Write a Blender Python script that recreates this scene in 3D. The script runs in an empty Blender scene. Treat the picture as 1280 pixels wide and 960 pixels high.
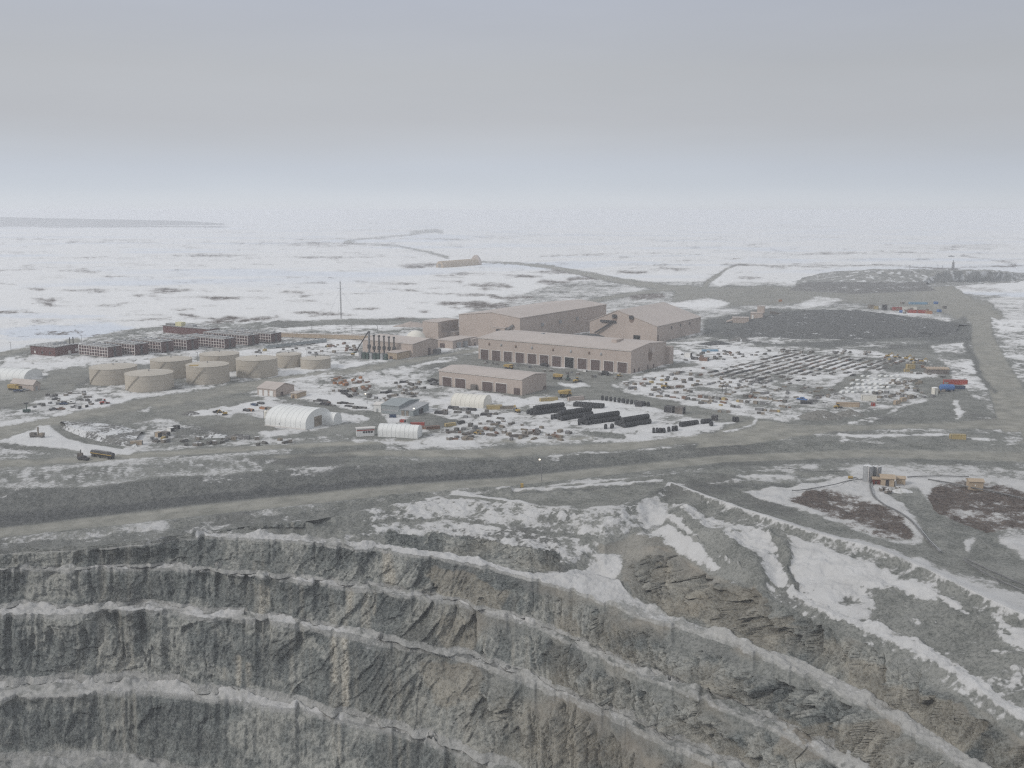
import bpy, bmesh, math, random
import numpy as np
from mathutils import Vector, Matrix

random.seed(7)
RNG = np.random.RandomState(11)
SC = bpy.context.scene
COL = SC.collection

# ------------------------------------------------------------------ camera
H = 150.0                      # helicopter height above the plateau
F = 1256.0                     # focal length in photo pixels (photo is 1280 wide)
HORIZ = 263.0
TH = math.atan((480.0 - HORIZ) / F)
cam_d = bpy.data.cameras.new("camera")
cam = bpy.data.objects.new("camera", cam_d)
COL.objects.link(cam)
cam.location = (0, 0, H)
cam.rotation_euler = (math.pi / 2 - TH, 0, 0)
cam_d.sensor_fit = 'HORIZONTAL'
cam_d.sensor_width = 36.0
cam_d.lens = 36.0 * F / 1280.0
cam_d.clip_start = 1.0
cam_d.clip_end = 120000.0
SC.camera = cam

# ------------------------------------------------------------------ sky, sun, exposure
SUN_EL, SUN_AZ = math.radians(34), math.radians(243)      # compass style: 0 = +Y, 90 = +X
w = bpy.data.worlds.new("World")
SC.world = w
w.use_nodes = True
nt = w.node_tree
nt.nodes.clear()
wo = nt.nodes.new('ShaderNodeOutputWorld')
sky = nt.nodes.new('ShaderNodeTexSky')
sky.sky_type = 'NISHITA'
sky.sun_disc = False
sky.sun_elevation = SUN_EL
sky.sun_rotation = SUN_AZ
sky.air_density = 1.0
sky.dust_density = 4.0
bg1 = nt.nodes.new('ShaderNodeBackground')
bg1.inputs[1].default_value = 0.07
nt.links.new(sky.outputs[0], bg1.inputs[0])
tc = nt.nodes.new('ShaderNodeTexCoord')
sep = nt.nodes.new('ShaderNodeSeparateXYZ')
nt.links.new(tc.outputs['Generated'], sep.inputs[0])
ramp = nt.nodes.new('ShaderNodeValToRGB')                 # the cloud deck: bright band low down, greyer above
cr = ramp.color_ramp
stops = [(0.0, (0.84, 0.88, 0.935)), (0.008, (0.80, 0.845, 0.905)), (0.022, (0.73, 0.785, 0.86)), (0.040, (0.69, 0.742, 0.825)), (0.068, (0.645, 0.675, 0.728)),
         (0.085, (0.618, 0.638, 0.68)), (0.13, (0.60, 0.62, 0.655)), (0.20, (0.565, 0.60, 0.685)), (0.30, (0.64, 0.67, 0.73)), (0.50, (0.80, 0.83, 0.87)), (1.0, (0.94, 0.96, 1.0))]
cr.elements[0].position, cr.elements[0].color = stops[0][0], (*stops[0][1], 1)
cr.elements[1].position, cr.elements[1].color = stops[-1][0], (*stops[-1][1], 1)
for p_, c_ in stops[1:-1]:
    e_ = cr.elements.new(p_)
    e_.color = (*c_, 1)
mp = nt.nodes.new('ShaderNodeMapping')
mp.inputs['Scale'].default_value = (1.6, 1.6, 9.0)
nt.links.new(tc.outputs['Generated'], mp.inputs[0])
ns = nt.nodes.new('ShaderNodeTexNoise')
ns.inputs['Scale'].default_value = 1.3
ns.inputs['Detail'].default_value = 4
ns.inputs['Roughness'].default_value = 0.5
nt.links.new(mp.outputs[0], ns.inputs['Vector'])
ma = nt.nodes.new('ShaderNodeMath'); ma.operation = 'MULTIPLY_ADD'
ma.inputs[1].default_value = 0.022; ma.inputs[2].default_value = -0.011
nt.links.new(ns.outputs['Fac'], ma.inputs[0])
ad = nt.nodes.new('ShaderNodeMath'); ad.operation = 'ADD'
nt.links.new(sep.outputs['Z'], ad.inputs[0]); nt.links.new(ma.outputs[0], ad.inputs[1])
nt.links.new(ad.outputs[0], ramp.inputs[0])
bg2 = nt.nodes.new('ShaderNodeBackground')
cl = nt.nodes.new('ShaderNodeMapRange')                     # the deck is a little heavier towards the right
cl.interpolation_type = 'SMOOTHSTEP'
cl.inputs['From Min'].default_value = -0.1; cl.inputs['From Max'].default_value = 0.65
cl.inputs['To Min'].default_value = 0.865; cl.inputs['To Max'].default_value = 0.77
nt.links.new(sep.outputs['X'], cl.inputs['Value'])
nt.links.new(ramp.outputs[0], bg2.inputs[0])
n2 = nt.nodes.new('ShaderNodeTexNoise'); n2.inputs['Scale'].default_value = 2.2; n2.inputs['Detail'].default_value = 6
nt.links.new(mp.outputs[0], n2.inputs['Vector'])
m2 = nt.nodes.new('ShaderNodeMath'); m2.operation = 'MULTIPLY_ADD'; m2.inputs[1].default_value = 0.10
nt.links.new(n2.outputs['Fac'], m2.inputs[0]); m3 = nt.nodes.new('ShaderNodeMath'); m3.operation = 'SUBTRACT'; m3.inputs[1].default_value = 0.05
nt.links.new(cl.outputs[0], m3.inputs[0]); nt.links.new(m3.outputs[0], m2.inputs[2])
nt.links.new(m2.outputs[0], bg2.inputs[1])
adds = nt.nodes.new('ShaderNodeMixShader')
adds.inputs[0].default_value = 0.9
nt.links.new(bg1.outputs[0], adds.inputs[1])
nt.links.new(bg2.outputs[0], adds.inputs[2])
nt.links.new(adds.outputs[0], wo.inputs['Surface'])

sun_d = bpy.data.lights.new("sun", 'SUN')
sun_d.energy = 1.42
sun_d.angle = math.radians(11)
sun_d.color = (1.0, 0.95, 0.88)
sun = bpy.data.objects.new("sun", sun_d)
COL.objects.link(sun)
sdir = Vector((math.sin(SUN_AZ) * math.cos(SUN_EL), math.cos(SUN_AZ) * math.cos(SUN_EL), math.sin(SUN_EL)))
sun.rotation_euler = sdir.to_track_quat('Z', 'Y').to_euler()
sun.location = (0, 0, 400)

SC.view_settings.view_transform = 'Standard'
SC.view_settings.look = 'None'
SC.view_settings.exposure = 0.0
SC.view_settings.gamma = 1.0
SC.view_settings.use_curve_mapping = False
SC.render.engine = 'CYCLES'
SC.cycles.use_denoising = False
SC.cycles.use_adaptive_sampling = False
SC.cycles.filter_width = 1.25
SC.cycles.max_bounces = 4
SC.cycles.diffuse_bounces = 2
SC.cycles.glossy_bounces = 1
SC.cycles.volume_bounces = 2
SC.cycles.transparent_max_bounces = 4

# ------------------------------------------------------------------ picture point -> place
CT, ST = math.cos(TH), math.sin(TH)

def ground_xyz(px, py, z=0.0):
    """numpy: the point at height z seen at photo pixel (px, py)"""
    u = (np.asarray(px, float) - 640.0) / F
    v = (480.0 - np.asarray(py, float)) / F
    t = (np.asarray(z, float) - H) / (-ST + v * CT)
    return u * t, (CT + v * ST) * t

def at(px, py, z=0.0):
    x, y = ground_xyz(px, py, z)
    return Vector((float(x), float(y), float(z)))

def to_px(p):
    d = p[1] * CT - (p[2] - H) * ST
    return 640 + F * p[0] / d, 480 - F * (p[1] * ST + (p[2] - H) * CT) / d

def up_height(p, py_top):
    """height above p at which the vertical through p reaches picture row py_top"""
    v = (480.0 - py_top) / F
    # (y*ST + (z-H)*CT) = v*(y*CT-(z-H)*ST)
    zz = p[1] * (v * CT - ST) / (CT + v * ST) + H
    return zz - p[2]

# ------------------------------------------------------------------ numpy noise
_PERM = RNG.permutation(512).astype(np.int64)
_VAL = RNG.rand(512)

def _h(i, j, k):
    return _PERM[(_PERM[(_PERM[i & 511] + j) & 511] + k) & 511]

def vnoise(x, y, z=None):
    x = np.asarray(x, float); y = np.asarray(y, float)
    z = np.zeros_like(x) if z is None else np.asarray(z, float)
    i = np.floor(x).astype(np.int64); j = np.floor(y).astype(np.int64); k = np.floor(z).astype(np.int64)
    fx, fy, fz = x - i, y - j, z - k
    fx = fx * fx * (3 - 2 * fx); fy = fy * fy * (3 - 2 * fy); fz = fz * fz * (3 - 2 * fz)
    r = 0.0
    for a in (0, 1):
        wa = fx if a else 1 - fx
        for b in (0, 1):
            wb = fy if b else 1 - fy
            for c in (0, 1):
                wc = fz if c else 1 - fz
                r = r + wa * wb * wc * _VAL[_h(i + a, j + b, k + c)]
    return r

def fbm(x, y, z=None, octaves=4, gain=0.5):
    s, a, t = 0.0, 1.0, 0.0
    f = 1.0
    for o in range(octaves):
        s = s + a * vnoise(np.asarray(x) * f + 17.3 * o, np.asarray(y) * f + 5.1 * o, None if z is None else np.asarray(z) * f + 3.7 * o)
        t += a; a *= gain; f *= 2.03
    return s / t

def facets(x, y, z):
    """fractured rock: every random cell is a tilted plane"""
    i = np.floor(x).astype(np.int64); j = np.floor(y).astype(np.int64); k = np.floor(z).astype(np.int64)
    best = np.full(x.shape, 9.0); out = np.zeros(x.shape)
    for a in (-1, 0, 1):
        for b in (-1, 0, 1):
            for c in (-1, 0, 1):
                hh = _h(i + a, j + b, k + c)
                cx = i + a + _VAL[hh]; cy = j + b + _VAL[(hh + 91) & 511]; cz = k + c + _VAL[(hh + 203) & 511]
                dx, dy, dz = x - cx, y - cy, z - cz
                d = dx * dx + dy * dy + dz * dz
                v = (_VAL[(hh + 57) & 511] - .5) * .9 + dx * (_VAL[(hh + 11) & 511] - .5) * 1.6 + dy * (_VAL[(hh + 23) & 511] - .5) * 1.6 + dz * (_VAL[(hh + 37) & 511] - .5) * 1.6
                m = d < best
                best = np.where(m, d, best); out = np.where(m, v, out)
    return out
# ------------------------------------------------------------------ the ground: one continuous surface from the pit floor to the horizon
def rail(pts, zs):
    """pts: (px, py) along the line; zs: (px, z)"""
    p = np.array(pts, float); q = np.array(zs, float)
    def f(px):
        y = np.interp(px, p[:, 0], p[:, 1])
        # carry the end slopes on past the picture
        sl = (p[1, 1] - p[0, 1]) / (p[1, 0] - p[0, 0]); sr = (p[-1, 1] - p[-2, 1]) / (p[-1, 0] - p[-2, 0])
        y = np.where(px < p[0, 0], p[0, 1] + np.clip(px - p[0, 0], -300, 0) * sl * .5, y)
        y = np.where(px > p[-1, 0], p[-1, 1] + np.clip(px - p[-1, 0], 0, 400) * sr * .7, y)
        return y, np.interp(px, q[:, 0], q[:, 1])
    return f

Z_ROAD = [(0, -12), (240, -9), (480, -6), (640, -4), (760, -3), (900, -1.5), (1090, -.5), (1280, -.5)]
K = []
K.append(rail([(0, 610), (112, 609), (200, 598), (320, 590), (480, 580), (640, 574), (760, 566), (900, 556), (1000, 551), (1280, 557)], [(0, 0), (1, 0)]))
K.append(rail([(0, 659), (240, 631), (480, 606), (640, 596), (760, 583), (900, 568), (1090, 561), (1280, 564)], Z_ROAD))
K.append(rail([(0, 672), (240, 646), (480, 620), (640, 607), (760, 594), (900, 578), (1090, 571), (1280, 577)], Z_ROAD))
K.append(rail([(0, 688), (100, 684), (200, 674), (255, 664), (337, 655), (394, 650), (460, 636), (520, 624), (565, 619), (620, 625), (680, 633), (720, 637), (770, 634),
               (800, 624), (835, 607), (880, 624), (930, 642), (985, 660), (1010, 669), (1100, 693), (1160, 718), (1220, 748), (1280, 776)],
              [(0, -13), (255, -10), (460, -6.5), (640, -4), (835, -1), (950, 0), (1280, 0)]))
K.append(rail([(0, 689), (100, 685), (200, 675), (255, 665), (337, 659), (394, 658), (437, 655), (494, 650), (557, 648), (610, 654), (662, 662), (719, 668), (756, 672), (790, 660), (835, 650), (880, 684), (940, 725), (1000, 742), (1040, 763),
               (1100, 783), (1156, 806), (1205, 836), (1250, 870), (1280, 888)],
              [(0, -13.3), (255, -10.3), (337, -9.8), (460, -10), (640, -10), (720, -12), (835, -7), (900, -10), (1000, -10), (1280, -12)]))
K.append(rail([(0, 690), (100, 686), (200, 676), (255, 666), (337, 660.5), (394, 659.5), (437, 657), (494, 653), (557, 651), (610, 657), (662, 666), (719, 672), (756, 676), (790, 664), (835, 654), (880, 688), (940, 729), (1000, 748), (1040, 772),
               (1100, 796), (1156, 821), (1205, 850), (1250, 884), (1280, 902)],
              [(0, -13.5), (255, -10.5), (337, -10), (460, -10.4), (640, -10.5), (720, -12.4), (835, -7.5), (900, -10.4), (1000, -10.4), (1280, -12.4)]))
K.append(rail([(0, 691), (100, 687), (200, 677), (255, 667), (337, 668), (394, 671), (437, 676), (494, 683), (557, 691), (610, 702), (662, 716), (700, 714), (719, 716), (745, 716), (770, 724), (790, 745), (837, 770), (894, 787),
               (950, 809), (995, 822), (1047, 847), (1107, 880), (1156, 909), (1212, 946), (1280, 990)],
              [(0, -13.7), (255, -11), (337, -12), (460, -14), (610, -18), (720, -20), (880, -23), (1062, -25), (1280, -27)]))
K.append(rail([(0, 692), (100, 688), (200, 678), (255, 673), (337, 677), (394, 681), (437, 688), (494, 692), (557, 702), (610, 713), (662, 727), (719, 739), (756, 755), (790, 767), (837, 781), (894, 799),
               (950, 824), (995, 841), (1047, 865), (1107, 897), (1156, 929), (1212, 967), (1280, 1014)],
              [(0, -13.9), (255, -11.3), (337, -12.3), (460, -14.3), (610, -18.3), (720, -20.3), (880, -23.4), (1062, -25.5), (1280, -27.5)]))
ZA = [(0, -20), (200, -22), (400, -26), (610, -31), (880, -35), (1062, -37.5), (1280, -39)]
K.append(rail([(0, 704), (112, 705), (206, 703), (319, 716), (431, 727), (480, 733), (512, 738), (565, 746), (610, 763), (670, 776), (737, 806), (794, 833), (880, 863), (957, 894), (1010, 919),
               (1062, 948), (1130, 990), (1280, 1090)], ZA))
K.append(rail([(0, 714), (112, 714), (206, 711), (319, 723), (431, 735), (480, 741), (512, 747), (565, 754), (610, 771), (670, 786), (737, 817), (794, 845), (880, 876), (957, 909), (1010, 937),
               (1062, 968), (1130, 1010), (1280, 1112)], [(a, b - .4) for a, b in ZA]))
ZB = [(0, -35), (200, -37), (400, -41), (610, -45), (880, -48), (1280, -51)]
K.append(rail([(0, 756), (90, 755), (180, 752), (262, 761), (337, 769), (412, 781), (480, 796), (524, 805), (610, 825), (662, 844), (737, 875), (794, 901), (831, 919), (880, 937), (950, 971),
               (1060, 1025), (1280, 1170)], ZB))
K.append(rail([(0, 769), (90, 767), (180, 763), (262, 771), (337, 777), (412, 788), (480, 804), (524, 812), (610, 834), (662, 854), (737, 886), (794, 912), (831, 931), (880, 949), (950, 985),
               (1060, 1042), (1280, 1192)], [(a, b - .4) for a, b in ZB]))
ZC = [(0, -63), (200, -64), (400, -67), (610, -71), (880, -74), (1280, -78)]
K.append(rail([(0, 853), (112, 847), (187, 850), (300, 867), (394, 884), (480, 903), (550, 925), (595, 945), (700, 985), (880, 1060), (1060, 1150), (1280, 1300)], ZC))
K.append(rail([(0, 873), (60, 871), (112, 866), (187, 862), (300, 876), (394, 893), (480, 911), (550, 934), (595, 956), (700, 998), (880, 1075), (1060, 1168), (1280, 1320)], [(a, b - .5) for a, b in ZC]))
ZD = [(0, -88), (400, -92), (880, -97), (1280, -100)]
K.append(rail([(0, 950), (90, 949), (169, 949), (210, 958), (400, 995), (700, 1090), (880, 1160), (1060, 1250), (1280, 1400)], ZD))
K.append(rail([(0, 975), (90, 974), (169, 975), (210, 990), (400, 1030), (700, 1130), (880, 1205), (1060, 1300), (1280, 1460)], ZD))

cols = np.concatenate([np.arange(-1400, -180, 24.0), np.arange(-180, 1460, 1.25), np.arange(1460, 2700, 24.0)])
NC = len(cols)
cx = np.clip(cols, -500, 1780)

# rows of the plateau, from the horizon to the first rail
far_py = np.concatenate([[HORIZ + 5.6, HORIZ + 6.0, HORIZ + 6.6], np.arange(HORIZ + 7.2, 300, .7), np.arange(300, 345, .8), np.arange(345, 430, .9)])
k0y, k0z = K[0](cx)
rowsP = []
for y in far_py:
    rowsP.append((np.full(NC, y), np.zeros(NC)))
NS = 150
for i in range(NS):
    t = (i + 1) / NS
    rowsP.append((430 + (k0y - 430) * t, np.zeros(NC)))
PXg, PYg, Xg, Yg, Zg, SEG, TT = [], [], [], [], [], [], []
for y, z in rowsP:
    X, Y = ground_xyz(cols, y, z)
    PXg.append(cols); PYg.append(y); Xg.append(X); Yg.append(Y); Zg.append(z); SEG.append(0); TT.append(0)
# world position of the rails, with a little natural wander
WR = []
for n, k in enumerate(K):
    y, z = k(cx)
    wob = 1.0 if n < 4 else 3.4
    if n in (7, 9, 11, 13): wob = 4.6
    y = y + (fbm(cols / 26.0, cols * 0 + n * 7.7, octaves=4, gain=.6) - .5) * wob
    if n in (7, 9, 11, 13, 15):       # ledges pinch and swell; the outer lip has crumbled away in places
        y = y - (1.0 + 2.4 * np.clip((cols - 330) / 300, 0, 1)) + (fbm(cols / 75.0, cols * 0 + n * 4.1 + 20, octaves=3) - .5) * 8 - np.clip(fbm(cols / 11.0, cols * 0 + n * 9.3, octaves=3) - .52, 0, 1) * 16
    z = z + (fbm(cols / 60.0, cols * 0 + n * 3.3 + 50, octaves=3) - .5) * (1.2 if n > 4 else .2)
    X, Y = ground_xyz(cols, y, z)
    if WR:
        Yp = WR[-1][1]
        lim = np.minimum(Y, Yp - .25)
        s = lim / Y
        X, Y = X * s, lim
    WR.append((X, Y, z, y))
for n in range(1, len(K)):
    X0, Y0, z0, y0 = WR[n - 1]; X1, Y1, z1, y1 = WR[n]
    vis = (cols > -20) & (cols < 1300)
    gap = np.percentile(np.clip(y1 - y0, 0, None)[vis], 92)
    rows = int(max(2, min(110, gap / 1.05)))
    if n >= 14: rows = max(4, rows // 3)
    for i in range(rows):
        t = (i + 1) / rows
        PXg.append(cols); PYg.append(y0 + (y1 - y0) * t)
        Xg.append(X0 + (X1 - X0) * t); Yg.append(Y0 + (Y1 - Y0) * t); Zg.append(z0 + (z1 - z0) * t)
        SEG.append(n); TT.append(t)
# pit floor running on under the aircraft
X1, Y1, z1, y1 = WR[-1]
for d in (60, 140, 260):
    Y = np.minimum(Y1 - 1, Y1 * 0 + np.maximum(Y1 - d, 20)); s = Y / Y1
    PXg.append(cols); PYg.append(y1 + d); Xg.append(X1 * s); Yg.append(Y); Zg.append(z1 - 1.0); SEG.append(len(K)); TT.append(1)
PX = np.array(PXg); PY = np.array(PYg); X = np.array(Xg); Y = np.array(Yg); Z = np.array(Zg)
SEG = np.array(SEG); TT = np.array(TT)
NR = len(PX)
S2 = np.repeat(SEG[:, None], NC, 1); T2 = np.repeat(TT[:, None], NC, 1)

# ---- what lies on it: painted as material masks
DEP = np.maximum(Y * CT - (Z - H) * ST, 5.0)
wn1 = fbm(X / 14.0, Y / 14.0, octaves=4, gain=.6) - .5
wn2 = fbm(X / 14.0 + 91, Y / 14.0 + 37, octaves=4, gain=.6) - .5
wl1 = fbm(X / 60.0 + 9, Y / 60.0, octaves=3) - .5
wl2 = fbm(X / 60.0 + 47, Y / 60.0 + 13, octaves=3) - .5
VERT = np.where(S2 > 3, 0.6, H / DEP)
PXW = PX + (wn1 * 9 + wl1 * 8) * F / DEP
PYW = PY + (wn2 * 9 + wl2 * 8) * F / DEP * VERT
L = {n: np.zeros(PX.shape) for n in ('snow', 'road', 'tundra', 'rock', 'dust', 'brown', 'ice', 'dark', 'lake')}

def inside(poly, x, y):
    r = np.zeros(x.shape, bool)
    n = len(poly)
    for i in range(n):
        x0, y0 = poly[i]; x1, y1 = poly[(i + 1) % n]
        if y0 == y1: continue
        c = ((y0 > y) != (y1 > y)) & (x < (x1 - x0) * (y - y0) / (y1 - y0) + x0)
        r ^= c
    return r

def sub(x0, x1, y0, y1):
    r = np.where((PY.max(1) > y0 - 40) & (PY.min(1) < y1 + 40))[0]
    c = np.where((cols > x0 - 40) & (cols < x1 + 40))[0]
    if len(r) == 0 or len(c) == 0: return None
    return slice(r[0], r[-1] + 1), slice(c[0], c[-1] + 1)

def area(poly, warp=1.0, **vals):
    p = np.array(poly, float)
    s = sub(p[:, 0].min(), p[:, 0].max(), p[:, 1].min(), p[:, 1].max())
    if s is None: return
    m = inside(poly, PX[s] + (PXW[s] - PX[s]) * warp, PY[s] + (PYW[s] - PY[s]) * warp)
    for n, v in vals.items():
        L[n][s][m] = v

def strip(pts, wid, warp=.35, **vals):
    """a band along pts (px, py); wid = half width in picture rows (one number or one per point)"""
    p = np.array(pts, float)
    ws = np.full(len(p), wid, float) if np.isscalar(wid) else np.array(wid, float)
    s = sub(p[:, 0].min(), p[:, 0].max(), p[:, 1].min(), p[:, 1].max())
    if s is None: return
    x = PX[s] + (PXW[s] - PX[s]) * warp; y = PY[s] + (PYW[s] - PY[s]) * warp
    m = np.zeros(x.shape, bool)
    for i in range(len(p) - 1):
        (x0, y0), (x1, y1) = p[i], p[i + 1]
        dx, dy = x1 - x0, (y1 - y0)
        t = np.clip(((x - x0) * dx + (y - y0) * dy) / (dx * dx + dy * dy), 0, 1)
        d = np.hypot((x - x0 - t * dx), (y - y0 - t * dy))
        m |= d < ws[i] + (ws[i + 1] - ws[i]) * t
    for n, v in vals.items():
        L[n][s][m] = v

def spot(cx_, cy_, rx, ry, warp=1.0, soft=True, **vals):
    s = sub(cx_ - rx, cx_ + rx, cy_ - ry, cy_ + ry)
    if s is None: return
    x = (PX[s] + (PXW[s] - PX[s]) * warp - cx_) / rx; y = (PY[s] + (PYW[s] - PY[s]) * warp - cy_) / ry
    m = 1.15 - np.sqrt(x * x + y * y) + (fbm(x * 2.2 + cx_, y * 1.7 + cy_, octaves=5, gain=.62) - .5) * 2.6
    m = np.clip(m * 1.8, 0, 1)
    for n, v in vals.items():
        L[n][s] = L[n][s] * (1 - m) + v * m
# ---- far plain: snow over tundra
snow = L['snow']
far = np.clip((430 - PY) / 60, 0, 1) * (S2 == 0)
snow[:] = np.where(S2 == 0, 0.50 + .10 * (fbm(X / 45, Y / 45, octaves=3) - .5) * 4, 0.3)
back = inside([(-2000, 260), (3500, 260), (3500, 372), (1280, 372), (1100, 362), (940, 352), (840, 352), (700, 352), (560, 398), (520, 402), (440, 404), (350, 402), (225, 404), (180, 410), (95, 424), (60, 432), (0, 440), (-2000, 470)], PX, PYW)
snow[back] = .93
streak = fbm(X / 190.0, Y / 120.0, octaves=5, gain=.58)
L['tundra'][back] = np.clip((streak[back] - .59) * 6, 0, .9) * np.clip((PY[back] - 282) / 50, .35, 1)
stf = fbm(X / 900.0, Y / 300.0, octaves=6, gain=.6)
ff = back & (PY < 330)
L['tundra'][ff] = np.maximum(L['tundra'], np.clip((stf - .565) * 9, 0, 1))[ff]
snow[ff] -= .3 * np.clip((stf[ff] - .55) * 9, 0, 1)
st2 = fbm(X / 70.0 + 5, Y / 34.0 + 2, octaves=5, gain=.62); pat = fbm(X / 300.0 + 8, Y / 240.0, octaves=3)
nf = back & (PY > 298) & (PY < 425)
L['tundra'][nf] = np.maximum(L['tundra'], np.clip((st2 - .585 - np.clip(.52 - pat, 0, 1) * .5 - np.clip((318 - PY) / 200, 0, .1)) * 14, 0, 1))[nf]
snow[nf] -= (.45 * np.clip((st2 - .57 - np.clip(.52 - pat, 0, 1) * .5) * 12, 0, 1))[nf]
L['lake'] += back * np.clip((fbm(X / 420.0 + 31, Y / 260.0, octaves=3) - .56) * 5, 0, .8)
dn = np.clip((PX - 380) / 400, 0, 1) * np.clip((PY - 312) / 25, 0, 1) * (PY < 352) * back
L['tundra'] += dn * np.clip((streak - .47) * 6, 0, .95)
T = dict(tundra=1.0, snow=.35)
for e in [(60, 377, 22, 4.5), (45, 362, 15, 1.6), (25, 391, 26, 1.1), (212, 363, 27, 2.6), (280, 373, 20, 2.2), (235, 394, 16, 3), (288, 400, 36, 4), (272, 406, 20, 2), (330, 397, 18, 2.5), (365, 365, 20, 2.2), (375, 376, 20, 1.6), (378, 371, 12, 1.2),
          (450, 352, 13, 1.5), (387, 390, 20, 2.4), (420, 393, 18, 2), (460, 386, 18, 2.2), (510, 355, 12, 1.5), (515, 333, 26, 2.2), (540, 331, 20, 1.6), (615, 357, 28, 3), (603, 382, 36, 5), (570, 379, 22, 3), (640, 372, 26, 3), (530, 390, 9, 2), (505, 398, 16, 2), (610, 362, 14, 1.4),
          (660, 345, 20, 2.2), (700, 340, 30, 2.6), (690, 352, 22, 2), (735, 348, 22, 2), (810, 370, 30, 3), (850, 336, 26, 2), (790, 340, 22, 2), (830, 331, 20, 1.2), (938, 347, 15, 2), (885, 378, 24, 3), (870, 366, 20, 2), (720, 318, 30, .9), (560, 300, 24, 1.0), (690, 319, 20, .8), (400, 352, 10, 1), (150, 300, 40, .5), (320, 331, 24, .8), (250, 320, 30, .7)]:
    spot(*e, warp=1.3, **T)
spot(120, 415, 150, 9, warp=.6, lake=1.0)
spot(40, 395, 80, 3, warp=.8, lake=.7)
spot(570, 296, 60, 3, warp=.8, lake=.8)
spot(1180, 340, 200, 9, warp=.6, lake=.45)
spot(760, 328, 60, 2, warp=.6, lake=.9)
# far roads
R = dict(road=1.0, snow=.1, tundra=0)
Rm = dict(road=.75, snow=.42, tundra=0)
for pts, wd in [([(598, 327), (640, 329), (690, 334), (740, 344), (780, 352), (840, 360), (900, 363)], [1.0, 1.2, 2.2, 3.2, 3.6, 3.4, 3]),
                ([(560, 322), (535, 315), (500, 308), (470, 306), (430, 302), (470, 297), (515, 294), (545, 289)], [1.6, 1.2, .9, .7, .6, .6, .8, .5]),
                ([(880, 360), (885, 352), (898, 344), (908, 336), (922, 331), (935, 330)], [3, 2.5, 2, 1.2, .8, .5]),
                ([(640, 398), (700, 385), (760, 372), (830, 362), (860, 358)], [1.5, 2, 2, 2, 2])]:
    strip(pts, wd, **R)
strip([(515, 292), (545, 289), (552, 291)], 2, **R)
strip([(905, 345), (893, 352), (900, 357), (915, 350)], 1.2, snow=1, road=0, tundra=0)
strip([(1200, 320), (1240, 325), (1270, 331)], .7, tundra=.9, snow=.3)
strip([(900, 331), (1010, 333), (1100, 331), (1180, 336), (1280, 332)], .8, tundra=.8, snow=.3)
area([(845, 360), (960, 357), (1060, 362), (1150, 352), (1200, 372), (1280, 380), (1280, 395), (1230, 400), (1110, 382), (1040, 378), (950, 382), (880, 385), (840, 378)], road=.75, snow=.16, tundra=0)
area([(1165, 360), (1185, 352), (1200, 364), (1240, 388), (1252, 400), (1200, 402), (1140, 372)], **R)
strip([(1178, 370), (1205, 378), (1235, 396), (1262, 408)], 1.0, snow=1, road=0)
area([(830, 380), (885, 372), (915, 378), (905, 383), (870, 388)], snow=.75, road=0)
area([(1020, 370), (1060, 374), (1000, 388), (975, 391)], snow=.62)
area([(1235, 375), (1280, 368), (1280, 400), (1262, 402)], snow=.62, road=0)
area([(1250, 400), (1290, 395), (1290, 440), (1262, 440), (1246, 415)], snow=.66, road=.1)

# ---- the camp
area([(-200, 455), (0, 443), (45, 432), (100, 424), (180, 408), (350, 402), (560, 398), (575, 440), (480, 450), (300, 470), (100, 500), (-200, 520)], snow=.50, tundra=0, lake=0)
strip([(-100, 452), (0, 443), (45, 434), (98, 425)], 3, road=.8, snow=.1, lake=0)
strip([(340, 405), (430, 403), (500, 402), (560, 400)], [3, 4, 4, 3], warp=.6, road=.35, snow=.2)
strip([(360, 411), (430, 409), (520, 408)], 1.5, snow=.85, road=0)
area([(10, 447), (60, 445), (110, 449), (140, 452), (120, 458), (60, 462), (0, 460)], snow=.85)
area([(60, 462), (120, 456), (140, 464), (110, 474), (60, 476)], road=.6, snow=.1)
area([(0, 480), (60, 474), (110, 472), (88, 488), (66, 502), (30, 510), (-40, 512)], road=.55, snow=.05)
area([(352, 428), (440, 424), (452, 436), (380, 444), (330, 444)], snow=.72)
area([(250, 446), (360, 432), (420, 440), (390, 446), (300, 450)], snow=.7)
area([(100, 448), (200, 444), (260, 440), (240, 448), (140, 458)], snow=.8)
area([(114, 482), (220, 488), (300, 474), (372, 462), (420, 455), (400, 470), (300, 484), (200, 496), (130, 498)], snow=.62)
strip([(150, 495), (215, 494), (300, 480), (360, 466), (420, 455)], 2.2, warp=.6, snow=.88)
strip([(120, 489), (160, 499), (200, 500)], 1.2, warp=.6, snow=.15)
area([(40, 500), (95, 486), (130, 488), (160, 502), (110, 515), (60, 523), (20, 530), (0, 528)], snow=.62)
# camp roads
strip([(-150, 575), (0, 541), (60, 529), (130, 515), (180, 505), (240, 496), (300, 485), (360, 474), (430, 465), (500, 454), (560, 444), (600, 438)], [14, 9, 8, 7, 6.5, 6.5, 6, 5, 3.6, 3.4, 3, 3], warp=.2, **R)
strip([(-150, 561), (0, 531), (60, 520), (130, 506), (165, 498)], 1.6, warp=.4, snow=.95, road=0)
strip([(380, 466), (430, 458), (500, 447), (560, 437)], 1.4, warp=.4, snow=.9, road=0)
strip([(130, 523), (190, 512), (240, 507)], 1.8, warp=.8, snow=.9, road=0)
area([(190, 512), (250, 500), (300, 494), (335, 497), (330, 505), (295, 515), (330, 525), (345, 538), (320, 545), (280, 540), (235, 530), (205, 522)], road=.5, snow=.05)
area([(90, 525), (170, 514), (215, 520), (205, 530), (150, 530), (100, 528)], road=.35, snow=.1)
area([(225, 519), (258, 512), (280, 508), (300, 510), (275, 518), (240, 520)], snow=.85)
area([(262, 517), (300, 505), (340, 500), (352, 504), (330, 510), (280, 520)], snow=.8, road=0)
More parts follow.
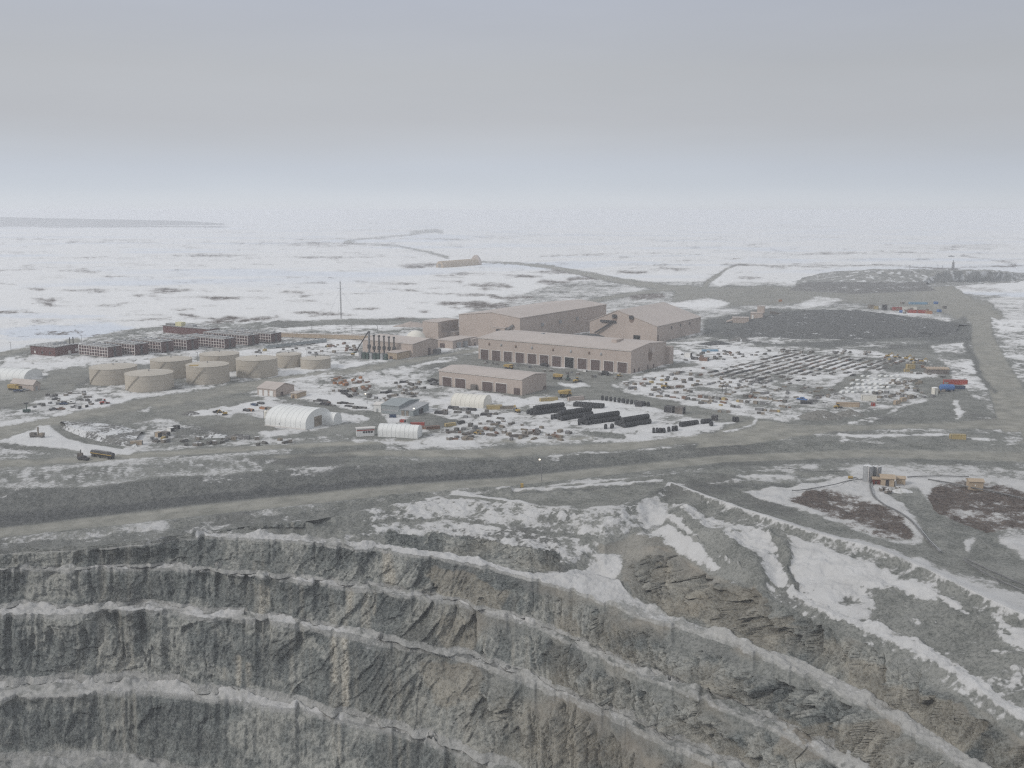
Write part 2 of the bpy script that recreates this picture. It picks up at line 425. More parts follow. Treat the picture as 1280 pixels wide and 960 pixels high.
area([(318, 540), (360, 536), (420, 538), (400, 545), (340, 548)], snow=.75, road=0)
area([(20, 545), (72, 530), (82, 545), (110, 556), (170, 565), (150, 578), (60, 565), (10, 557)], snow=1.0, road=0)
area([(74, 530), (110, 528), (160, 533), (178, 545), (165, 556), (130, 552), (100, 545), (82, 538)], warp=.4, snow=.42, road=.1)
strip([(70, 533), (90, 546), (120, 553), (155, 560)], [3, 4, 4, 3], warp=.5, snow=0, road=.2)
area([(140, 535), (200, 520), (230, 535), (300, 545), (380, 552), (420, 556), (300, 560), (180, 566), (160, 550)], snow=.52)
strip([(0, 557), (60, 562), (100, 566)], 3, warp=.8, snow=.1, road=.3)
# left bank between the two roads
area([(-200, 600), (0, 578), (150, 572), (320, 560), (480, 553), (480, 580), (320, 589), (200, 597), (110, 609), (0, 611), (-200, 612)], snow=.52, road=.1)
strip([(-200, 612), (0, 580), (150, 571.5), (320, 560.5), (400, 556), (480, 552), (560, 551), (660, 551), (740, 548)], [5, 4, 3.2, 3, 2.6, 2.2, 2, 2, 2], warp=.2, road=1.2, snow=.02)
strip([(0, 590), (60, 586), (150, 579), (320, 567), (380, 562)], .8, warp=.5, snow=.7, road=0)
strip([(-100, 611), (0, 610), (112, 609), (160, 602)], 1.5, warp=.4, snow=.62)
strip([(200, 597), (320, 588.5)], 1.0, warp=.4, snow=.6)
mm = inside([(-300, 592), (0, 588), (150, 582), (320, 570), (440, 566), (440, 578), (320, 585), (200, 592), (110, 603), (0, 605), (-300, 605)], PX, PY)
snow[mm] = .41 + (fbm(np.arctan2(X, Y) * 560 / 1.6, Y / 7.0, octaves=4, gain=.65)[mm] - .5) * 1.1
BK = inside([(-300, 586), (0, 583), (150, 577), (320, 566), (440, 562), (480, 580), (320, 590), (200, 598), (110, 609), (0, 611), (-300, 612)], PX, PY)
strip([(520, 556.5), (620, 556.5)], .8, warp=.2, snow=.9, road=0)
area([(380, 556), (480, 554), (480, 579), (330, 588)], snow=.16)
strip([(300, 573), (380, 570), (440, 567), (560, 567), (640, 566), (787, 557), (900, 545), (960, 538)], [.6, 1.6, 3.2, 5, 6, 5, 6, 7], warp=.5, **R)
# middle of the camp
area([(330, 480), (420, 464), (510, 460), (520, 472), (470, 478), (470, 498), (430, 500), (380, 492)], snow=.60)
area([(395, 492), (460, 505), (465, 514), (430, 510), (380, 500), (360, 495)], snow=.85)
strip([(330, 490), (395, 507), (440, 518), (470, 520), (480, 530)], [3, 3, 4, 5, 5], warp=.4, road=.35, snow=.05)
strip([(475, 524), (440, 533), (400, 541), (340, 548)], [5, 4, 3, 2], warp=.4, road=.3, snow=.08)
area([(425, 515), (462, 523), (455, 528), (420, 530)], snow=.85, road=0)
area([(440, 548), (560, 548), (640, 552), (560, 554), (440, 553)], snow=.7)
area([(525, 485), (560, 478), (650, 494), (700, 497), (690, 505), (640, 510), (560, 512), (530, 500)], snow=.72)
area([(440, 480), (530, 476), (560, 484), (540, 500), (480, 500)], snow=.62)
area([(560, 510), (680, 515), (800, 540), (880, 534), (870, 545), (780, 552), (640, 553), (560, 548), (530, 540)], snow=.62)
area([(690, 498), (760, 497), (830, 508), (880, 525), (930, 522), (920, 532), (850, 545), (780, 545), (690, 525), (670, 512)], snow=.76)
area([(505, 524), (535, 517), (577, 527), (545, 535), (515, 530)], warp=.15, road=.15, snow=0)
area([(710, 538), (780, 543), (783, 549), (740, 545)], warp=.3, snow=0)
# aprons round the workshops
area([(498, 456), (560, 444), (600, 440), (600, 450), (790, 470), (840, 456), (900, 438), (905, 446), (872, 462), (800, 474), (770, 484), (800, 494), (860, 507), (920, 519), (975, 527), (980, 540), (930, 543), (900, 530), (830, 512), (770, 500), (720, 500), (690, 492), (652, 497), (590, 487), (548, 481), (530, 478), (540, 470), (555, 458)], warp=.5, road=.45, snow=.03)
area([(690, 478), (730, 478), (745, 483), (715, 486)], snow=.85, road=0)
strip([(548, 448), (600, 440)], 1.0, snow=.8, road=0)
strip([(515, 458), (540, 453), (575, 449)], 1.0, snow=.85, road=0)
# junction
area([(880, 545), (940, 525), (1010, 532), (1130, 530), (1330, 518), (1330, 536), (1130, 536), (1040, 540), (985, 549), (930, 556), (870, 560)], warp=.3, **R)
strip([(945, 523), (942, 531), (925, 537), (905, 540)], 1.0, warp=.3, snow=.95, road=0)
strip([(820, 540), (870, 534), (920, 528)], 1.4, snow=.7, road=0)
# storage yard
area([(765, 478), (830, 462), (880, 455), (900, 440), (950, 432), (1080, 430), (1160, 440), (1180, 470), (1160, 495), (1110, 512), (1060, 525), (970, 525), (880, 510), (800, 494), (768, 486)], snow=.58, road=0)
area([(1010, 500), (1060, 470), (1090, 465), (1080, 480), (1040, 492)], snow=.05, road=.3)
area([(960, 482), (1050, 470), (1065, 473), (1020, 490), (960, 490)], snow=.40)
area([(920, 478), (1000, 462), (1060, 462), (1050, 472), (940, 488)], snow=.55)
area([(1100, 455), (1160, 452), (1160, 465), (1110, 465)], snow=.12, road=.2)
area([(1140, 475), (1190, 468), (1200, 490), (1160, 495), (1140, 488)], snow=.10, road=.25)
area([(985, 530), (1040, 518), (1110, 512), (1180, 498), (1230, 500), (1240, 520), (1130, 528), (1010, 532)], snow=.14, road=.15)
strip([(1060, 529), (1100, 521), (1130, 508), (1160, 500)], 1.8, warp=.8, snow=.8, road=0)
strip([(1085, 528), (1115, 520), (1135, 510)], .8, warp=.5, snow=.9, road=0)
area([(1192, 500), (1200, 499), (1206, 520), (1198, 524)], snow=.8)
area([(860, 426), (930, 428), (990, 436), (1000, 442), (930, 450), (880, 455), (840, 452), (845, 432)], snow=.70)
strip([(840, 433), (850, 437), (870, 443), (900, 449)], 1.5, snow=.3)
area([(1030, 433), (1110, 420), (1160, 430), (1190, 470), (1215, 500), (1180, 498), (1165, 450), (1090, 438)], road=.25, snow=.15)
# far side of the yard: dark stockpile ground
area([(880, 400), (960, 385), (1060, 390), (1180, 398), (1215, 405), (1220, 425), (1160, 432), (1060, 436), (960, 432), (880, 420)], snow=.16, road=0, dark=.55)
area([(930, 424), (980, 418), (1040, 416), (1080, 420), (1040, 426), (960, 430)], warp=.5, snow=.45, dark=0)
area([(1030, 436), (1120, 424), (1160, 428), (1100, 436)], snow=.35, dark=0)
# haul road on the right
strip([(1180, 372), (1212, 386), (1226, 400), (1228, 425), (1240, 455), (1256, 485), (1266, 512), (1275, 530)], [9, 11, 12, 14, 18, 20, 22, 24], warp=.15, road=1.0, snow=.03, tundra=0, dark=0)
strip([(1203, 400), (1212, 440), (1226, 470), (1240, 490)], [5, 4, 3, 2], warp=.8, road=.1, snow=.12, dark=.5)
strip([(1100, 392), (1165, 396), (1185, 400)], 2, snow=.6, dark=0)
# bank strips right
area([(640, 574), (760, 566), (900, 556), (1000, 551), (1280, 557), (1280, 564), (1090, 561), (900, 568), (760, 583), (640, 597)], warp=.3, snow=.06)
area([(985, 548), (1060, 539), (1200, 541), (1280, 540), (1280, 552), (1090, 554), (1000, 553)], warp=.6, snow=.30, road=.1)
strip([(1055, 544), (1080, 545), (1130, 545), (1190, 543)], 1.5, warp=.5, snow=.92)
strip([(1050, 542), (1060, 550), (1052, 552)], 1.6, warp=.5, snow=.85)
strip([(1215, 548), (1235, 550)], 1.5, snow=.8)
area([(1090, 549), (1190, 546), (1270, 554), (1150, 557)], warp=.5, snow=.0)
# lower road
rd = (S2 == 2)
L['road'][rd] = (.74 + .26 * np.cos(T2 * 6.283 * 3.0 + (fbm(X / 60, Y / 60, octaves=2) - .5) * 2.5) + (fbm(X / 9, Y / 9, octaves=3) - .5) * .35)[rd]; snow[rd] = .02
bank = (S2 == 1) & (PX < 700)
snow[bank] = .10
mm = S2 == 1
L['dark'][mm] = (np.clip((1000 - PX) / 420, 0, 1) * np.where(T2 > .70, 1.0, .58))[mm]
snow[mm & (T2 < .35) & (PX < 700)] = .26
# between lower road and the pit
m = (S2 == 3) & (PX < 470)
snow[m] = np.where(T2[m] < .55, .45, .25); L['dark'][m & (T2 > .55)] = .25
area([(520, 624), (600, 620), (640, 610), (840, 596), (835, 606), (800, 622), (770, 634), (700, 634), (620, 625)], warp=.4, snow=.10, road=.25)
strip([(560, 619), (620, 613), (700, 606), (800, 598), (850, 592)], 1.3, warp=.6, snow=.62)
strip([(640, 613), (740, 608), (800, 604), (830, 602)], 1.4, warp=.6, snow=.92, road=0)
strip([(650, 617), (740, 612), (820, 606)], .7, warp=.4, snow=.05, dark=.6)
strip([(565, 617), (620, 622), (665, 632), (680, 634), (720, 637), (768, 634)], 1.6, warp=.4, snow=.95, road=0)
# pump plateau
area([(840, 590), (1000, 578), (1300, 580), (1600, 585), (1600, 770), (1300, 768), (1200, 730), (1100, 690), (1000, 660), (900, 630)], warp=.5, snow=.42, dark=0, road=0)
strip([(880, 585), (960, 580), (1060, 576), (1150, 578), (1280, 584)], 3, snow=.10, dark=.2)
area([(1040, 590), (1100, 585), (1230, 588), (1280, 602), (1280, 625), (1190, 612), (1160, 615), (1130, 618), (1080, 612)], warp=.5, snow=.62)
area([(880, 590), (1000, 585), (1070, 590), (1060, 603), (980, 612), (920, 612), (880, 605)], warp=.4, snow=.36, road=.2)
strip([(922, 597), (960, 598), (993, 601)], 2.2, warp=.2, snow=.97, road=0)
strip([(850, 606), (930, 604), (1000, 604), (1050, 600)], 1.2, warp=.4, snow=.9, road=0)
strip([(870, 608), (930, 612), (1000, 611), (1050, 602), (1080, 600)], [1.2, 2, 1.6, 1, 1], warp=.3, snow=.0, dark=.5)
area([(915, 620), (1000, 612), (1090, 600), (1108, 618), (1135, 650), (1160, 683), (1145, 690), (1090, 680), (1040, 664), (980, 645), (930, 628)], warp=.35, snow=1.0, road=0)
area([(985, 629), (1010, 620), (1045, 619), (1075, 626), (1105, 642), (1130, 658), (1142, 676), (1142, 684), (1110, 680), (1075, 668), (1045, 656), (1015, 642)], warp=.5, tundra=1.0, snow=.36)
area([(1130, 612), (1200, 606), (1300, 622), (1600, 640), (1600, 720), (1290, 690), (1240, 690), (1190, 672), (1155, 650), (1138, 630)], warp=.35, snow=1.0, road=0)
area([(1160, 632), (1172, 613), (1210, 612), (1290, 630), (1500, 650), (1500, 700), (1280, 687), (1230, 686), (1195, 668), (1172, 655)], warp=.5, tundra=1.0, snow=.34)
strip([(855, 600), (900, 618), (960, 641), (1050, 672), (1120, 698), (1170, 716)], [5, 8, 11, 12, 10, 8], warp=.25, snow=.04, road=.12)
area([(1107, 625), (1130, 619), (1150, 620), (1158, 640), (1180, 662), (1240, 688), (1330, 692), (1330, 780), (1240, 735), (1200, 722), (1150, 710), (1150, 690), (1175, 690), (1150, 660), (1125, 640)], warp=.25, snow=.03, road=.08, tundra=0)
area([(1240, 693), (1290, 694), (1400, 720), (1400, 745), (1280, 722), (1258, 706)], warp=.4, snow=1.0)
area([(1208, 690), (1226, 688), (1213, 700), (1210, 710), (1203, 700)], warp=.4, snow=.95)
strip([(1130, 703), (1165, 707), (1160, 712), (1200, 722)], 2.4, warp=1, snow=.7)
strip([(1235, 735), (1262, 748), (1280, 755)], 1.8, snow=.9)
BERM = [(838, 605), (880, 622), (930, 641), (985, 659), (1010, 668), (1100, 692), (1160, 717), (1220, 747), (1280, 775), (1400, 830)]
strip(BERM, [2.4, 2.8, 3.4, 4, 5, 6, 6.5, 7, 7.5, 9], warp=.18, snow=1.1, road=0, tundra=0, dark=0)
strip([(838, 605), (832, 612), (826, 620)], 3, snow=.95)

# ---- slopes under the plateau edge
sl = (S2 == 4) | (S2 == 6)
snow[sl] = .22
L['dark'][sl] = .0
area([(440, 640), (520, 626), (560, 620), (640, 628), (760, 637), (800, 625), (835, 610), (850, 640), (820, 690), (780, 690), (700, 712), (640, 708), (560, 690), (500, 690), (470, 665)], snow=.60)
area([(495, 688), (505, 678), (545, 670), (555, 685), (590, 705), (560, 694)], warp=.6, snow=.9, dust=.2)
area([(500, 640), (560, 622), (610, 628), (580, 645), (540, 655)], warp=1.2, snow=.74)
area([(640, 640), (700, 645), (720, 660), (670, 668), (630, 655)], warp=1.2, snow=.42)
area([(648, 638), (672, 638), (675, 648), (655, 652)], warp=1.2, snow=.8)
area([(700, 718), (735, 704), (752, 688), (760, 684), (786, 684), (792, 700), (780, 718), (748, 727), (720, 722)], warp=.4, snow=1.05, dust=.1)
area([(775, 668), (800, 672), (790, 684), (770, 683), (755, 684), (750, 676)], warp=.6, snow=.05, brown=.5)
area([(785, 665), (850, 670), (900, 730), (880, 770), (820, 770), (790, 745), (780, 720)], warp=.8, snow=.12, brown=.45)
area([(720, 728), (770, 722), (790, 745), (780, 765), (755, 750)], warp=.6, snow=.15)
# chutes and ridges on the right
area([(800, 626), (826, 618), (836, 640), (860, 665), (890, 690), (905, 715), (895, 712), (850, 688), (820, 660), (795, 645)], warp=.5, snow=1.0, brown=0)
area([(845, 625), (870, 640), (905, 650), (945, 660), (978, 672), (984, 690), (955, 700), (925, 690), (895, 672), (865, 655), (850, 640)], warp=.7, snow=.80)
area([(862, 656), (900, 676), (930, 694), (950, 710), (962, 742), (930, 735), (905, 715), (880, 685)], warp=.5, snow=.05)
area([(954, 702), (966, 698), (985, 725), (988, 738), (968, 746), (958, 730)], warp=.4, snow=1.0)
area([(962, 668), (978, 668), (985, 690), (995, 720), (1002, 745), (988, 735), (975, 705)], warp=.4, snow=.02)
strip([(835, 616), (860, 632), (890, 640), (920, 650)], 3.0, warp=1, snow=.12)
area([(985, 668), (1010, 676), (1060, 696), (1110, 712), (1160, 733), (1240, 765), (1300, 792), (1300, 830), (1250, 800), (1210, 775), (1150, 752), (1100, 742), (1082, 742), (1100, 760), (1090, 772), (1060, 775), (1030, 760), (1006, 744), (990, 700)], warp=.6, snow=.98)
area([(1076, 740), (1110, 738), (1170, 752), (1230, 774), (1262, 795), (1270, 830), (1235, 850), (1190, 826), (1150, 808), (1120, 785), (1100, 765)], warp=.9, snow=.14)
area([(1262, 800), (1300, 820), (1300, 860), (1268, 850)], snow=.3)
strip([(1010, 676), (1060, 697), (1110, 714), (1160, 735), (1220, 762), (1280, 790)], [2, 3, 3.4, 4, 4, 5], warp=1.2, snow=.22)
strip([(1130, 770), (1150, 780), (1170, 778)], 2.5, snow=.8)
strip([(1215, 800), (1240, 812), (1260, 822)], 2.5, snow=.8)
spot(1062, 757, 12, 6, snow=.1)
# benches: trampled grey snow and dust
for sg, s_, d_ in ((5, .80, .0), (7, .62, .5), (9, .36, .95), (11, .30, 1.05), (13, .24, 1.05), (15, .3, .9)):
    mm = S2 == sg
    snow[mm] = s_ + (fbm(X / 18 + sg, Y / 18, octaves=3)[mm] - .5) * .8; L['dust'][mm] = (d_ * np.clip((fbm(X / 5 + sg, Y / 5, octaves=4, gain=.65) - .36) * 5, .25, 1))[mm]
    L['brown'][mm] = 0
mm = (S2 == 5) & (PX < 985); snow[mm] = .3; L['dust'][mm] = 0
mm = (S2 == 5) & (PX >= 985); snow[mm] = .95
mm = (S2 == 7) & (PX < 245); snow[mm] = .2; L['dust'][mm] = 0
mm = (S2 == 7) & (PX > 480) & (PX < 760); snow[mm] = .85
mm = (S2 == 7) & (PX > 880); snow[mm] = .42; L['dust'][mm] = .8
for sg in (9, 11, 13): snow[(S2 == sg) & (PX < 430)] += .24
# rock walls
wall = np.isin(S2, (8, 10, 12, 14)) | ((S2 == 6) & (PX > 775) & (T2 > .25)) | ((S2 == 6) & (PX > 480) & (PX < 700) & (T2 > .45)) | ((S2 == 4) & (PX > 255) & (PX < 440))
L['rock'][wall] = 1.0
w8 = np.isin(S2, (8, 10, 12, 14))
rs = (S2 == 6) & (PX > 775)
L['rock'][rs] = (np.clip((T2 - .12) * 3, 0, 1) * np.clip((PX - 775) / 30, 0, 1))[rs]
r4 = (S2 == 4) & (PX > 255) & (PX < 440)
# on the right-hand walls loose scree hangs from each crest and the rock crops out below it
scr = (w8 | rs) & (PX > 480)
cut_ = .20 + .34 * (fbm(np.arctan2(X, Y) * 700 / 20.0 + S2 * 3.0, S2 * 2.0, octaves=2, gain=.6) - .5) * 2
L['rock'][scr] *= (1 - np.clip((PX - 480) / 250, 0, 1) * (1 - np.clip((T2 - cut_) * 7, 0, 1)))[scr]
L['rock'][r4] *= (np.clip((440 - PX) / 60, 0, 1) * np.clip((PX - 255) / 60, 0, 1))[r4]
snow[wall] = np.clip(.20 - T2[wall] * .5, -.1, .24)
snow[w8] = np.where(T2[w8] < .12, .30, np.where(T2[w8] > .93, .16, -.05))
L['dust'][w8] = np.where(T2[w8] > .90, .6, 0) + np.where(T2[w8] < .08, .5, 0)
br = np.clip((fbm(X / 26.0, Y / 26.0, Z / 12.0, octaves=4) - .44) * 5, 0, 1) * np.clip((PX - 430) / 300, .06, 1)
L['brown'] += wall * br
for poly in ([(540, 712), (600, 720), (640, 745), (620, 770), (560, 745), (530, 725)], [(880, 735), (945, 745), (1000, 790), (960, 800), (890, 780)], [(1060, 820), (1120, 840), (1220, 905), (1200, 950), (1120, 910), (1060, 860)],
             [(555, 765), (600, 775), (590, 815), (550, 800)], [(520, 830), (590, 830), (585, 880), (530, 880)], [(1070, 900), (1120, 905), (1110, 950), (1060, 945)], [(700, 770), (730, 775), (725, 800), (690, 795)], [(980, 890), (1030, 905), (1050, 950), (990, 940)]):
    area(poly, warp=1.2, brown=.9)
_rx, _ry = WR[8][0], WR[8][1]
_k = np.ones(61) / 61.0
_rx = np.convolve(np.pad(_rx, 30, 'edge'), _k, 'valid'); _ry = np.convolve(np.pad(_ry, 30, 'edge'), _k, 'valid')
arc = np.concatenate([[0], np.cumsum(np.hypot(np.diff(_rx), np.diff(_ry)))])
tang = .38 * np.repeat(arc[None, :], NR, 0) + .62 * np.arctan2(X, Y) * 460.0     # distance along the wall
# frozen seeps down the walls
for pts, wd in [([(484, 694), (484, 728)], 9), ([(436, 738), (432, 780)], 4), ([(462, 742), (459, 786)], 8), ([(433, 797), (430, 880)], 5), ([(420, 797), (418, 850)], 2.5), ([(326, 742), (325, 764)], 11), ([(294, 830), (296, 855)], 4), ([(308, 835), (308, 860)], 3), ([(274, 825), (275, 850)], 2), ([(463, 870), (462, 890)], 2), ([(320, 705), (320, 715)], 3)]:
    strip(pts, wd, warp=.5, ice=1.0, snow=.1)
seep = np.clip((fbm(tang / 1.5, Z / 45.0, octaves=3, gain=.6) - .37) * 7, 0, 1) * np.clip((fbm(tang / 6.0, Z / 9.0, octaves=3) - .30) * 5, .45, 1)
L['ice'] *= seep
# thin seeps and drill marks elsewhere
L['ice'] += L['rock'] * np.clip((fbm(tang / 1.1 + 40, Z / 60.0, octaves=2) - .63) * 6, 0, .55) * np.clip((fbm(tang / 40.0 + 9, Z / 60.0, octaves=2) - .48) * 6, 0, 1)
L['tone'] = fbm(tang / 30.0 + 12, Z / 16.0 + S2 * 1.7, Y / 60, octaves=5, gain=.6)
L['tundra'][:] = np.clip(L['tundra'], 0, 1)

L['road'] *= np.where(S2 == 0, np.clip(.45 + 1.0 * (fbm(X / 18 + 60, Y / 18, octaves=4, gain=.6) - .15), .3, 1), 1)

def soften(a, n):
    for _ in range(n):
        a = (np.roll(a, 1, 0) + 2 * a + np.roll(a, -1, 0)) / 4
        a = (np.roll(a, 1, 1) + 2 * a + np.roll(a, -1, 1)) / 4
    return a
for n_ in ('snow', 'road', 'dark', 'dust', 'brown', 'tundra', 'ice'):
    keep = L[n_].copy()
    L[n_][:] = soften(keep, 3)
    if n_ == 'snow':
        sl2 = np.isin(S2, (3, 4, 5, 6))
        L[n_][:] = np.where(sl2, soften(keep, 14) * .6 + soften(keep, 4) * .4, L[n_])
    wb = np.isin(S2, (8, 10, 12, 14, 9, 11, 13))
    if n_ in ('snow', 'dust'): L[n_][wb] = .5 * keep[wb] + .5 * L[n_][wb]
# drifts and bare patches at several sizes
pl = np.isin(S2, (0, 1, 3, 4, 5, 6))
drift = (fbm(X / 40 + 5, Y / 40, octaves=5, gain=.62) - .50) * .95 + (fbm(X / 9, Y / 9 + 8, octaves=4, gain=.65) - .49) * .85
track = np.abs(fbm(X / 26 + 3, Y / 26 + 70, octaves=3) - .5)
drift -= np.where((S2 == 0) & (PY > 405), np.clip(.035 - track, 0, 1) * 9, 0)
ups = np.isin(S2, (4, 6)) & (PX > 430) & (PX < 845)
drift += ups * ((fbm(X / 3.6 + 11, Y / 3.6, octaves=5, gain=.78) - .5) * 2.0)
rsl = np.isin(S2, (4, 5, 6)) & (PX >= 845)
drift += rsl * ((fbm(X / 2.4 + 31, Y / 2.4, octaves=3, gain=.75) - .5) * 1.3)
drift = np.where(BK, drift * .35, drift)
keepc = np.clip((1.2 - L['snow']) * 3, .35, 1) * np.clip(L['snow'] * 4, .1, 1)
L['snow'] += np.where(pl, drift * keepc, 0) * np.where(PY < 400, .5, 1.0)

L['dirt_exposure'] = np.clip((PY - 385) / 260, 0.0, .9) * np.where(S2 == 0, .9, 1.05)  # snow greys toward the viewer: grime, plus exposure and haze tone put into colour
L['dirt_exposure'] = np.clip(L['dirt_exposure'], 0, 1)

# ---- relief
dx = np.zeros_like(X); dy = np.zeros_like(X); dz = np.zeros_like(X)
plain = S2 == 0
rough = np.clip(1 - L['road'], 0.1, 1)
dz += plain * ((fbm(X / 22, Y / 22, octaves=4) - .5) * 1.3 + (fbm(X / 4.5, Y / 4.5, octaves=2) - .5) * .5) * rough * np.clip((DEP - 400) / 200, .3, 1)
fr = np.clip((Y - 5000) / 9000, 0, 1)
dz += plain * fr * (fbm(X / 2600, Y / 2600, octaves=4) - .42) * 70
dz += plain * np.clip((Y - 1900) / 2000, 0, 1) * (fbm(X / 500 + 3, Y / 500, octaves=3) - .5) * 10 * (1 - np.clip(L['road'] * 2, 0, 1))
# drifted snow has some depth
sth = np.clip(soften(np.clip(L['snow'], 0, 1.1), 4) - .45, 0, .6)
dz += np.isin(S2, (0, 3, 4, 5, 6)) * np.clip(1500 - DEP, 0, 500) / 500 * sth * (.2 + 1.3 * fbm(X / 6, Y / 3.5, octaves=3))
# bank and berms
for sg, amp in ((1, 1.6), (3, 1.4), (4, 2.0), (6, 2.2)):
    mm = S2 == sg
    e = np.sin(np.pi * np.clip(T2, 0, 1))
    dz += mm * e * ((fbm(X / 9, Y / 9, octaves=4, gain=.6) - .5) * 2.4 * amp)
mm = (S2 == 3) & (PX < 640)
dz += mm * np.exp(-((T2 - .3) / .16) ** 2) * 1.6 * (.6 + fbm(X / 5, Y / 5, octaves=2) * .8)
# snow berm along the plateau edge
mm = ((S2 == 3) & (T2 > .5) | (S2 == 4) & (T2 < .25)) & (PX > 835)
pxe, _ = K[3](cx)
dd = np.abs(PY - pxe[None, :]) * (DEP / F) / np.maximum(H / DEP, .2)
dz += np.where(PX > 838, np.exp(-(dd / 5.0) ** 2) * 2.0, 0) * np.isin(S2, (3, 4))
# gullies and ridges on the right-hand slope
ridge = lambda x0, y0, x1, y1, wd, hh: None
def ridge(pts, wd, hh):
    global dz
    p = np.array(pts, float); best = np.full(PX.shape, 1e9)
    for i in range(len(p) - 1):
        (x0, y0), (x1, y1) = p[i], p[i + 1]
        ddx, ddy = x1 - x0, y1 - y0
        t = np.clip(((PXW - x0) * ddx + (PYW - y0) * ddy) / (ddx * ddx + ddy * ddy), 0, 1)
        best = np.minimum(best, np.hypot(PXW - x0 - t * ddx, PYW - y0 - t * ddy))
    dz += np.isin(S2, (4, 5, 6)) * np.exp(-(best / wd) ** 2) * hh * np.minimum(1, np.minimum((S2 - 3) + 0 * T2, 1))
ridge([(862, 650), (905, 680), (940, 708), (955, 740)], 16, 4.5)
ridge([(970, 668), (980, 695), (998, 740)], 7, 3.0)
ridge([(815, 650), (850, 690), (890, 722)], 14, -3.0)
ridge([(745, 718), (765, 700), (785, 690)], 22, -5.0)
# rock: push the walls in and out
al = np.sqrt(X * X + Y * Y) + 1e-6
lftw = np.clip((600 - PX) / 260, 0, 1)
def ridged(x, y, z=None, octaves=3, gain=.55):
    r, a_, t_, f_ = 0.0, 1.0, 0.0, 1.0
    for o_ in range(octaves):
        v_ = vnoise(np.asarray(x) * f_ + 31.7 * o_, np.asarray(y) * f_ + 11.3 * o_, None if z is None else np.asarray(z) * f_)
        r = r + a_ * (1 - np.abs(2 * v_ - 1)); t_ += a_; a_ *= gain; f_ *= 2.1
    return r / t_
# joints stand upright on the left-hand walls and lean over on the right-hand ones
lean = (1 - lftw) * (0.50 - 1.0 * np.clip((PX - 660) / 180, 0, 1) + .5 * (fbm(X / 70, Y / 70, octaves=2) - .5))
pj = tang * np.cos(lean) + Z * 1.5 * np.sin(lean) + (fbm(X / 12, Y / 12, Z / 12, octaves=3) - .5) * 9
qj = -tang * np.sin(lean) + Z * 1.5 * np.cos(lean)
but = fbm(tang / 34.0, Z / 60.0 + S2 * 3.1, octaves=3) - .5
col1 = ridged(pj / 11.0, qj / 45.0 + S2 * 5.0, octaves=3) - .5
col2 = ridged(pj / 4.2 + 7, qj / 22.0 + S2 * 2.0, octaves=3) - .5
blk = fbm(pj / 6.0, qj / 5.0, Y / 9.0, octaves=5, gain=.62) - .5
blk2 = np.floor(fbm(pj / 9.0 + 50, qj / 8.0, Y / 12.0, octaves=3) * 9) / 9 - .5
fine = fbm(X / 1.6, Y / 1.6, Z / 1.6, octaves=3, gain=.6) - .5
rugged = .6 + .35 * np.clip((PX - 700) / 200, 0, 1) + 1.1 * np.clip(fbm(tang / 50.0 + 3, S2 * 6.0, octaves=2) - .25, 0, 1)
rt0 = 1 - lftw
rugged = rugged * (1 - .32 * np.exp(-((PX - 560) / 150.0) ** 2))
rkm = soften(np.clip(L['rock'], 0, 1), 8)
env = np.clip(T2 * (7 - 2.5 * rt0), 0, 1) * np.clip((1 - T2) * (7 - 3 * rt0), 0, 1) * np.clip(rkm * 1.6 - .3, 0, 1)
amp = np.where(np.isin(S2, (8, 10, 12, 14)), 1.0, .8)
rt_ = 1 - lftw
cut1 = np.clip(ridged(pj / 15.0 + 3, qj / 60.0 + S2 * 4.0, octaves=2) - .66, 0, 1) * 3
cut2 = np.clip(ridged(pj / 6.0 + 13, qj / 26.0 + S2 * 7.0, octaves=2) - .62, 0, 1) * 3
cut3 = np.clip(ridged(pj / 14.0 + 23, qj / 7.0 + S2 * 3.0, octaves=2) - .68, 0, 1) * 3
wx, wy, wz = (blk * 3.0, blk * 2.0 + 0 * X, (fine * 1.5))
q0 = facets((pj + wx) / 13.0 + 9, Y / 40.0, (qj + wz) / 15.0)
q1 = facets((pj + wx) / 5.5 + 30, Y / 20.0, (qj + wz) / 5.0)
L['tone'] = L['tone'] + (q0 * .16 + q1 * .16) * (.25 + .75 * rt_)
push = env * amp * (but * 10 + rugged * (col1 * (3.0 + 1.2 * rt_) + col2 * (2.0 - .6 * rt_) + blk * (2.4 + 2.2 * rt_) + q0 * (1.6 + 5.2 * rt_) + q1 * (.8 + 2.2 * rt_)
       - cut1 * (3.4 - .6 * rt_) - cut2 * (2.4 - .4 * rt_) - cut3 * (.5 + 2.2 * rt_)) + fine * 1.3)
ux, uy = X / al, Y / al
# push towards the middle of the pit: along the view bearing on the left, turning west on the right
turn = np.clip((PX - 520) / 350, 0, 1) * 0.9
nx, ny = -(ux * np.cos(turn) + uy * np.sin(turn)), -(uy * np.cos(turn) - ux * np.sin(turn))
dx += nx * push; dy += ny * push
dz += env * (fine * .7 + blk * 1.2)
bench = np.isin(S2, (5, 7, 9, 11, 13, 15))
dz += bench * ((fbm(X / 3.2, Y / 3.2, octaves=4, gain=.6) - .5) * 2.0 + np.clip(fbm(X / 8, Y / 8, octaves=3) - .50, 0, 1) * 9 * (1 - T2))
# scree at wall toes
toe = np.isin(S2, (8, 10, 12)) * np.clip((T2 - .72) / .28, 0, 1)
dy -= toe * np.clip(fbm(tang / 8.0, tang * 0 + S2 * 9.0, octaves=3) - .38, 0, 1) * (15 - 9 * np.clip((PX - 450) / 300, 0, 1))
X += dx; Y += dy; Z += dz

# ---- mesh: the ground, the haul road and the pit are cut out of the one surface along its rails
co = np.stack([X, Y, Z], -1).reshape(-1, 3).astype(np.float32)
idx = np.arange(NR * NC).reshape(NR, NC)
quads = np.stack([idx[1:, :-1], idx[1:, 1:], idx[:-1, 1:], idx[:-1, :-1]], -1)
rowseg = SEG[1:]

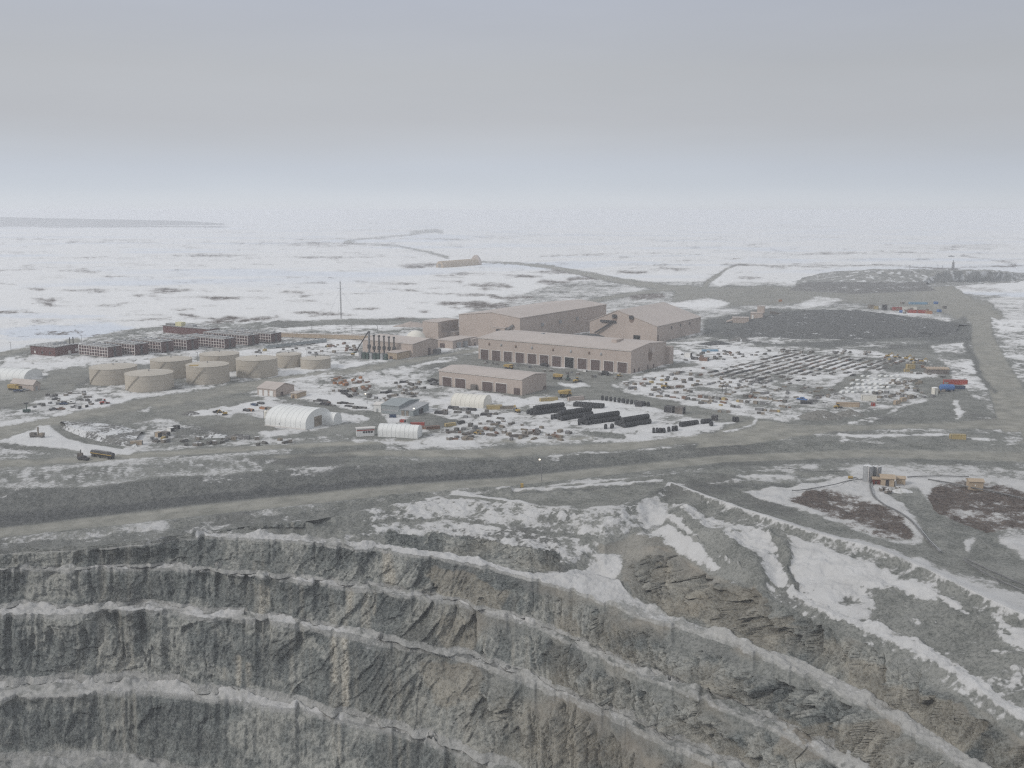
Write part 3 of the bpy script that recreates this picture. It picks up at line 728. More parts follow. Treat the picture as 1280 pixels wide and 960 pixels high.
def set_attr(me, name, arr):
    a = me.attributes.new(name, 'FLOAT_COLOR', 'POINT')
    a.data.foreach_set('color', np.ascontiguousarray(arr, np.float32).ravel())

def grid_object(name, rowmask, mat):
    q = quads[rowmask].reshape(-1, 4)
    u, inv = np.unique(q, return_inverse=True)
    inv = inv.reshape(-1).astype(np.int32)
    me = bpy.data.meshes.new(name)
    me.vertices.add(len(u)); me.vertices.foreach_set('co', co[u].ravel())
    me.loops.add(len(inv)); me.loops.foreach_set('vertex_index', inv)
    me.polygons.add(len(q)); me.polygons.foreach_set('loop_start', np.arange(0, len(inv), 4, dtype=np.int32))
    me.polygons.foreach_set('loop_total', np.full(len(q), 4, np.int32))
    me.update(calc_edges=True)
    me.polygons.foreach_set('use_smooth', np.ones(len(q), bool))
    f = lambda n: L[n].reshape(-1)[u]
    set_attr(me, 'cover', np.stack([f('snow'), f('road'), f('tundra'), f('rock')], -1))
    set_attr(me, 'soil', np.stack([f('dust'), f('brown'), f('ice'), f('dark')], -1))
    set_attr(me, 'frost', np.stack([f('lake'), f('dirt_exposure'), f('tone'), f('dirt_exposure')], -1))
    me.materials.append(mat)
    o = bpy.data.objects.new(name, me); COL.objects.link(o)
    o['kind'] = 'structure'
    return o
# ------------------------------------------------------------------ materials
def N(t, typ, **inp):
    n = t.nodes.new(typ)
    for k, v in inp.items():
        if k.startswith('_'): setattr(n, k[1:], v)
    return n

def new_mat(name, rough=.9, spec=.2):
    m = bpy.data.materials.new(name); m.use_nodes = True
    t = m.node_tree; b = t.nodes['Principled BSDF']
    b.inputs['Roughness'].default_value = rough
    b.inputs['Specular IOR Level'].default_value = spec
    return m, t, b

def noise(t, vec, scale, detail=4, rough=.55, out='Fac'):
    n = t.nodes.new('ShaderNodeTexNoise')
    n.inputs['Scale'].default_value = scale; n.inputs['Detail'].default_value = detail; n.inputs['Roughness'].default_value = rough
    if vec is not None: t.links.new(vec, n.inputs['Vector'])
    return n.outputs[out]

def math_(t, op, a, b=None, c=None, clamp=False):
    n = t.nodes.new('ShaderNodeMath'); n.operation = op; n.use_clamp = clamp
    for i, v in enumerate((a, b, c)):
        if v is None: continue
        if isinstance(v, (int, float)): n.inputs[i].default_value = v
        else: t.links.new(v, n.inputs[i])
    return n.outputs[0]

def smooth(t, v, lo, hi):
    n = t.nodes.new('ShaderNodeMapRange'); n.interpolation_type = 'SMOOTHSTEP'
    n.inputs['From Min'].default_value = lo; n.inputs['From Max'].default_value = hi
    t.links.new(v, n.inputs['Value'])
    return n.outputs[0]

def mix(t, fac, a, b):
    n = t.nodes.new('ShaderNodeMix'); n.data_type = 'RGBA'
    if isinstance(fac, (int, float)): n.inputs[0].default_value = fac
    else: t.links.new(fac, n.inputs[0])
    for i, v in ((6, a), (7, b)):
        if isinstance(v, tuple): n.inputs[i].default_value = (*v, 1)
        else: t.links.new(v, n.inputs[i])
    return n.outputs[2]

def scaled(t, vec, s):
    n = t.nodes.new('ShaderNodeMapping'); n.inputs['Scale'].default_value = s
    t.links.new(vec, n.inputs[0]); return n.outputs[0]

def ground_material():
    m, t, b = new_mat("ground_cover", .92, .12)
    pos = t.nodes.new('ShaderNodeNewGeometry').outputs['Position']
    def attr(n):
        a = t.nodes.new('ShaderNodeAttribute'); a.attribute_name = n
        s = t.nodes.new('ShaderNodeSeparateColor'); t.links.new(a.outputs['Color'], s.inputs[0])
        return s.outputs[0], s.outputs[1], s.outputs[2], a.outputs['Alpha']
    SN, RD, TU, RK = attr('cover'); DU, BR, IC, DK = attr('soil'); LK, DI, TO = attr('frost')[:3]
    n_big = noise(t, pos, .012, 5, .6); n_mid = noise(t, pos, .09, 6, .62); n_fin = noise(t, pos, .45, 6, .68); n_grit = noise(t, pos, 1.6, 4, .7)
    mixn = math_(t, 'MULTIPLY_ADD', n_fin, .55, math_(t, 'MULTIPLY', n_mid, .45))
    gravel = mix(t, smooth(t, mixn, .36, .64), (.092, .098, .091), (.25, .252, .236))
    gravel = mix(t, math_(t, 'MULTIPLY', smooth(t, n_grit, .42, .62), .6), gravel, (.205, .21, .197))
    gravel = mix(t, math_(t, 'MULTIPLY', smooth(t, n_big, .52, .66), .55), gravel, (.30, .302, .285))
    gravel = mix(t, math_(t, 'MULTIPLY', smooth(t, n_big, .47, .36), .6), gravel, (.10, .10, .098))
    road = mix(t, smooth(t, n_mid, .3, .7), (.215, .212, .188), (.32, .312, .278))
    col = mix(t, smooth(t, RD, .05, 1.0), gravel, road)
    dark = mix(t, smooth(t, n_fin, .3, .7), (.06, .064, .066), (.125, .128, .128))
    col = mix(t, DK, col, dark)
    tun = mix(t, smooth(t, n_fin, .35, .68), (.055, .042, .038), (.15, .125, .11))
    tm = smooth(t, math_(t, 'ADD', TU, math_(t, 'MULTIPLY_ADD', n_fin, .9, -.45)), .35, .6)
    col = mix(t, tm, col, tun)
    # rock
    rv = scaled(t, pos, (1, 1, .16))
    stri = noise(t, rv, .55, 6, .65)
    blk = noise(t, pos, .16, 6, .62)
    rock = mix(t, smooth(t, stri, .34, .68), (.063, .071, .070), (.195, .21, .202))
    rock = mix(t, smooth(t, blk, .52, .74), rock, (.25, .255, .24))
    rock = mix(t, math_(t, 'MULTIPLY', smooth(t, TO, .52, .62), .85), rock, mix(t, smooth(t, stri, .4, .6), (.20, .205, .19), (.39, .388, .355)))
    rock = mix(t, math_(t, 'MULTIPLY', smooth(t, TO, .48, .38), .8), rock, (.060, .068, .068))
    brown = mix(t, smooth(t, blk, .3, .7), (.165, .145, .112), (.37, .335, .27))
    rock = mix(t, math_(t, 'MULTIPLY', BR, .74), rock, brown)
    icec = mix(t, smooth(t, noise(t, scaled(t, pos, (1, 1, .05)), 1.1, 4, .6), .38, .62), (.25, .225, .18), (.54, .51, .44))
    rock = mix(t, math_(t, 'MULTIPLY', IC, .95), rock, icec)
    grain = noise(t, pos, .9, 3, .75)
    rock = mix(t, math_(t, 'MULTIPLY', smooth(t, grain, .46, .60), .38), rock, (.27, .275, .26))
    rock = mix(t, math_(t, 'MULTIPLY', smooth(t, grain, .50, .38), .45), rock, (.045, .05, .05))
    col = mix(t, math_(t, 'MULTIPLY', math_(t, 'MULTIPLY', smooth(t, grain, .50, .38), .40), math_(t, 'SUBTRACT', 1.0, RD)), col, (.06, .065, .062))
    col = mix(t, RK, col, rock)
    col = mix(t, math_(t, 'MULTIPLY', math_(t, 'MULTIPLY', BR, .5), math_(t, 'SUBTRACT', 1.0, RK)), col, (.30, .255, .20))
    dust = mix(t, smooth(t, mixn, .35, .65), (.235, .235, .225), (.40, .397, .382))
    col = mix(t, smooth(t, math_(t, 'ADD', DU, math_(t, 'MULTIPLY_ADD', mixn, .8, -.4)), .2, .7), col, dust)
    # snow lies where its amount beats the lumps of the ground
    sn_n = math_(t, 'MULTIPLY_ADD', n_fin, .75, math_(t, 'MULTIPLY_ADD', n_mid, .55, math_(t, 'MULTIPLY', n_grit, .25)))
    lev = math_(t, 'ADD', math_(t, 'SUBTRACT', SN, .5), math_(t, 'MULTIPLY', math_(t, 'SUBTRACT', .775, sn_n), 1.5))
    sm = smooth(t, lev, -.15, .19)
    snow_c = mix(t, smooth(t, n_mid, .3, .7), (.62, .63, .65), (.80, .81, .83))
    snow_c = mix(t, math_(t, 'MULTIPLY', smooth(t, SN, .55, .9), .55), mix(t, .5, snow_c, (.55, .54, .52)), (.86, .87, .885))
    sas = noise(t, scaled(t, pos, (.35, 1.2, 1)), .22, 5, .65)
    snow_c = mix(t, math_(t, 'MULTIPLY', smooth(t, sas, .48, .66), .35), snow_c, (.60, .60, .60))
    snow_c = mix(t, math_(t, 'MULTIPLY', LK, .75), snow_c, (.62, .68, .78))
    snow_c = mix(t, math_(t, 'MULTIPLY', DU, .55), snow_c, (.48, .46, .435))
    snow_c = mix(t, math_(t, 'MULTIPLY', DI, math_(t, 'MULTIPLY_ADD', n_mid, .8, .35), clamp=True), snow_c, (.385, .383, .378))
    col = mix(t, sm, col, snow_c)
    t.links.new(col, b.inputs['Base Color'])
    bp = t.nodes.new('ShaderNodeBump'); bp.inputs['Strength'].default_value = .55; bp.inputs['Distance'].default_value = 1.4
    hgt = math_(t, 'ADD', math_(t, 'MULTIPLY', n_fin, .7), math_(t, 'MULTIPLY', n_grit, .35))
    hgt = math_(t, 'ADD', hgt, math_(t, 'MULTIPLY', math_(t, 'MULTIPLY', math_(t, 'ADD', stri, n_fin), RK), 1.7))
    hgt = math_(t, 'MULTIPLY', hgt, math_(t, 'MULTIPLY_ADD', RD, -.8, 1.0))
    t.links.new(hgt, bp.inputs['Height'])
    t.links.new(bp.outputs[0], b.inputs['Normal'])
    return m

M_GROUND = ground_material()
ob_ground = grid_object('ground', (rowseg == 0) | (rowseg == 1) | (rowseg == 3) , M_GROUND)
ob_road = grid_object('haul_road', rowseg == 2, M_GROUND)
ob_pit = grid_object('pit', rowseg >= 4, M_GROUND)

# height of the finished ground under a point, for standing things on it
_cw = np.clip(np.searchsorted(cols, 0), 0, NC - 1)
def ground_z(px, py):
    c = int(np.clip(np.searchsorted(cols, px), 0, NC - 1))
    col_py = PY[:, c]
    r = int(np.argmin(np.abs(col_py - py)))
    return float(Z[r, c])

# ------------------------------------------------------------------ the air
def haze_box(dens):
    me = bpy.data.meshes.new('haze'); bm = bmesh.new()
    bmesh.ops.create_cube(bm, size=1.0)
    x, y0, y1, z0, z1 = 60000, -3000, 60000, float(Z.min()) - 1.0, max(float(Z.max()), H) + 6.0
    for v in bm.verts:
        v.co = (v.co.x * 2 * x, y0 if v.co.y < 0 else y1, z0 if v.co.z < 0 else z1)
    bm.to_mesh(me); bm.free()
    m = bpy.data.materials.new('air'); m.use_nodes = True
    t = m.node_tree; t.nodes.clear()
    o = t.nodes.new('ShaderNodeOutputMaterial'); v = t.nodes.new('ShaderNodeVolumePrincipled')
    v.inputs['Color'].default_value = (.94, .96, 1.0, 1); v.inputs['Density'].default_value = dens
    v.inputs['Anisotropy'].default_value = 0.2
    t.links.new(v.outputs[0], o.inputs['Volume'])
    me.materials.append(m)
    ob = bpy.data.objects.new('haze', me); COL.objects.link(ob); ob['kind'] = 'stuff'
    return ob
haze_box(0.00017)
# ------------------------------------------------------------------ kit: meshes, materials, things
class MB:
    def __init__(s): s.v = []; s.f = []
    def add(s, vs, fs):
        n = len(s.v); s.v += [tuple(v) for v in vs]; s.f += [tuple(i + n for i in f) for f in fs]; return s
    def box(s, x0, x1, y0, y1, z0, z1):
        return s.add([(x0, y0, z0), (x1, y0, z0), (x1, y1, z0), (x0, y1, z0), (x0, y0, z1), (x1, y0, z1), (x1, y1, z1), (x0, y1, z1)],
                     [(0, 3, 2, 1), (4, 5, 6, 7), (0, 1, 5, 4), (1, 2, 6, 5), (2, 3, 7, 6), (3, 0, 4, 7)])
    def prism(s, prof, a0, a1, axis='x'):
        """prof: closed outline (counter-clockwise) swept from a0 to a1; axis x: (y, z), axis y: (x, z), axis z: (x, y)"""
        n = len(prof)
        def pt(p, a):
            return (a, p[0], p[1]) if axis == 'x' else ((p[0], a, p[1]) if axis == 'y' else (p[0], p[1], a))
        vs = [pt(p, a0) for p in prof] + [pt(p, a1) for p in prof]
        fs = [tuple(range(n - 1, -1, -1)), tuple(range(n, 2 * n))] + [(i, (i + 1) % n, n + (i + 1) % n, n + i) for i in range(n)]
        return s.add(vs, fs)
    def lathe(s, prof, seg=24, c=(0, 0, 0), axis='z'):
        """prof: (r, h) from bottom to top, closed with caps"""
        vs, fs = [], []
        for r, h in prof:
            for k in range(seg):
                a = 2 * math.pi * k / seg
                u, v_ = r * math.cos(a), r * math.sin(a)
                p = (u, v_, h) if axis == 'z' else ((h, u, v_) if axis == 'x' else (u, h, v_))
                vs.append((p[0] + c[0], p[1] + c[1], p[2] + c[2]))
        m = len(prof)
        for i in range(m - 1):
            for k in range(seg):
                fs.append((i * seg + k, i * seg + (k + 1) % seg, (i + 1) * seg + (k + 1) % seg, (i + 1) * seg + k))
        fs.append(tuple(range(seg - 1, -1, -1))); fs.append(tuple(range((m - 1) * seg, m * seg)))
        return s.add(vs, fs)
    def bar(s, a, b, w, h=None):
        a, b = Vector(a), Vector(b); d = (b - a)
        if d.length < 1e-6: return s
        d.normalize(); h = h or w
        u = d.cross(Vector((0, 0, 1)))
        if u.length < 1e-3: u = Vector((1, 0, 0))
        u.normalize(); q = u.cross(d).normalized()
        r = []
        for p in (a, b):
            for su, sq in ((-1, -1), (1, -1), (1, 1), (-1, 1)):
                r.append(p + u * su * w / 2 + q * sq * h / 2)
        return s.add(r, [(0, 3, 2, 1), (4, 5, 6, 7), (0, 1, 5, 4), (1, 2, 6, 5), (2, 3, 7, 6), (3, 0, 4, 7)])
    def tube(s, pts, r, seg=8):
        pts = [Vector(p) for p in pts]; rings = []
        for i, p in enumerate(pts):
            d = (pts[min(i + 1, len(pts) - 1)] - pts[max(i - 1, 0)]).normalized()
            u = d.cross(Vector((0, 0, 1)))
            if u.length < 1e-3: u = Vector((1, 0, 0))
            u.normalize(); q = u.cross(d)
            rings.append([p + (u * math.cos(2 * math.pi * k / seg) + q * math.sin(2 * math.pi * k / seg)) * r for k in range(seg)])
        vs = [v for r_ in rings for v in r_]
        fs = [(i * seg + k, i * seg + (k + 1) % seg, (i + 1) * seg + (k + 1) % seg, (i + 1) * seg + k) for i in range(len(pts) - 1) for k in range(seg)]
        fs += [tuple(range(seg - 1, -1, -1)), tuple(range((len(pts) - 1) * seg, len(pts) * seg))]
        return s.add(vs, fs)
    def mesh(s, name, mat, smooth=False, bevel=0):
        me = bpy.data.meshes.new(name); me.from_pydata(s.v, [], s.f); me.materials.append(mat)
        bm = bmesh.new(); bm.from_mesh(me)
        bmesh.ops.recalc_face_normals(bm, faces=bm.faces)
        if bevel:
            bmesh.ops.bevel(bm, geom=[e for e in bm.edges], offset=bevel, segments=1, affect='EDGES', clamp_overlap=True)
        bm.to_mesh(me); bm.free()
        if smooth:
            me.polygons.foreach_set('use_smooth', np.ones(len(me.polygons), bool))
            try: me.set_sharp_from_angle(angle=math.radians(40))
            except Exception: pass
        me.update(); return me
    def build(s, name, mat, parent=None, smooth=False, bevel=0):
        o = bpy.data.objects.new(name, s.mesh(name, mat, smooth, bevel)); COL.objects.link(o)
        if parent is not None: o.parent = parent
        return o

def tag(o, label, cat, group=None):
    o['label'] = label; o['category'] = cat
    if group: o['group'] = group
    return o

def thing(name, label, cat, loc, rz=0.0, group=None):
    o = bpy.data.objects.new(name, None); COL.objects.link(o)
    o.empty_display_size = 2
    o.location = loc; o.rotation_euler = (0, 0, rz)
    return tag(o, label, cat, group)

_KIDS = {}
def kids(o):
    k = o.name
    if k not in _KIDS: _KIDS[k] = list(o.children)
    return _KIDS[k]

def dup(root, loc, rz, label=None, group=None, scale=None, mat=None):
    r = root.copy(); COL.objects.link(r); r.location = loc; r.rotation_euler = (0, 0, rz)
    if scale: r.scale = (scale, scale, scale) if isinstance(scale, (int, float)) else scale
    if label: r['label'] = label
    if group: r['group'] = group
    for ch in kids(root):
        c = ch.copy(); COL.objects.link(c); c.parent = r
        for g in kids(ch):
            d = g.copy(); COL.objects.link(d); d.parent = c
    return r

def paint(name, c, rough=.7, var=.12, rib=0.0, grime=.25, spec=.3, scale=.25):
    """painted or clad surface: uneven colour, runs of grime, optional ribbed sheet"""
    m, t, b = new_mat(name, rough, spec)
    tcn = t.nodes.new('ShaderNodeTexCoord'); o = tcn.outputs['Object']
    n1 = noise(t, o, scale, 5, .6)
    n2 = noise(t, scaled(t, o, (1, 1, .12)), scale * 3, 5, .65)
    lo = tuple(max(0, v * (1 - var)) for v in c); hi = tuple(min(1, v * (1 + var)) for v in c)
    col = mix(t, smooth(t, n1, .3, .7), lo, hi)
    col = mix(t, math_(t, 'MULTIPLY', smooth(t, n2, .5, .75), grime), col, (.20, .17, .14))
    t.links.new(col, b.inputs['Base Color'])
    if rib:
        wv = t.nodes.new('ShaderNodeTexWave'); wv.wave_type = 'BANDS'; wv.bands_direction = 'DIAGONAL'
        wv.inputs['Scale'].default_value = rib
        t.links.new(scaled(t, o, (1, 1, 0)), wv.inputs['Vector'])
        bp = t.nodes.new('ShaderNodeBump'); bp.inputs['Strength'].default_value = .3; bp.inputs['Distance'].default_value = .1
        t.links.new(wv.outputs['Fac'], bp.inputs['Height']); t.links.new(bp.outputs[0], b.inputs['Normal'])
    return m

def snowy(name, c, amount=.5):
    """a roof or top with wind-packed snow left on it"""
    m, t, b = new_mat(name, .85, .2)
    o = t.nodes.new('ShaderNodeTexCoord').outputs['Object']
    g = t.nodes.new('ShaderNodeNewGeometry'); s = t.nodes.new('ShaderNodeSeparateXYZ'); t.links.new(g.outputs['Normal'], s.inputs[0])
    n1 = noise(t, o, .5, 5, .6)
    f = math_(t, 'MULTIPLY', smooth(t, s.outputs['Z'], .45, .8), smooth(t, n1, .66 - amount * .4, .74 - amount * .4))
    base = mix(t, smooth(t, noise(t, o, 1.2, 4), .3, .7), tuple(v * .8 for v in c), tuple(min(1, v * 1.15) for v in c))
    t.links.new(mix(t, f, base, (.60, .61, .62)), b.inputs['Base Color'])
    return m

BEIGE = paint('beige_cladding', (.43, .365, .325), rib=1.2, grime=.12, var=.05, scale=.06)
BEIGE_ROOF = paint('beige_roof_sheet', (.45, .40, .37), rib=1.0, grime=.08, var=.05, scale=.06)
TANK = paint('tank_paint', (.435, .395, .335), grime=.06, var=.04, scale=.1)
TANK_TOP = paint('tank_roof_paint', (.45, .415, .36), grime=.10, var=.05, scale=.1)
DOOR = paint('brown_roller_door', (.105, .076, .072), rib=0, grime=.1, var=.1)
BLACKHOLE = paint('painted_dark_inside', (.012, .012, .013), grime=0, var=.05)  # for solid panels: the dark of an unlit interior put into the colour
SOOT = paint('soot_stain', (.20, .14, .11), grime=.7, var=.3, scale=.7)
MAROON = paint('maroon_siding', (.105, .042, .040), grime=.15, var=.1)
MAROON_SHADE = paint('maroon_shade', (.082, .040, .040), grime=.15, var=.1)  # darker copy of the siding: shade on the end faces put into colour
WHITE = paint('white_paint', (.70, .70, .69), grime=.08, var=.04)
PALE = paint('pale_trim', (.60, .58, .56), grime=.1, var=.05)
FABRIC = paint('white_fabric', (.70, .71, .70), rough=.6, grime=.05, var=.03, scale=.15)
CREAM = paint('cream_fabric', (.68, .66, .60), rough=.6, grime=.05, var=.04, scale=.15)
GREYROOF = snowy('grey_roof', (.20, .20, .20), .42)
BEIGE_SNOW = snowy('beige_roof_with_snow', (.42, .38, .35), .30)
GLASS = paint('dark_window', (.035, .037, .042), rough=.2, spec=.6, grime=0)
GALV = paint('galvanised_steel', (.33, .34, .35), rough=.5, rib=2.5, grime=.15)
GREYBLUE = paint('grey_blue_sheet', (.27, .30, .31), rib=1.5, grime=.12, var=.05)
STEEL_DK = paint('dark_steel', (.05, .05, .055), grime=.25, var=.2)
STEEL = paint('grey_steel', (.20, .20, .205), grime=.2, var=.15)
PIPE_BRN = paint('weathered_pipe', (.15, .135, .125), grime=.35, var=.35)
TIMBER = paint('weathered_timber', (.235, .205, .17), grime=.4, var=.3)
RUST = paint('rusty_steel', (.19, .115, .085), grime=.3, var=.25)
ORANGE = paint('orange_paint', (.36, .17, .08), grime=.25, var=.15)
YELLOW = paint('yellow_machine_paint', (.40, .28, .09), grime=.3, var=.15)
YELLOWB = paint('tan_container_paint', (.42, .33, .16), rib=2, grime=.2, var=.1)
TAN = paint('tan_sheet', (.40, .32, .235), rib=1.5, grime=.15, var=.08)
RED = paint('red_paint', (.33, .055, .04), grime=.2, var=.12)
BLUE = paint('blue_paint', (.06, .15, .36), grime=.15, var=.1)
DKBLUE = paint('dark_blue_paint', (.035, .06, .12), grime=.1, var=.1)
LTBLUE = paint('faded_blue_sheet', (.16, .30, .42), grime=.2, var=.1)
GREEN = paint('dark_green_paint', (.05, .085, .075), grime=.2, var=.15)
RUBBER = paint('tyre_rubber', (.045, .048, .054), rough=.85, grime=.45, var=.35, scale=.5)
SNOWTOP = snowy('snowed_crate', (.22, .20, .18), .6)
DARKTOP = snowy('snowed_dark_stack', (.13, .125, .12), .34)
LAMP_ON = bpy.data.materials.new('lit_lamp'); LAMP_ON.use_nodes = True
LAMP_ON.node_tree.nodes['Principled BSDF'].inputs['Base Color'].default_value = (1, .9, .75, 1)
LAMP_ON.node_tree.nodes['Principled BSDF'].inputs['Emission Color'].default_value = (1, .86, .66, 1)
LAMP_ON.node_tree.nodes['Principled BSDF'].inputs['Emission Strength'].default_value = 3.0

AX = math.radians(-34.0)       # the camp's long axis

def axes(a=AX):
    return Vector((math.cos(a), math.sin(a), 0)), Vector((-math.sin(a), math.cos(a), 0))

def run_to(p, d, px):
    """how far from p along d until picture column px"""
    def g(s):
        q = p + d * s
        return to_px(q)[0] - px
    lo, hi = 0.0, 2000.0
    # column changes steadily along d
    s0 = g(0.0)
    if s0 == 0: return 0.0
    step = 1.0
    while step < 2000 and g(step) * s0 > 0: step *= 1.5
    lo, hi = 0.0, step
    for _ in range(60):
        mid = (lo + hi) / 2
        if g(mid) * s0 > 0: lo = mid
        else: hi = mid
    return (lo + hi) / 2

def footprint(px, py, pxl, pxr, pyt, a=AX, z=0.0):
    """near corner base (px, py), left and right corner columns, near corner top row -> origin at the left front corner, length, width, height"""
    ex, ey = axes(a)
    p = at(px, py, z)
    L_ = run_to(p, -ex, pxl); W_ = run_to(p, ey, pxr)
    return p - ex * L_, L_, W_, up_height(p, pyt)

def gable_roof(mb, L_, W_, h, rise, over=.5, th=.5, ridge=.5):
    yr = W_ * ridge
    o = over; s0 = rise / yr; s1 = rise / (W_ - yr)
    prof = [(-o, h - o * s0), (yr, h + rise), (W_ + o, h - o * s1), (W_ + o, h - o * s1 + th), (yr, h + rise + th), (-o, h - o * s0 + th)]
    mb.prism(prof, -o, L_ + o, 'x'); return mb

def gable_walls(mb, L_, W_, h, rise, ridge=.5, z0=-1.0):
    mb.prism([(0, z0), (W_, z0), (W_, h), (W_ * ridge, h + rise), (0, h)], 0, L_, 'x'); return mb
# ------------------------------------------------------------------ the processing plant
def hall(name, label, cat, px, py, pxl, pxr, pyt, rise=3.0, a=AX, wall=None, roof=None, ridge=.5, th=.5, over=.5, z=0.0, length=None, width=None, height=None):
    o, L_, W_, h = footprint(px, py, pxl, pxr, pyt, a, z)
    if width: W_ = width
    if length:
        o = o + axes(a)[0] * (L_ - length); L_ = length
    if height: h = height
    t = thing(name, label, cat, o, a)
    gable_walls(MB(), L_, W_, h, rise, ridge).build('wall', wall or BEIGE, t)
    gable_roof(MB(), L_, W_, h + .02, rise, over, th, ridge).build('roof', roof or BEIGE_ROOF, t)
    t['dims'] = (L_, W_, h)
    return t, L_, W_, h

# truck workshop with the row of doors
t, L_, W_, h = hall('truck_workshop', 'long beige workshop with a row of twelve tall brown doors along its front', 'workshop', 788.5, 467.6, 598, 832, 438.7, rise=3.2)
for i in range(12):
    x = L_ * (i + .14) / 12.0 * .985 + 1.0; wdt = L_ / 12 * .68; dh = h * .47
    d = MB().box(x, x + wdt, -.22, .05, -.5, dh).build('door', BLACKHOLE if i == 7 else DOOR, t)
    if i == 7: d['label'] = 'black panel painted as the dark inside of an open doorway'
    f = MB().prism([(x - .5, -.5), (x, -.5), (x, dh), (x + wdt, dh), (x + wdt, -.5), (x + wdt + .5, -.5), (x + wdt + .5, dh + .5), (x - .5, dh + .5)], -.35, .02, 'y')
    f.build('door_frame', PALE, d)
    for q in range(4):
        MB().box(x + .2, x + wdt - .2, -.27, -.23, dh * (q + .5) / 4, dh * (q + .5) / 4 + .12).build('door_rail', STEEL_DK, d) if q in (1, 3) else None
for i, fx in enumerate((.075, .16, .26, .37, .51, .625, .74, .815)):
    v = MB().prism([(-1.0, h * .72), (0.02, h * .68), (0.02, h * .82), (-1.0, h * .78)], L_ * fx, L_ * fx + 1.4, 'x').build('exhaust_hood', GALV if i % 2 else SOOT, t)
for x in (.08, .2, .45, .62):
    MB().box(L_ * .93, L_ + .18, W_ * x, W_ * x + 2.6, -.5, 4.0 if x < .5 else 3.2).build('side_door', DOOR, t)
MB().box(L_ - .05, L_ + 3.2, W_ * .50, W_ * .57, h * .74, h * .92).build('wall_fan_unit', BEIGE_ROOF, t)
pt = []
for k in range(26):
    a_ = 2 * math.pi * k / 26; r_ = 5.6 * (.75 + .4 * random.random())
    pt.append((W_ * .535 + r_ * .9 * math.cos(a_), h * .62 + r_ * 1.05 * math.sin(a_)))
MB().prism(pt, L_ + .03, L_ + .08, 'x').build('soot_mark', SOOT, t)
MB().box(L_ * .80, L_ * .82 + 2, W_ * .35, W_ * .55, h + 1.5, h + 5.5).build('roof_vent', BEIGE, t)
MB().box(L_ * .3, L_ * .31, W_ * .5, W_ * .56, h + 2, h + 4.6).build('roof_vent', GALV, t)
MB().box(-.5, L_ + .5, -.75, -.45, h - .4, h - .05).build('gutter', PALE, t)
MB().box(L_ * .985, L_ + 4, W_ + .02, W_ + 9, -1, h * .8).build('lean_to', BEIGE, t)
shop_h = h

# second workshop
t, L_, W_, h = hall('vehicle_shed', 'beige shed with five brown doors standing in front of the long workshop', 'shed', 652.7, 494.2, 549, 682.7, 474.6, rise=2.2)
for i, (fx, wd) in enumerate(((.045, .115), (.205, .125), (.535, .125), (.695, .125))):
    d = MB().box(L_ * fx, L_ * (fx + wd), -.2, .05, -.5, h * .60).build('door', DOOR, t)
    u0, u1 = L_ * fx, L_ * (fx + wd)
    MB().prism([(u0 - .35, -.5), (u0, -.5), (u0, h * .6), (u1, h * .6), (u1, -.5), (u1 + .35, -.5), (u1 + .35, h * .64), (u0 - .35, h * .64)], -.3, .02, 'y').build('door_frame', PALE, d)
MB().box(L_ * .905, L_ * .975, -.2, .05, -.5, h * .42).build('door', DOOR, t)
MB().box(L_ * .41, L_ * .475, -2.4, -.02, 0, h * .34).build('entry_porch', PIPE_BRN, t)
MB().box(-.4, L_ + .4, -.7, -.5, h - .35, h).build('gutter', PALE, t)
MB().box(L_ - .05, L_ + .14, W_ * .88, W_ * .98, -.5, 3).build('side_door', DOOR, t)

# main processing hall (end gable to the viewer) and the cross hall
exA, eyA = axes()
pm = at(650, 431.0); 
t, L_, W_, h = hall('processing_hall', 'tallest beige hall, its long grey side running back from a plain gable end', 'hall', 650, 431.0, 574, 757.5, 397.7, rise=2.6)
# its ridge runs back along the long side: rebuild walls and roof across
for c in list(t.children): bpy.data.objects.remove(c)
rise = 4.2
MB().prism([(0, -1), (L_, -1), (L_, h), (L_ * .55, h + rise), (0, h - 0.5)], 0, W_, 'y').build('wall', BEIGE, t)
MB().prism([(-.6, h - .95), (L_ * .55, h + rise), (L_ + .6, h - .25), (L_ + .6, h + .35), (L_ * .55, h + rise + .6), (-.6, h - .35)], -.6, W_ + .6, 'y').build('roof', BEIGE_ROOF, t)
MB().box(L_ * .60, L_ * .80, -5.5, .02, 0, h * .60).build('gable_porch', BEIGE, t)
MB().box(L_ * .585, L_ * .815, -6.1, .02, h * .601, h * .63).build('porch_roof', BEIGE_ROOF, t)
MB().box(L_ * .66, L_ * .73, -5.75, -5.45, 4, h * .55).build('porch_shade_panel', STEEL_DK, t)  # solid panel; the shade inside the porch is given by its dark colour
MB().bar((L_ * .72, -5.8, h * .35), (L_ * .90, -1.2, h * .72), 2.2, 2.4).build('conveyor_gallery', STEEL, t)
for yy in (.22, .42, .62):
    MB().box(L_ + .02, L_ + 1.6, W_ * yy, W_ * yy + 4, h * .55, h * .68).build('wall_louvre', GALV, t)
main_L, main_W, main_h = L_, W_, h

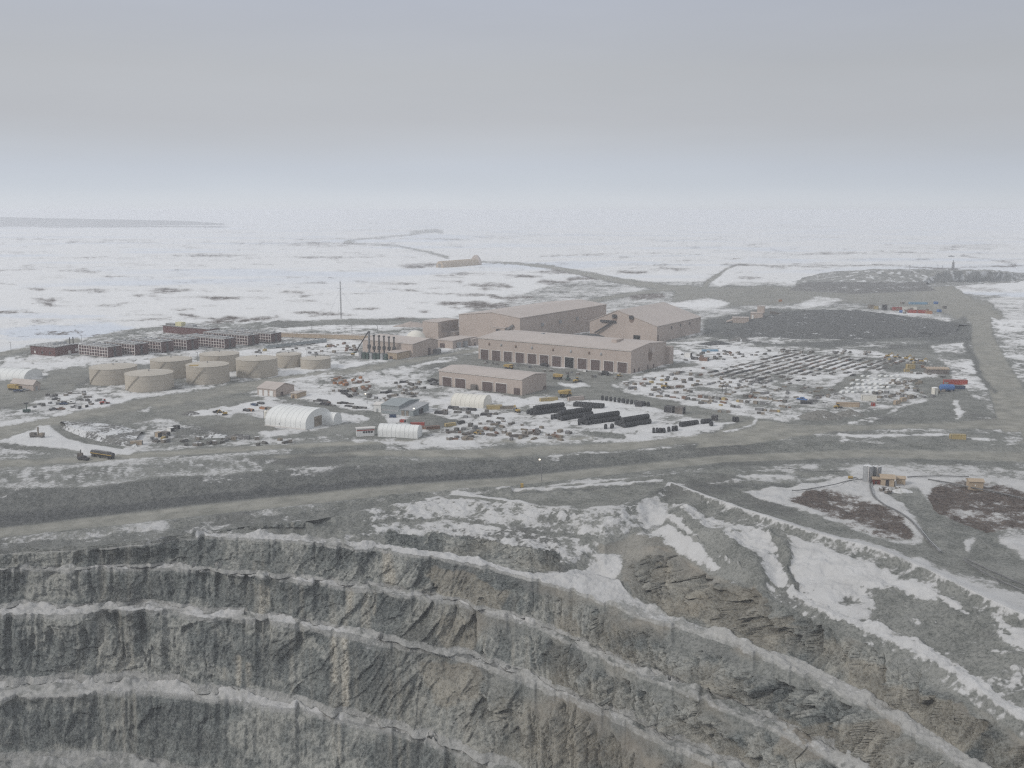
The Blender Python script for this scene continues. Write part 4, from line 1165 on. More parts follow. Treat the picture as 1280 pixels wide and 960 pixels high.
t, L_, W_, h = hall('gabled_hall', 'beige hall with a steep wide gable and two dark wall fans near its ridge', 'hall', 821, 428.6, 737, 875.5, 408.0, rise=15.0)
for c in list(t.children): bpy.data.objects.remove(c)
rise = 15.5
MB().prism([(0, -1), (L_, -1), (L_, h), (L_ * .42, h + rise), (0, h + 1)], 0, W_, 'y').build('wall', BEIGE, t)
MB().prism([(-.7, h + .25), (L_ * .42, h + rise), (L_ + .7, h - .4), (L_ + .7, h + .3), (L_ * .42, h + rise + .7), (-.7, h + .95)], -.7, W_ + .7, 'y').build('roof', BEIGE_ROOF, t)
for fx, fz in ((.35, .80), (.60, .80)):
    f = MB().box(L_ * fx, L_ * fx + 5, -2.0, -.02, h + rise * (fz - .35), h + rise * (fz - .35) + 3.6).build('wall_fan', STEEL_DK, t)
    MB().prism([(L_ * fx + 2.5 + 3.4 * math.cos(q / 16 * 6.283), h + rise * (fz - .37) + 4.6 * math.sin(q / 16 * 6.283)) for q in range(16)], -.10, -.03, 'y').build('soot_mark', SOOT, f)
MB().box(L_ * .17, L_ * .40, -2.4, -.02, h + 1.0, h + 3.4).build('conveyor_head', STEEL_DK, t)
MB().bar((L_ * .1, -3, h * .35), (L_ * .36, -1.4, h + 2.0), 1.6).build('conveyor', STEEL_DK, t)
MB().box(L_ * .66, L_ * .76, -.25, .02, 0, 7).build('vehicle_door', BLACKHOLE, t)  # closed panel, its interior darkness painted on
for yy in (.30, .50, .72):
    MB().box(L_ - .02, L_ + .5, W_ * yy, W_ * yy + 2.6, h * .68, h * .82).build('wall_vent', STEEL_DK, t)
MB().box(L_ - .02, L_ + .12, 1.5, 4.5, 0, h * .45).build('side_door', DOOR, t)
gab = t
# mound of dark ore in the court between the halls
def heap(name, label, cat, c, rx, ry, hh, mat, rz=0, seed=0, group=None, n=56, m=16, p=.8, kind=None):
    vs, fs = [], []
    for i in range(m + 1):
        r = i / m
        for k in range(n):
            a = 2 * math.pi * k / n
            w_ = 1 + .28 * (float(fbm(np.array([math.cos(a) * 1.7 + seed * 3.1]), np.array([math.sin(a) * 1.7 + seed]), octaves=3)[0]) - .5)
            x, y = rx * r * w_ * math.cos(a), ry * r * w_ * math.sin(a)
            vs.append([x, y, 0])
    v = np.array(vs); rr = np.repeat(np.linspace(0, 1, m + 1), n)
    z = hh * np.clip(1 - rr ** (1 / p), 0, 1)
    z = z * (.75 + .55 * fbm(v[:, 0] / (rx * .5) + seed, v[:, 1] / (ry * .5), octaves=4)) + (fbm(v[:, 0] / 3.0, v[:, 1] / 3.0 + seed, octaves=3) - .5) * min(1.6, hh * .3) * (1 - rr)
    v[:, 2] = z - .35 * rr * 1.5
    for i in range(m):
        for k in range(n):
            fs.append((i * n + k, (i + 1) * n + k, (i + 1) * n + (k + 1) % n, i * n + (k + 1) % n))
    mb = MB(); mb.add(v.tolist(), fs)
    o = mb.build(name, mat, None, smooth=True)
    o.location = c; o.rotation_euler = (0, 0, rz)
    if kind: o['kind'] = kind
    else: tag(o, label, cat, group)
    return o

def rubble(name, c0, c1, snow_amt=.0, sc=.5):
    m, t, b = new_mat(name, .95, .1)
    o = t.nodes.new('ShaderNodeTexCoord').outputs['Object']
    n1 = noise(t, o, sc, 6, .68); n2 = noise(t, o, .06, 5, .6)
    col = mix(t, smooth(t, n1, .32, .68), c0, c1)
    if snow_amt > 0:
        f = smooth(t, math_(t, 'MULTIPLY_ADD', n2, .6, math_(t, 'MULTIPLY', n1, .5)), .68 - snow_amt * .3, .76 - snow_amt * .3)
        col = mix(t, f, col, (.58, .59, .60))
    t.links.new(col, b.inputs['Base Color'])
    bp = t.nodes.new('ShaderNodeBump'); bp.inputs['Strength'].default_value = .5; bp.inputs['Distance'].default_value = .8
    t.links.new(n1, bp.inputs['Height']); t.links.new(bp.outputs[0], b.inputs['Normal'])
    return m
ORE = rubble('dark_crushed_ore', (.055, .056, .06), (.115, .118, .12))
WASTE = rubble('waste_rock', (.10, .10, .098), (.21, .205, .20), .22)
WASTE2 = rubble('snow_streaked_rock', (.11, .11, .11), (.22, .22, .21), .55)
GRAVEL = rubble('gravel_heap', (.13, .128, .12), (.24, .235, .22), .12)
SNOWHEAP = rubble('ploughed_snow', (.40, .40, .39), (.66, .66, .66), .3)
heap('ore_heap', 'dark ore heap in the court between the two big beige halls', 'ore heap', at(738, 427), 34, 26, 10, ORE, AX, 3)

# side block, step and low links on the left of the plant
t, L_, W_, h = hall('plant_side_block', 'square beige block with a flat roof against the left end of the tallest hall', 'building', 548, 426.0, 528.5, 573.5, 403.2, rise=.6)
MB().box(L_ - .02, L_ + .2, 6, W_ - 2, h * .42, h - 1.2).build('shade_panel', paint('shaded_panel_sheet', (.28, .24, .22), rib=1, grime=.1), t)  # raised sheet in darkened beige: the shade of a recess painted in
MB().box(L_ - .02, L_ + 9, W_ * .45, W_ * .98, -1, h * .38).build('step_block', BEIGE, t)
MB().box(L_ - .4, L_ + 9.6, W_ * .44, W_ * .99, h * .381, h * .41).build('step_roof', BEIGE_ROOF, t)
t, L_, W_, h = hall('link_block', 'low flat beige block joining the generator hall and the plant', 'building', 566, 436.0, 546, 596, 426.5, rise=.5)
MB().box(L_ * .2, L_ * .5, -.2, .02, 0, h * .6).build('door', DOOR, t)
for q in range(3): MB().box(L_ - .02, L_ + 2.5, W_ * (.15 + q * .28), W_ * (.15 + q * .28) + 5, 0, h * .75).build('intake_box', GALV, t)
t, L_, W_, h = hall('low_annex', 'narrow low beige annex behind the workshop corner', 'building', 590, 432.5, 571, 603, 424.5, rise=.4)
for q in range(2): MB().box(L_ - .02, L_ + .14, W_ * (.2 + q * .4), W_ * (.2 + q * .4) + 3, 0, 3.5).build('side_door', DOOR, t)

# generator hall with stacks
t, L_, W_, h = hall('generator_hall', 'beige generator hall with a grey gable end behind the row of exhaust stacks', 'building', 516, 447.0, 500, 547.5, 430.5, rise=3.0)
for c in list(t.children): bpy.data.objects.remove(c)
gl = L_ + 52                       # the long body runs away to the left behind the stacks
MB().prism([(0, -1), (W_, -1), (W_, h), (W_ * .68, h + 3.0), (0, h)], -52, L_, 'x').build('wall', BEIGE, t)
gr_ = MB().prism([(-.5, h - .1), (W_ * .68, h + 2.9), (W_ + .5, h - .1), (W_ + .5, h + .4), (W_ * .68, h + 3.5), (-.5, h + .4)], -52.4, L_ + .4, 'x').build('roof', BEIGE_ROOF, t)
MB().box(L_ - .02, L_ + .2, W_ * .60, W_ * .70, 0, 7).build('door', DOOR, t)
MB().box(L_ - .02, L_ + 6, W_ * .80, W_ * .95, 0, 5).build('fuel_skid', STEEL, t)
t, L_, W_, h = hall('generator_annex', 'small tan annex in front of the generator hall', 'building', 496, 449.8, 483.2, 516, 441.6, rise=.3, wall=TAN, roof=BEIGE_ROOF)
MB().box(L_ * .3, L_ * .6, -.15, .02, 0, 3).build('door', DOOR, t)
words = ['leftmost tall pale', 'second from the left', 'third from the left', 'fourth from the left', 'fifth from the left', 'rightmost']
for i, (px, pyt) in enumerate(((461.8, 414.5), (468, 419), (474.2, 419.5), (480.4, 420), (486.6, 421), (492.8, 421.5))):
    base = at(px, 447.0 - 0.2 * i)
    hh = up_height(base, pyt)
    t = thing('exhaust_stack', 'tall pale exhaust stack beside the crane boom' if i == 0 else 'dark exhaust stack, %s of the six by the generator hall' % words[i], 'exhaust stack', base, 0, 'exhaust stacks by the generator hall')
    MB().lathe([(1.15 if i == 0 else .8, 0), (1.15 if i == 0 else .75, hh)], 12).build('flue', STEEL if i == 0 else STEEL_DK, t, smooth=True)
    MB().lathe([(1.3, hh - 1.2), (1.3, hh + .3)], 12).build('cap', STEEL_DK, t, smooth=True)
    MB().box(-1.6, 1.6, -1.6, 1.6, hh * .36, hh * .50).build('silencer', STEEL_DK, t)
for i in range(8):
    base = at(451 + i * 4.5, 448.0 + i * .35)
    t = thing('radiator_unit', 'dark green cooler in the row under the exhaust stacks' if i % 3 else 'bare grey steel cooler among the green ones under the exhaust stacks', 'cooler', base, AX, 'coolers under the exhaust stacks')
    MB().box(-1.5, 1.5, -1.5, 1.5, 0, 6.5).build('casing', GREEN if i % 3 else GALV, t)
    MB().lathe([(1.2, 6.5), (1.2, 7.3)], 12).build('fan_ring', STEEL, t)
t = thing('white_day_tank', 'small white box tank at the left foot of the coolers', 'tank', at(447.5, 446.0), AX)
MB().box(-3.5, 3.5, -1.5, 1.5, .3, 3.6).build('shell', WHITE, t, bevel=.4); MB().box(-3, 3, -1, 1, -.2, .35).build('skid', STEEL_DK, t)
# crane
b = at(444.5, 444); tip = at(461.0, 444); tip = Vector((tip.x, b.y + 2, up_height(at(461, 444), 414.5)))
t = thing('mobile_crane', 'mobile crane with its dark boom raised over the generator stacks', 'crane', b, 0)
MB().box(-5, 5, -1.4, 1.4, .9, 2.0).build('carrier', YELLOW, t, bevel=.2); MB().box(-2, 1.2, -1.3, 1.3, 2.0, 3.8).build('cab', GREEN, t, bevel=.2)
MB().bar((-.5, 0, 2.4), tip - b, 1.1, 1.1).build('boom', STEEL_DK, t)
MB().tube([tip - b, tip - b + Vector((0, 0, -9))], .12, 5).build('hoist_line', STEEL_DK, t)
for x in (-3.8, -2, 2, 3.8):
    for y in (-1.4, 1.4): MB().lathe([(.6, -.2), (.6, .2)], 12, (x, y, .6), 'y').build('wheel', RUBBER, t)
# white dome
b = at(520, 426.5)
t = thing('white_dome', 'white rounded dome beside the square plant block', 'dome', b, 0)
R_ = 12.5
MB().lathe([(R_ * math.cos(q / 10 * 1.57), R_ * 1.02 * math.sin(q / 10 * 1.57)) for q in range(10)] + [(.3, R_ * 1.02)], 28).build('shell', CREAM, t, smooth=True)
MB().box(-1.5, 1.5, -R_ - .6, -R_ + 1.5, 0, 3).build('door', STEEL, t)

# ------------------------------------------------------------------ camp wings
wing_words = ['leftmost maroon accommodation wing, next to the low maroon office', 'second accommodation wing from the left', 'third accommodation wing from the left', 'fourth accommodation wing from the left',
              'fifth accommodation wing from the left, nearest the tall tank', 'sixth accommodation wing from the left', 'rightmost accommodation wing, where the pale corridor begins']
wins = [(135, 447.9, 99.4, 152.8, 434.4), (168.8, 445.3, 131, 185.6, 431.0), (201.6, 441.9, 165, 217.5, 427.8), (233.4, 438.5, 198, 248.4, 425.0), (280.6, 436.6, 229, 294.7, 424.0), (309.7, 432.5, 255, 324, 419.8), (338.8, 429.2, 285, 352, 417.5)]
trim_c, pane_c = {}, {}
AW = math.radians(-31)
for i, w_ in enumerate(wins):
    o, L_, W_, h = footprint(*w_, AW)
    W_ = min(W_, 19.0)
    t = thing('accommodation_wing', wing_words[i] + ', three storeys with pale window grid', 'dormitory', o, AW, 'maroon accommodation wings')
    MB().box(0, L_, 0, W_, -.2 + 1.2, h).build('wall', MAROON, t)
    MB().box(L_ - .01, L_ + .12, .25, W_ - .25, 1.2, h - .3).build('end_wall', MAROON_SHADE, t)
    rf = MB().box(-.4, L_ + .4, -.4, W_ + .4, h, h + .45).build('roof', GREYROOF, t)
    MB().box(L_ * .1, L_ * .95, W_ * .35, W_ * .6, h + .45, h + 1.2).build('roof_duct', GREYROOF, rf)
    for q in range(5): MB().box(L_ * (.12 + .19 * q), L_ * (.12 + .19 * q) + 1.8, W_ * .68, W_ * .85, h + .45, h + 1.9).build('roof_vent', GALV, rf)
    MB().box(.6, L_ - .6, .6, W_ - .6, -.5, 1.0).build('skirting', STEEL_DK, t)
    nc = max(8, int(round(L_ / 4.1))); cw = L_ / nc; fh = (h - 1.4) / 3.0
    g = MB()
    for c in range(nc + 1): g.box(c * cw - .30, c * cw + .30, -.16, .02, 1.1, h - .1)
    for r in range(4): g.box(-.1, L_ + .1, -.20, .02, 1.15 + r * fh - .25, 1.15 + r * fh + .22)
    g.build('facade_trim', PALE, t)
    for r in range(3):
        for c in range(nc):
            k = (round(cw, 2), round(fh, 2))
            if k not in pane_c:
                pane_c[k] = MB().box(-cw * .20, cw * .20, -.10, .02, fh * .30, fh * .80).mesh('window', GLASS)
            wo_ = bpy.data.objects.new('window', pane_c[k]); COL.objects.link(wo_); wo_.parent = t
            wo_.location = ((c + .5) * cw, 0, 1.15 + r * fh)
    s = MB().box(L_ + .12, L_ + .24, W_ * .42, W_ * .58, 1.2, h * .9).build('stair_door', STEEL_DK, t)
    MB().box(L_ + .13, L_ + 2.2, W_ * .40, W_ * .60, .2, 1.3).build('landing', STEEL, t)
t, L_, W_, h = hall('maroon_office', 'low maroon building with a flat grey roof, left of the accommodation wings', 'building', 69.4, 445.6, 38.6, 98.4, 434.6, rise=.5, wall=MAROON, roof=GREYROOF, a=math.radians(-24))
for q in range(3): MB().box(L_ * (.15 + .3 * q), L_ * (.15 + .3 * q) + 2.2, -.14, .02, 2, 4.4).build('window', PALE if q == 0 else GLASS, t)
MB().box(L_ - .02, L_ + .16, W_ * .55, W_ * .66, 0, 4).build('door', PALE, t)
MB().box(L_ - .02, L_ + .16, W_ * .85, W_ * .97, 2, 5).build('window', PALE, t)
for q in range(3): MB().box(L_ * .6 - 2, L_ * .6 + 2, W_ * (.3 + .22 * q), W_ * (.3 + .22 * q) + 4, h + .3, h + 3.0).build('roof_unit', GALV, t)
for q, fx in enumerate((.75, .9)): MB().lathe([(.5, h), (.5, h + 8)], 8, (L_ * .9, W_ * fx, 0)).build('flue', STEEL_DK, t)
# corridor block behind the wings
t, L_, W_, h = hall('core_block', 'grey roofed block with a pale yellow plant box behind the maroon wings', 'building', 262, 421, 204, 300, 412, rise=.4, wall=MAROON, roof=GREYROOF, a=AW, width=16)
MB().box(L_ * .25, L_ * .38, 2, 9, h + .4, h + 5.5).build('plant_box', paint('pale_yellow_panel', (.58, .55, .34), grime=.05), t)
MB().box(L_ * .02, L_ * .2, 3, 11, h + .4, h + 3).build('roof_unit', GREYROOF, t)
MB().box(L_ * .45, L_ * .62, 3, 9, h + .4, h + 3.4).build('roof_unit', GALV, t)
# covered corridor running right from the wings
def corridor(name, label, p0, p1, wd, hh, mat, roof, legs=True):
    d = p1 - p0; L_ = d.length
    t = thing(name, label, 'corridor', p0, math.atan2(d.y, d.x))
    MB().box(0, L_, -wd / 2, wd / 2, 1.0, hh).build('wall', mat, t)
    MB().prism([(-wd / 2 - .3, hh), (wd / 2 + .3, hh), (0, hh + .9)], -.3, L_ + .3, 'x').build('roof', roof, t)
    n = int(L_ / 14)
    for q in range(n + 1): MB().box(L_ * q / n - .3 if q else 0, L_ * q / n + .3, -wd / 2 + .3, wd / 2 - .3, -1, 1.0).build('footing', STEEL_DK, t)
    return t
corridor('covered_corridor', 'long straight tan corridor leading from the maroon wings to the generator hall', at(352, 422.0), at(466, 425.6), 4, 5.6, TAN, BEIGE_SNOW)
corridor('grey_corridor', 'low grey covered corridor in front of the rightmost maroon wing', at(331, 436.5), at(407, 428.0), 4.5, 4.2, GREYBLUE, GREYROOF)

# ------------------------------------------------------------------ fuel tanks
tanks = [(115, 171, 462, 482, 'leftmost of the beige tanks'), (159, 216.5, 470, 490.3, 'beige tank nearest the camp road, in front of the leftmost one'), (190.3, 240.3, 452, 474, 'beige tank behind the front two, before the maroon wings'),
         (234.7, 286.6, 459, 481.2, 'beige tank with a yellow patch on its roof edge'), (251.6, 299.4, 445, 466, 'beige tank standing farthest back, before the tall wings'), (296.6, 347, 451, 472.9, 'tallest beige tank, right of the one with the yellow roof patch'),
         (346, 377, 444.5, 460, 'smaller beige tank tucked behind, second from the right'), (376.3, 413.3, 450, 462.6, 'small low beige tank, rightmost of the group')]
for i, (xl, xr, yt, yb, lab) in enumerate(tanks):
    pf = at((xl + xr) / 2, yb)
    R_ = (xr - xl) / 2 * (pf.y * CT + H * ST) / F
    R_ = R_ * (1 + R_ / pf.y)
    c = pf + Vector((pf.x, pf.y, 0)).normalized() * R_
    hh = up_height(pf, yt)
    t = thing('storage_tank', lab, 'storage tank', c, 0, 'beige fuel storage tanks')
    MB().lathe([(R_, -.6), (R_, hh)], 56).build('shell', TANK, t, smooth=True)
    MB().lathe([(R_ + .12, hh * .33), (R_ + .12, hh * .33 + .25)], 56).lathe([(R_ + .12, hh * .66), (R_ + .12, hh * .66 + .25)], 56).lathe([(R_ + .22, hh - .35), (R_ + .22, hh + .08)], 56).build('stiffener_ring', TANK_TOP, t, smooth=True)
    rf = MB().lathe([(R_, hh), (R_ * .5, hh + R_ * .045), (.3, hh + R_ * .075)], 56).build('roof', TANK_TOP, t, smooth=True)
    MB().lathe([(.5, hh + R_ * .06), (.5, hh + R_ * .075 + 1.2)], 10).build('vent', STEEL, rf)
    st = MB(); a0 = -2.5 + i * .12
    pts = [(math.cos(a0 + q * .045) * (R_ + .55), math.sin(a0 + q * .045) * (R_ + .55), hh * q / 16) for q in range(17)]
    for p_, q_ in zip(pts[:-1], pts[1:]): st.bar(p_, q_, .7, .12); st.bar((p_[0], p_[1], p_[2] + 1.1), (q_[0], q_[1], q_[2] + 1.1), .08)
    st.build('spiral_stair', TANK, t)
    rl = MB()
    for q in range(28):
        a = 2 * math.pi * q / 28; a2 = 2 * math.pi * (q + 1) / 28
        rl.bar((math.cos(a) * R_ * .99, math.sin(a) * R_ * .99, hh + .1), (math.cos(a) * R_ * .99, math.sin(a) * R_ * .99, hh + 1.1), .1)
        rl.bar((math.cos(a) * R_ * .99, math.sin(a) * R_ * .99, hh + 1.1), (math.cos(a2) * R_ * .99, math.sin(a2) * R_ * .99, hh + 1.1), .08)
    rl.build('guard_rail', TANK, t)
    if i == 3:
        MB().box(-R_ * .68, -R_ * .25, -R_ * .72, -R_ * .45, hh + .35, hh + .8).build('roof_platform', YELLOW, t)
    if i == 0 or i == 1:
        pp = MB().tube([(R_ + .1, -1, 1), (R_ + 6, -4, 1), (R_ + 11, -4, 1)], .3, 6).build('outlet_pipe', STEEL, t)
    ld = MB().lathe([(R_ + .9, -.6), (R_ + 1.1, -.25), (R_ + .05, -.2)], 40).build('ring_footing', GALV, t)

# ------------------------------------------------------------------ fabric halls
def vault(name, label, cat, px, py, pxl, pxr, pyt, a, mat, eave=.5, ribs=0, z=0.0, door=None, n=14, width=None, endmat=None):
    """arched fabric hall, barrel along the local x axis; (px, py) near corner of the right end"""
    o, L_, W_, h = footprint(px, py, pxl, pxr, pyt, a, z)
    if width: W_ = width
    t = thing(name, label, cat, o, a)
    def prof(g=0.0):
        e = h * eave
        pts = [(-g, -.6), (W_ + g, -.6), (W_ + g, e)]
        for q in range(1, n):
            b_ = math.pi * q / n
            pts.append((W_ / 2 + (W_ / 2 + g) * math.cos(b_), e + (h + g - e) * math.sin(b_)))
        pts.append((-g, e)); return pts
    MB().prism(prof(), 0, L_, 'x').build('cover', mat, t, smooth=True)
    if ribs:
        for q in range(ribs + 1):
            x = L_ * q / ribs
            MB().prism(prof(.14), x - .16, x + .16, 'x').build('rib', mat, t)
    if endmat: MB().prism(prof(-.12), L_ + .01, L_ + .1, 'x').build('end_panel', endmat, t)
    if door:
        MB().box(L_ + .1, L_ + .28, W_ * door[0], W_ * door[1], -.4, h * door[2]).build('door', door[3], t)
    return t, L_, W_, h
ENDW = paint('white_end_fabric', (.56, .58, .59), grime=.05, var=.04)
t, L_, W_, h = vault('fabric_hall', 'largest white arched fabric hall with a brown door in its end', 'fabric hall', 382, 537.6, 331.5, 414, 515.6, math.radians(-24), FABRIC, eave=.30, ribs=8, door=(.33, .62, .58, TIMBER), endmat=ENDW)
print('fabric hall', L_, W_, h)
MB().box(L_ * .35, L_ * .37, -.16, 0, 2.0, 3.2).build('side_hatch', STEEL, t)
MB().box(-.2, L_ + .2, -.5, -.02, -.5, .8).build('skirt', PALE, t)
vault('small_fabric_hall', 'small white arch joined on behind the largest fabric hall', 'fabric hall', 417, 531.5, 400, 427, 517.5, math.radians(-24), FABRIC, eave=.3, ribs=4, endmat=ENDW)
b = at(333.5, 522.6)
t = thing('white_silo', 'white upright tank at the left end of the largest fabric hall', 'silo', b, 0)
hh = up_height(b, 513)
MB().lathe([(1.9, 0), (1.9, hh * .9), (1.2, hh)], 16).build('shell', CREAM, t, smooth=True); MB().lathe([(.3, hh), (.3, hh + .8)], 8).build('vent', STEEL, t)
MB().bar((-2.1, -.3, 0), (-2.1, -.3, hh), .25).build('ladder', STEEL, t)
vault('long_fabric_shelter', 'low white fabric shelter beside the haul road, next to the white trailer', 'fabric shelter', 521.5, 548.2, 472.5, 527.5, 533.5, math.radians(-12), FABRIC, eave=.45, ribs=9, endmat=ENDW)
vault('ribbed_tent', 'cream ribbed tent on the snow in front of the shed with five doors', 'tent', 604, 510.5, 563.5, 614.5, 496.5, math.radians(-20), CREAM, eave=.25, ribs=7)
vault('store_vault', 'wide white vaulted store at the far left edge of the camp', 'fabric hall', 30, 475.5, -30, 53, 464, math.radians(-14), FABRIC, eave=.12, ribs=8)
# far quonset
p0, p1 = at(549.5, 334.5), at(597, 331.0)
d_ = p1 - p0; Lq = d_.length
t = thing('quonset_hangar', 'lone long tan quonset hangar on the far snow plain', 'hangar', p0, math.atan2(d_.y, d_.x))
def arch(x, r, k, n=16): return [(x, r * math.cos(math.pi * q / n), -1 + (k + 1) * math.sin(math.pi * q / n)) for q in range(n + 1)]
def loft(rings):
    mb = MB(); n = len(rings[0]); mb.v = [tuple(v) for r_ in rings for v in r_]
    for i in range(len(rings) - 1):
        for k in range(n - 1): mb.f.append((i * n + k, (i + 1) * n + k, (i + 1) * n + k + 1, i * n + k + 1))
    mb.f.append(tuple(range(n))); mb.f.append(tuple(range((len(rings) - 1) * n + n - 1, (len(rings) - 1) * n - 1, -1)))
    return mb
loft([arch(0, 13, 17), arch(Lq * .93, 13, 18)]).build('barrel', TAN, t, smooth=True)
loft([arch(Lq * .93 + .01, 16, 27), arch(Lq * .97, 16, 28), arch(Lq * 1.02, 12, 22)]).build('head_house', BEIGE, t, smooth=True)
MB().box(-.3, -.02, -5, 5, 0, 10).build('door', TIMBER, t)

# ------------------------------------------------------------------ smaller buildings
t, L_, W_, h = hall('garage', 'small beige garage with three white doors, by the camp road', 'garage', 345, 496.2, 322, 368, 487.2, rise=3.6, a=math.radians(-26), roof=BEIGE_ROOF)
for q in range(3): MB().box(L_ * (.08 + q * .29), L_ * (.08 + q * .29) + L_ * .19, -.18, .02, -.4, h * .8).build('door', WHITE, t)
MB().box(L_ - .02, L_ + .15, W_ * .25, W_ * .38, -.3, 3).build('side_door', DOOR, t)
t, L_, W_, h = hall('pump_house', 'squat beige hut just right of the garage with white doors', 'hut', 371, 498.2, 363.5, 383, 492.2, rise=.4, a=math.radians(-26), wall=TAN, roof=BEIGE_SNOW)
MB().box(L_ * .3, L_ * .6, -.12, .02, 0, 2.4).build('door', DOOR, t)
t, L_, W_, h = hall('parts_store', 'small beige store with a ridged roof at the far left, by the parked yellow truck', 'store', 42, 488.8, 14, 50.5, 481.2, rise=3.2, a=math.radians(-22), roof=BEIGE_ROOF)
MB().box(L_ - .02, L_ + .14, W_ * .3, W_ * .6, -.3, h * .7).build('door', GALV, t)
MB().box(L_ * .2, L_ * .5, -.14, .02, -.3, h * .7).build('door', DOOR, t)
t, L_, W_, h = hall('grey_warehouse', 'grey blue metal warehouse with a lower lean-to, beside the gravel pad', 'warehouse', 499, 518.5, 477, 523.5, 508.2, rise=2.0, a=math.radians(-24), wall=GREYBLUE, roof=GREYBLUE)
MB().box(L_ * .05, L_ * .95, -.14, .02, 2, h * .55).build('window_band', GALV, t)
MB().prism([(-.0, -.4), (W_ * .8, -.4), (W_ * .8, h * .92), (0, h * .66)], L_ + .02, L_ + 12, 'x').build('lean_to', GREYBLUE, t)
MB().prism([(-.5, h * .64), (W_ * .82, h * .93), (W_ * .82, h * .97), (-.5, h * .68)], L_ - .3, L_ + 12.5, 'x').build('lean_to_roof', GALV, t)
MB().box(L_ + 12.02, L_ + 12.2, W_ * .3, W_ * .5, -.3, 3.6).build('door', STEEL_DK, t)
MB().box(L_ + 2, L_ + 4.5, -.2, -.02, -.3, 3.4).box(L_ + 6, L_ + 8, -.2, -.02, -.3, 3.4).build('front_door', TIMBER, t)
MB().box(L_ + 11.8, L_ + 12.6, .2, .8, h * .86, h * .95).build('lit_lamp', LAMP_ON, t)
t, L_, W_, h = hall('white_shed', 'small white shed against the left end of the grey blue warehouse', 'shed', 476.5, 515.4, 467.5, 484, 506.6, rise=1.2, a=math.radians(-24), wall=WHITE, roof=PALE)
MB().box(L_ * .35, L_ * .6, -.12, .02, -.2, 2.6).build('door', GALV, t)
# trailer
t, L_, W_, h = hall('office_trailer', 'white office trailer with a red stripe and dark windows, left of the low fabric shelter', 'trailer', 468, 544.4, 446, 474.5, 535.2, rise=.3, a=math.radians(14), wall=WHITE, roof=PALE, width=4)
MB().box(-.05, L_ + .05, -.1, .02, h * .72, h * .86).build('stripe', RED, t)
for q in range(4): MB().box(L_ * (.35 + .15 * q), L_ * (.35 + .15 * q) + 1.3, -.14, .02, h * .4, h * .66).build('window', GLASS, t)
MB().box(0, L_, .2, W_ - .2, -1.2, -.9).build('chassis', STEEL_DK, t)

# crusher building and conveyor beyond the stockpile
t, L_, W_, h = hall('crusher_house', 'small beige crusher house on the slope behind the dark stockpile', 'building', 953, 401.5, 938, 1000, 391.8, rise=.8, a=math.radians(-20), width=14)
MB().box(L_ * .1, L_ * .25, -.3, .02, 2, h * .75).build('white_door', WHITE, t)
MB().box(L_ * .5, L_ * 1.1, W_ * .3, W_ * .95, h, h + 9).build('upper_house', BEIGE, t)
MB().box(L_ * .47, L_ * 1.13, W_ * .27, W_ * .98, h + 9, h + 9.5).build('upper_roof', BEIGE_ROOF, t)
t, L_, W_, h = hall('dump_hopper', 'low beige ramp block joined to the crusher house on its left', 'building', 936, 404, 916, 980, 397.5, rise=.3, a=math.radians(-8), width=12)
MB().bar((-8, W_ / 2, 1), (L_ * .4, W_ / 2, h), 8, 1.2).build('ramp', BEIGE, t)
b = at(962, 398)
t = thing('stacking_conveyor', 'brown ribbed conveyor gallery right of the crusher house', 'conveyor', b, math.radians(-14))
MB().bar((0, 0, 9), (26, 0, 3), 4.5, 4).build('gallery', PIPE_BRN, t)
for q in range(6): MB().bar((3 + q * 4, -2.4, 10.4 - q * .92), (3 + q * 4, -2.4, -.5), .6).bar((3 + q * 4, 2.4, 10.4 - q * .92), (3 + q * 4, 2.4, -.5), .6).build('trestle', PIPE_BRN, t)

# pump station on the near plateau
zb = 0.0
def silo(label, px, py, pyt, r_):
    b = at(px, py); hh = up_height(b, pyt)
    t = thing('water_tank', label, 'tank', b, 0, 'grey corrugated tanks by the pump shed')
    MB().lathe([(r_, -.5), (r_, hh)], 32).build('shell', GALV, t, smooth=True)
    for q in range(7): MB().lathe([(r_ + .07, hh * (q + .5) / 7), (r_ + .07, hh * (q + .5) / 7 + .14)], 32).build('band', GALV, t, smooth=True)
    MB().lathe([(r_ * 1.02, hh), (.3, hh + r_ * .22)], 32).build('roof', SNOWTOP, t, smooth=True)
    MB().bar((-r_ * .3, -r_ - .25, 0), (-r_ * .3, -r_ - .25, hh), .35).build('ladder', PALE, t)
silo('left of two tall grey corrugated tanks, snow on its top', 1084.5, 601.5, 582.0, 2.75)
silo('right of two tall grey corrugated tanks, beside the red box', 1095.0, 600.0, 582.5, 2.6)
t, L_, W_, h = hall('pump_shed', 'tan pump shed with a wide overhanging roof, right of the grey tanks', 'shed', 1117.5, 608.5, 1101, 1400, 598.5, rise=1.2, a=math.radians(-14), width=7, wall=TAN, roof=TAN, over=.7, th=.3)
MB().box(L_ * .35, L_ * .6, -.15, .02, 0, h * .8).build('door', STEEL_DK, t)
for q in range(2): MB().lathe([(.45, 0), (.45, 2.6)], 10, (L_ + .9, 1 + q * 1.6, 0)).build('gas_bottle', GALV, t)
t, L_, W_, h = hall('side_shed', 'smaller tan shed attached right of the pump shed', 'shed', 1131.5, 606.0, 1121, 1400, 598.8, rise=.8, a=math.radians(-14), width=5, wall=TAN, roof=TAN, over=.4, th=.25)
MB().box(L_ - .02, L_ + .12, W_ * .3, W_ * .7, 0, 2.4).build('door', STEEL_DK, t)
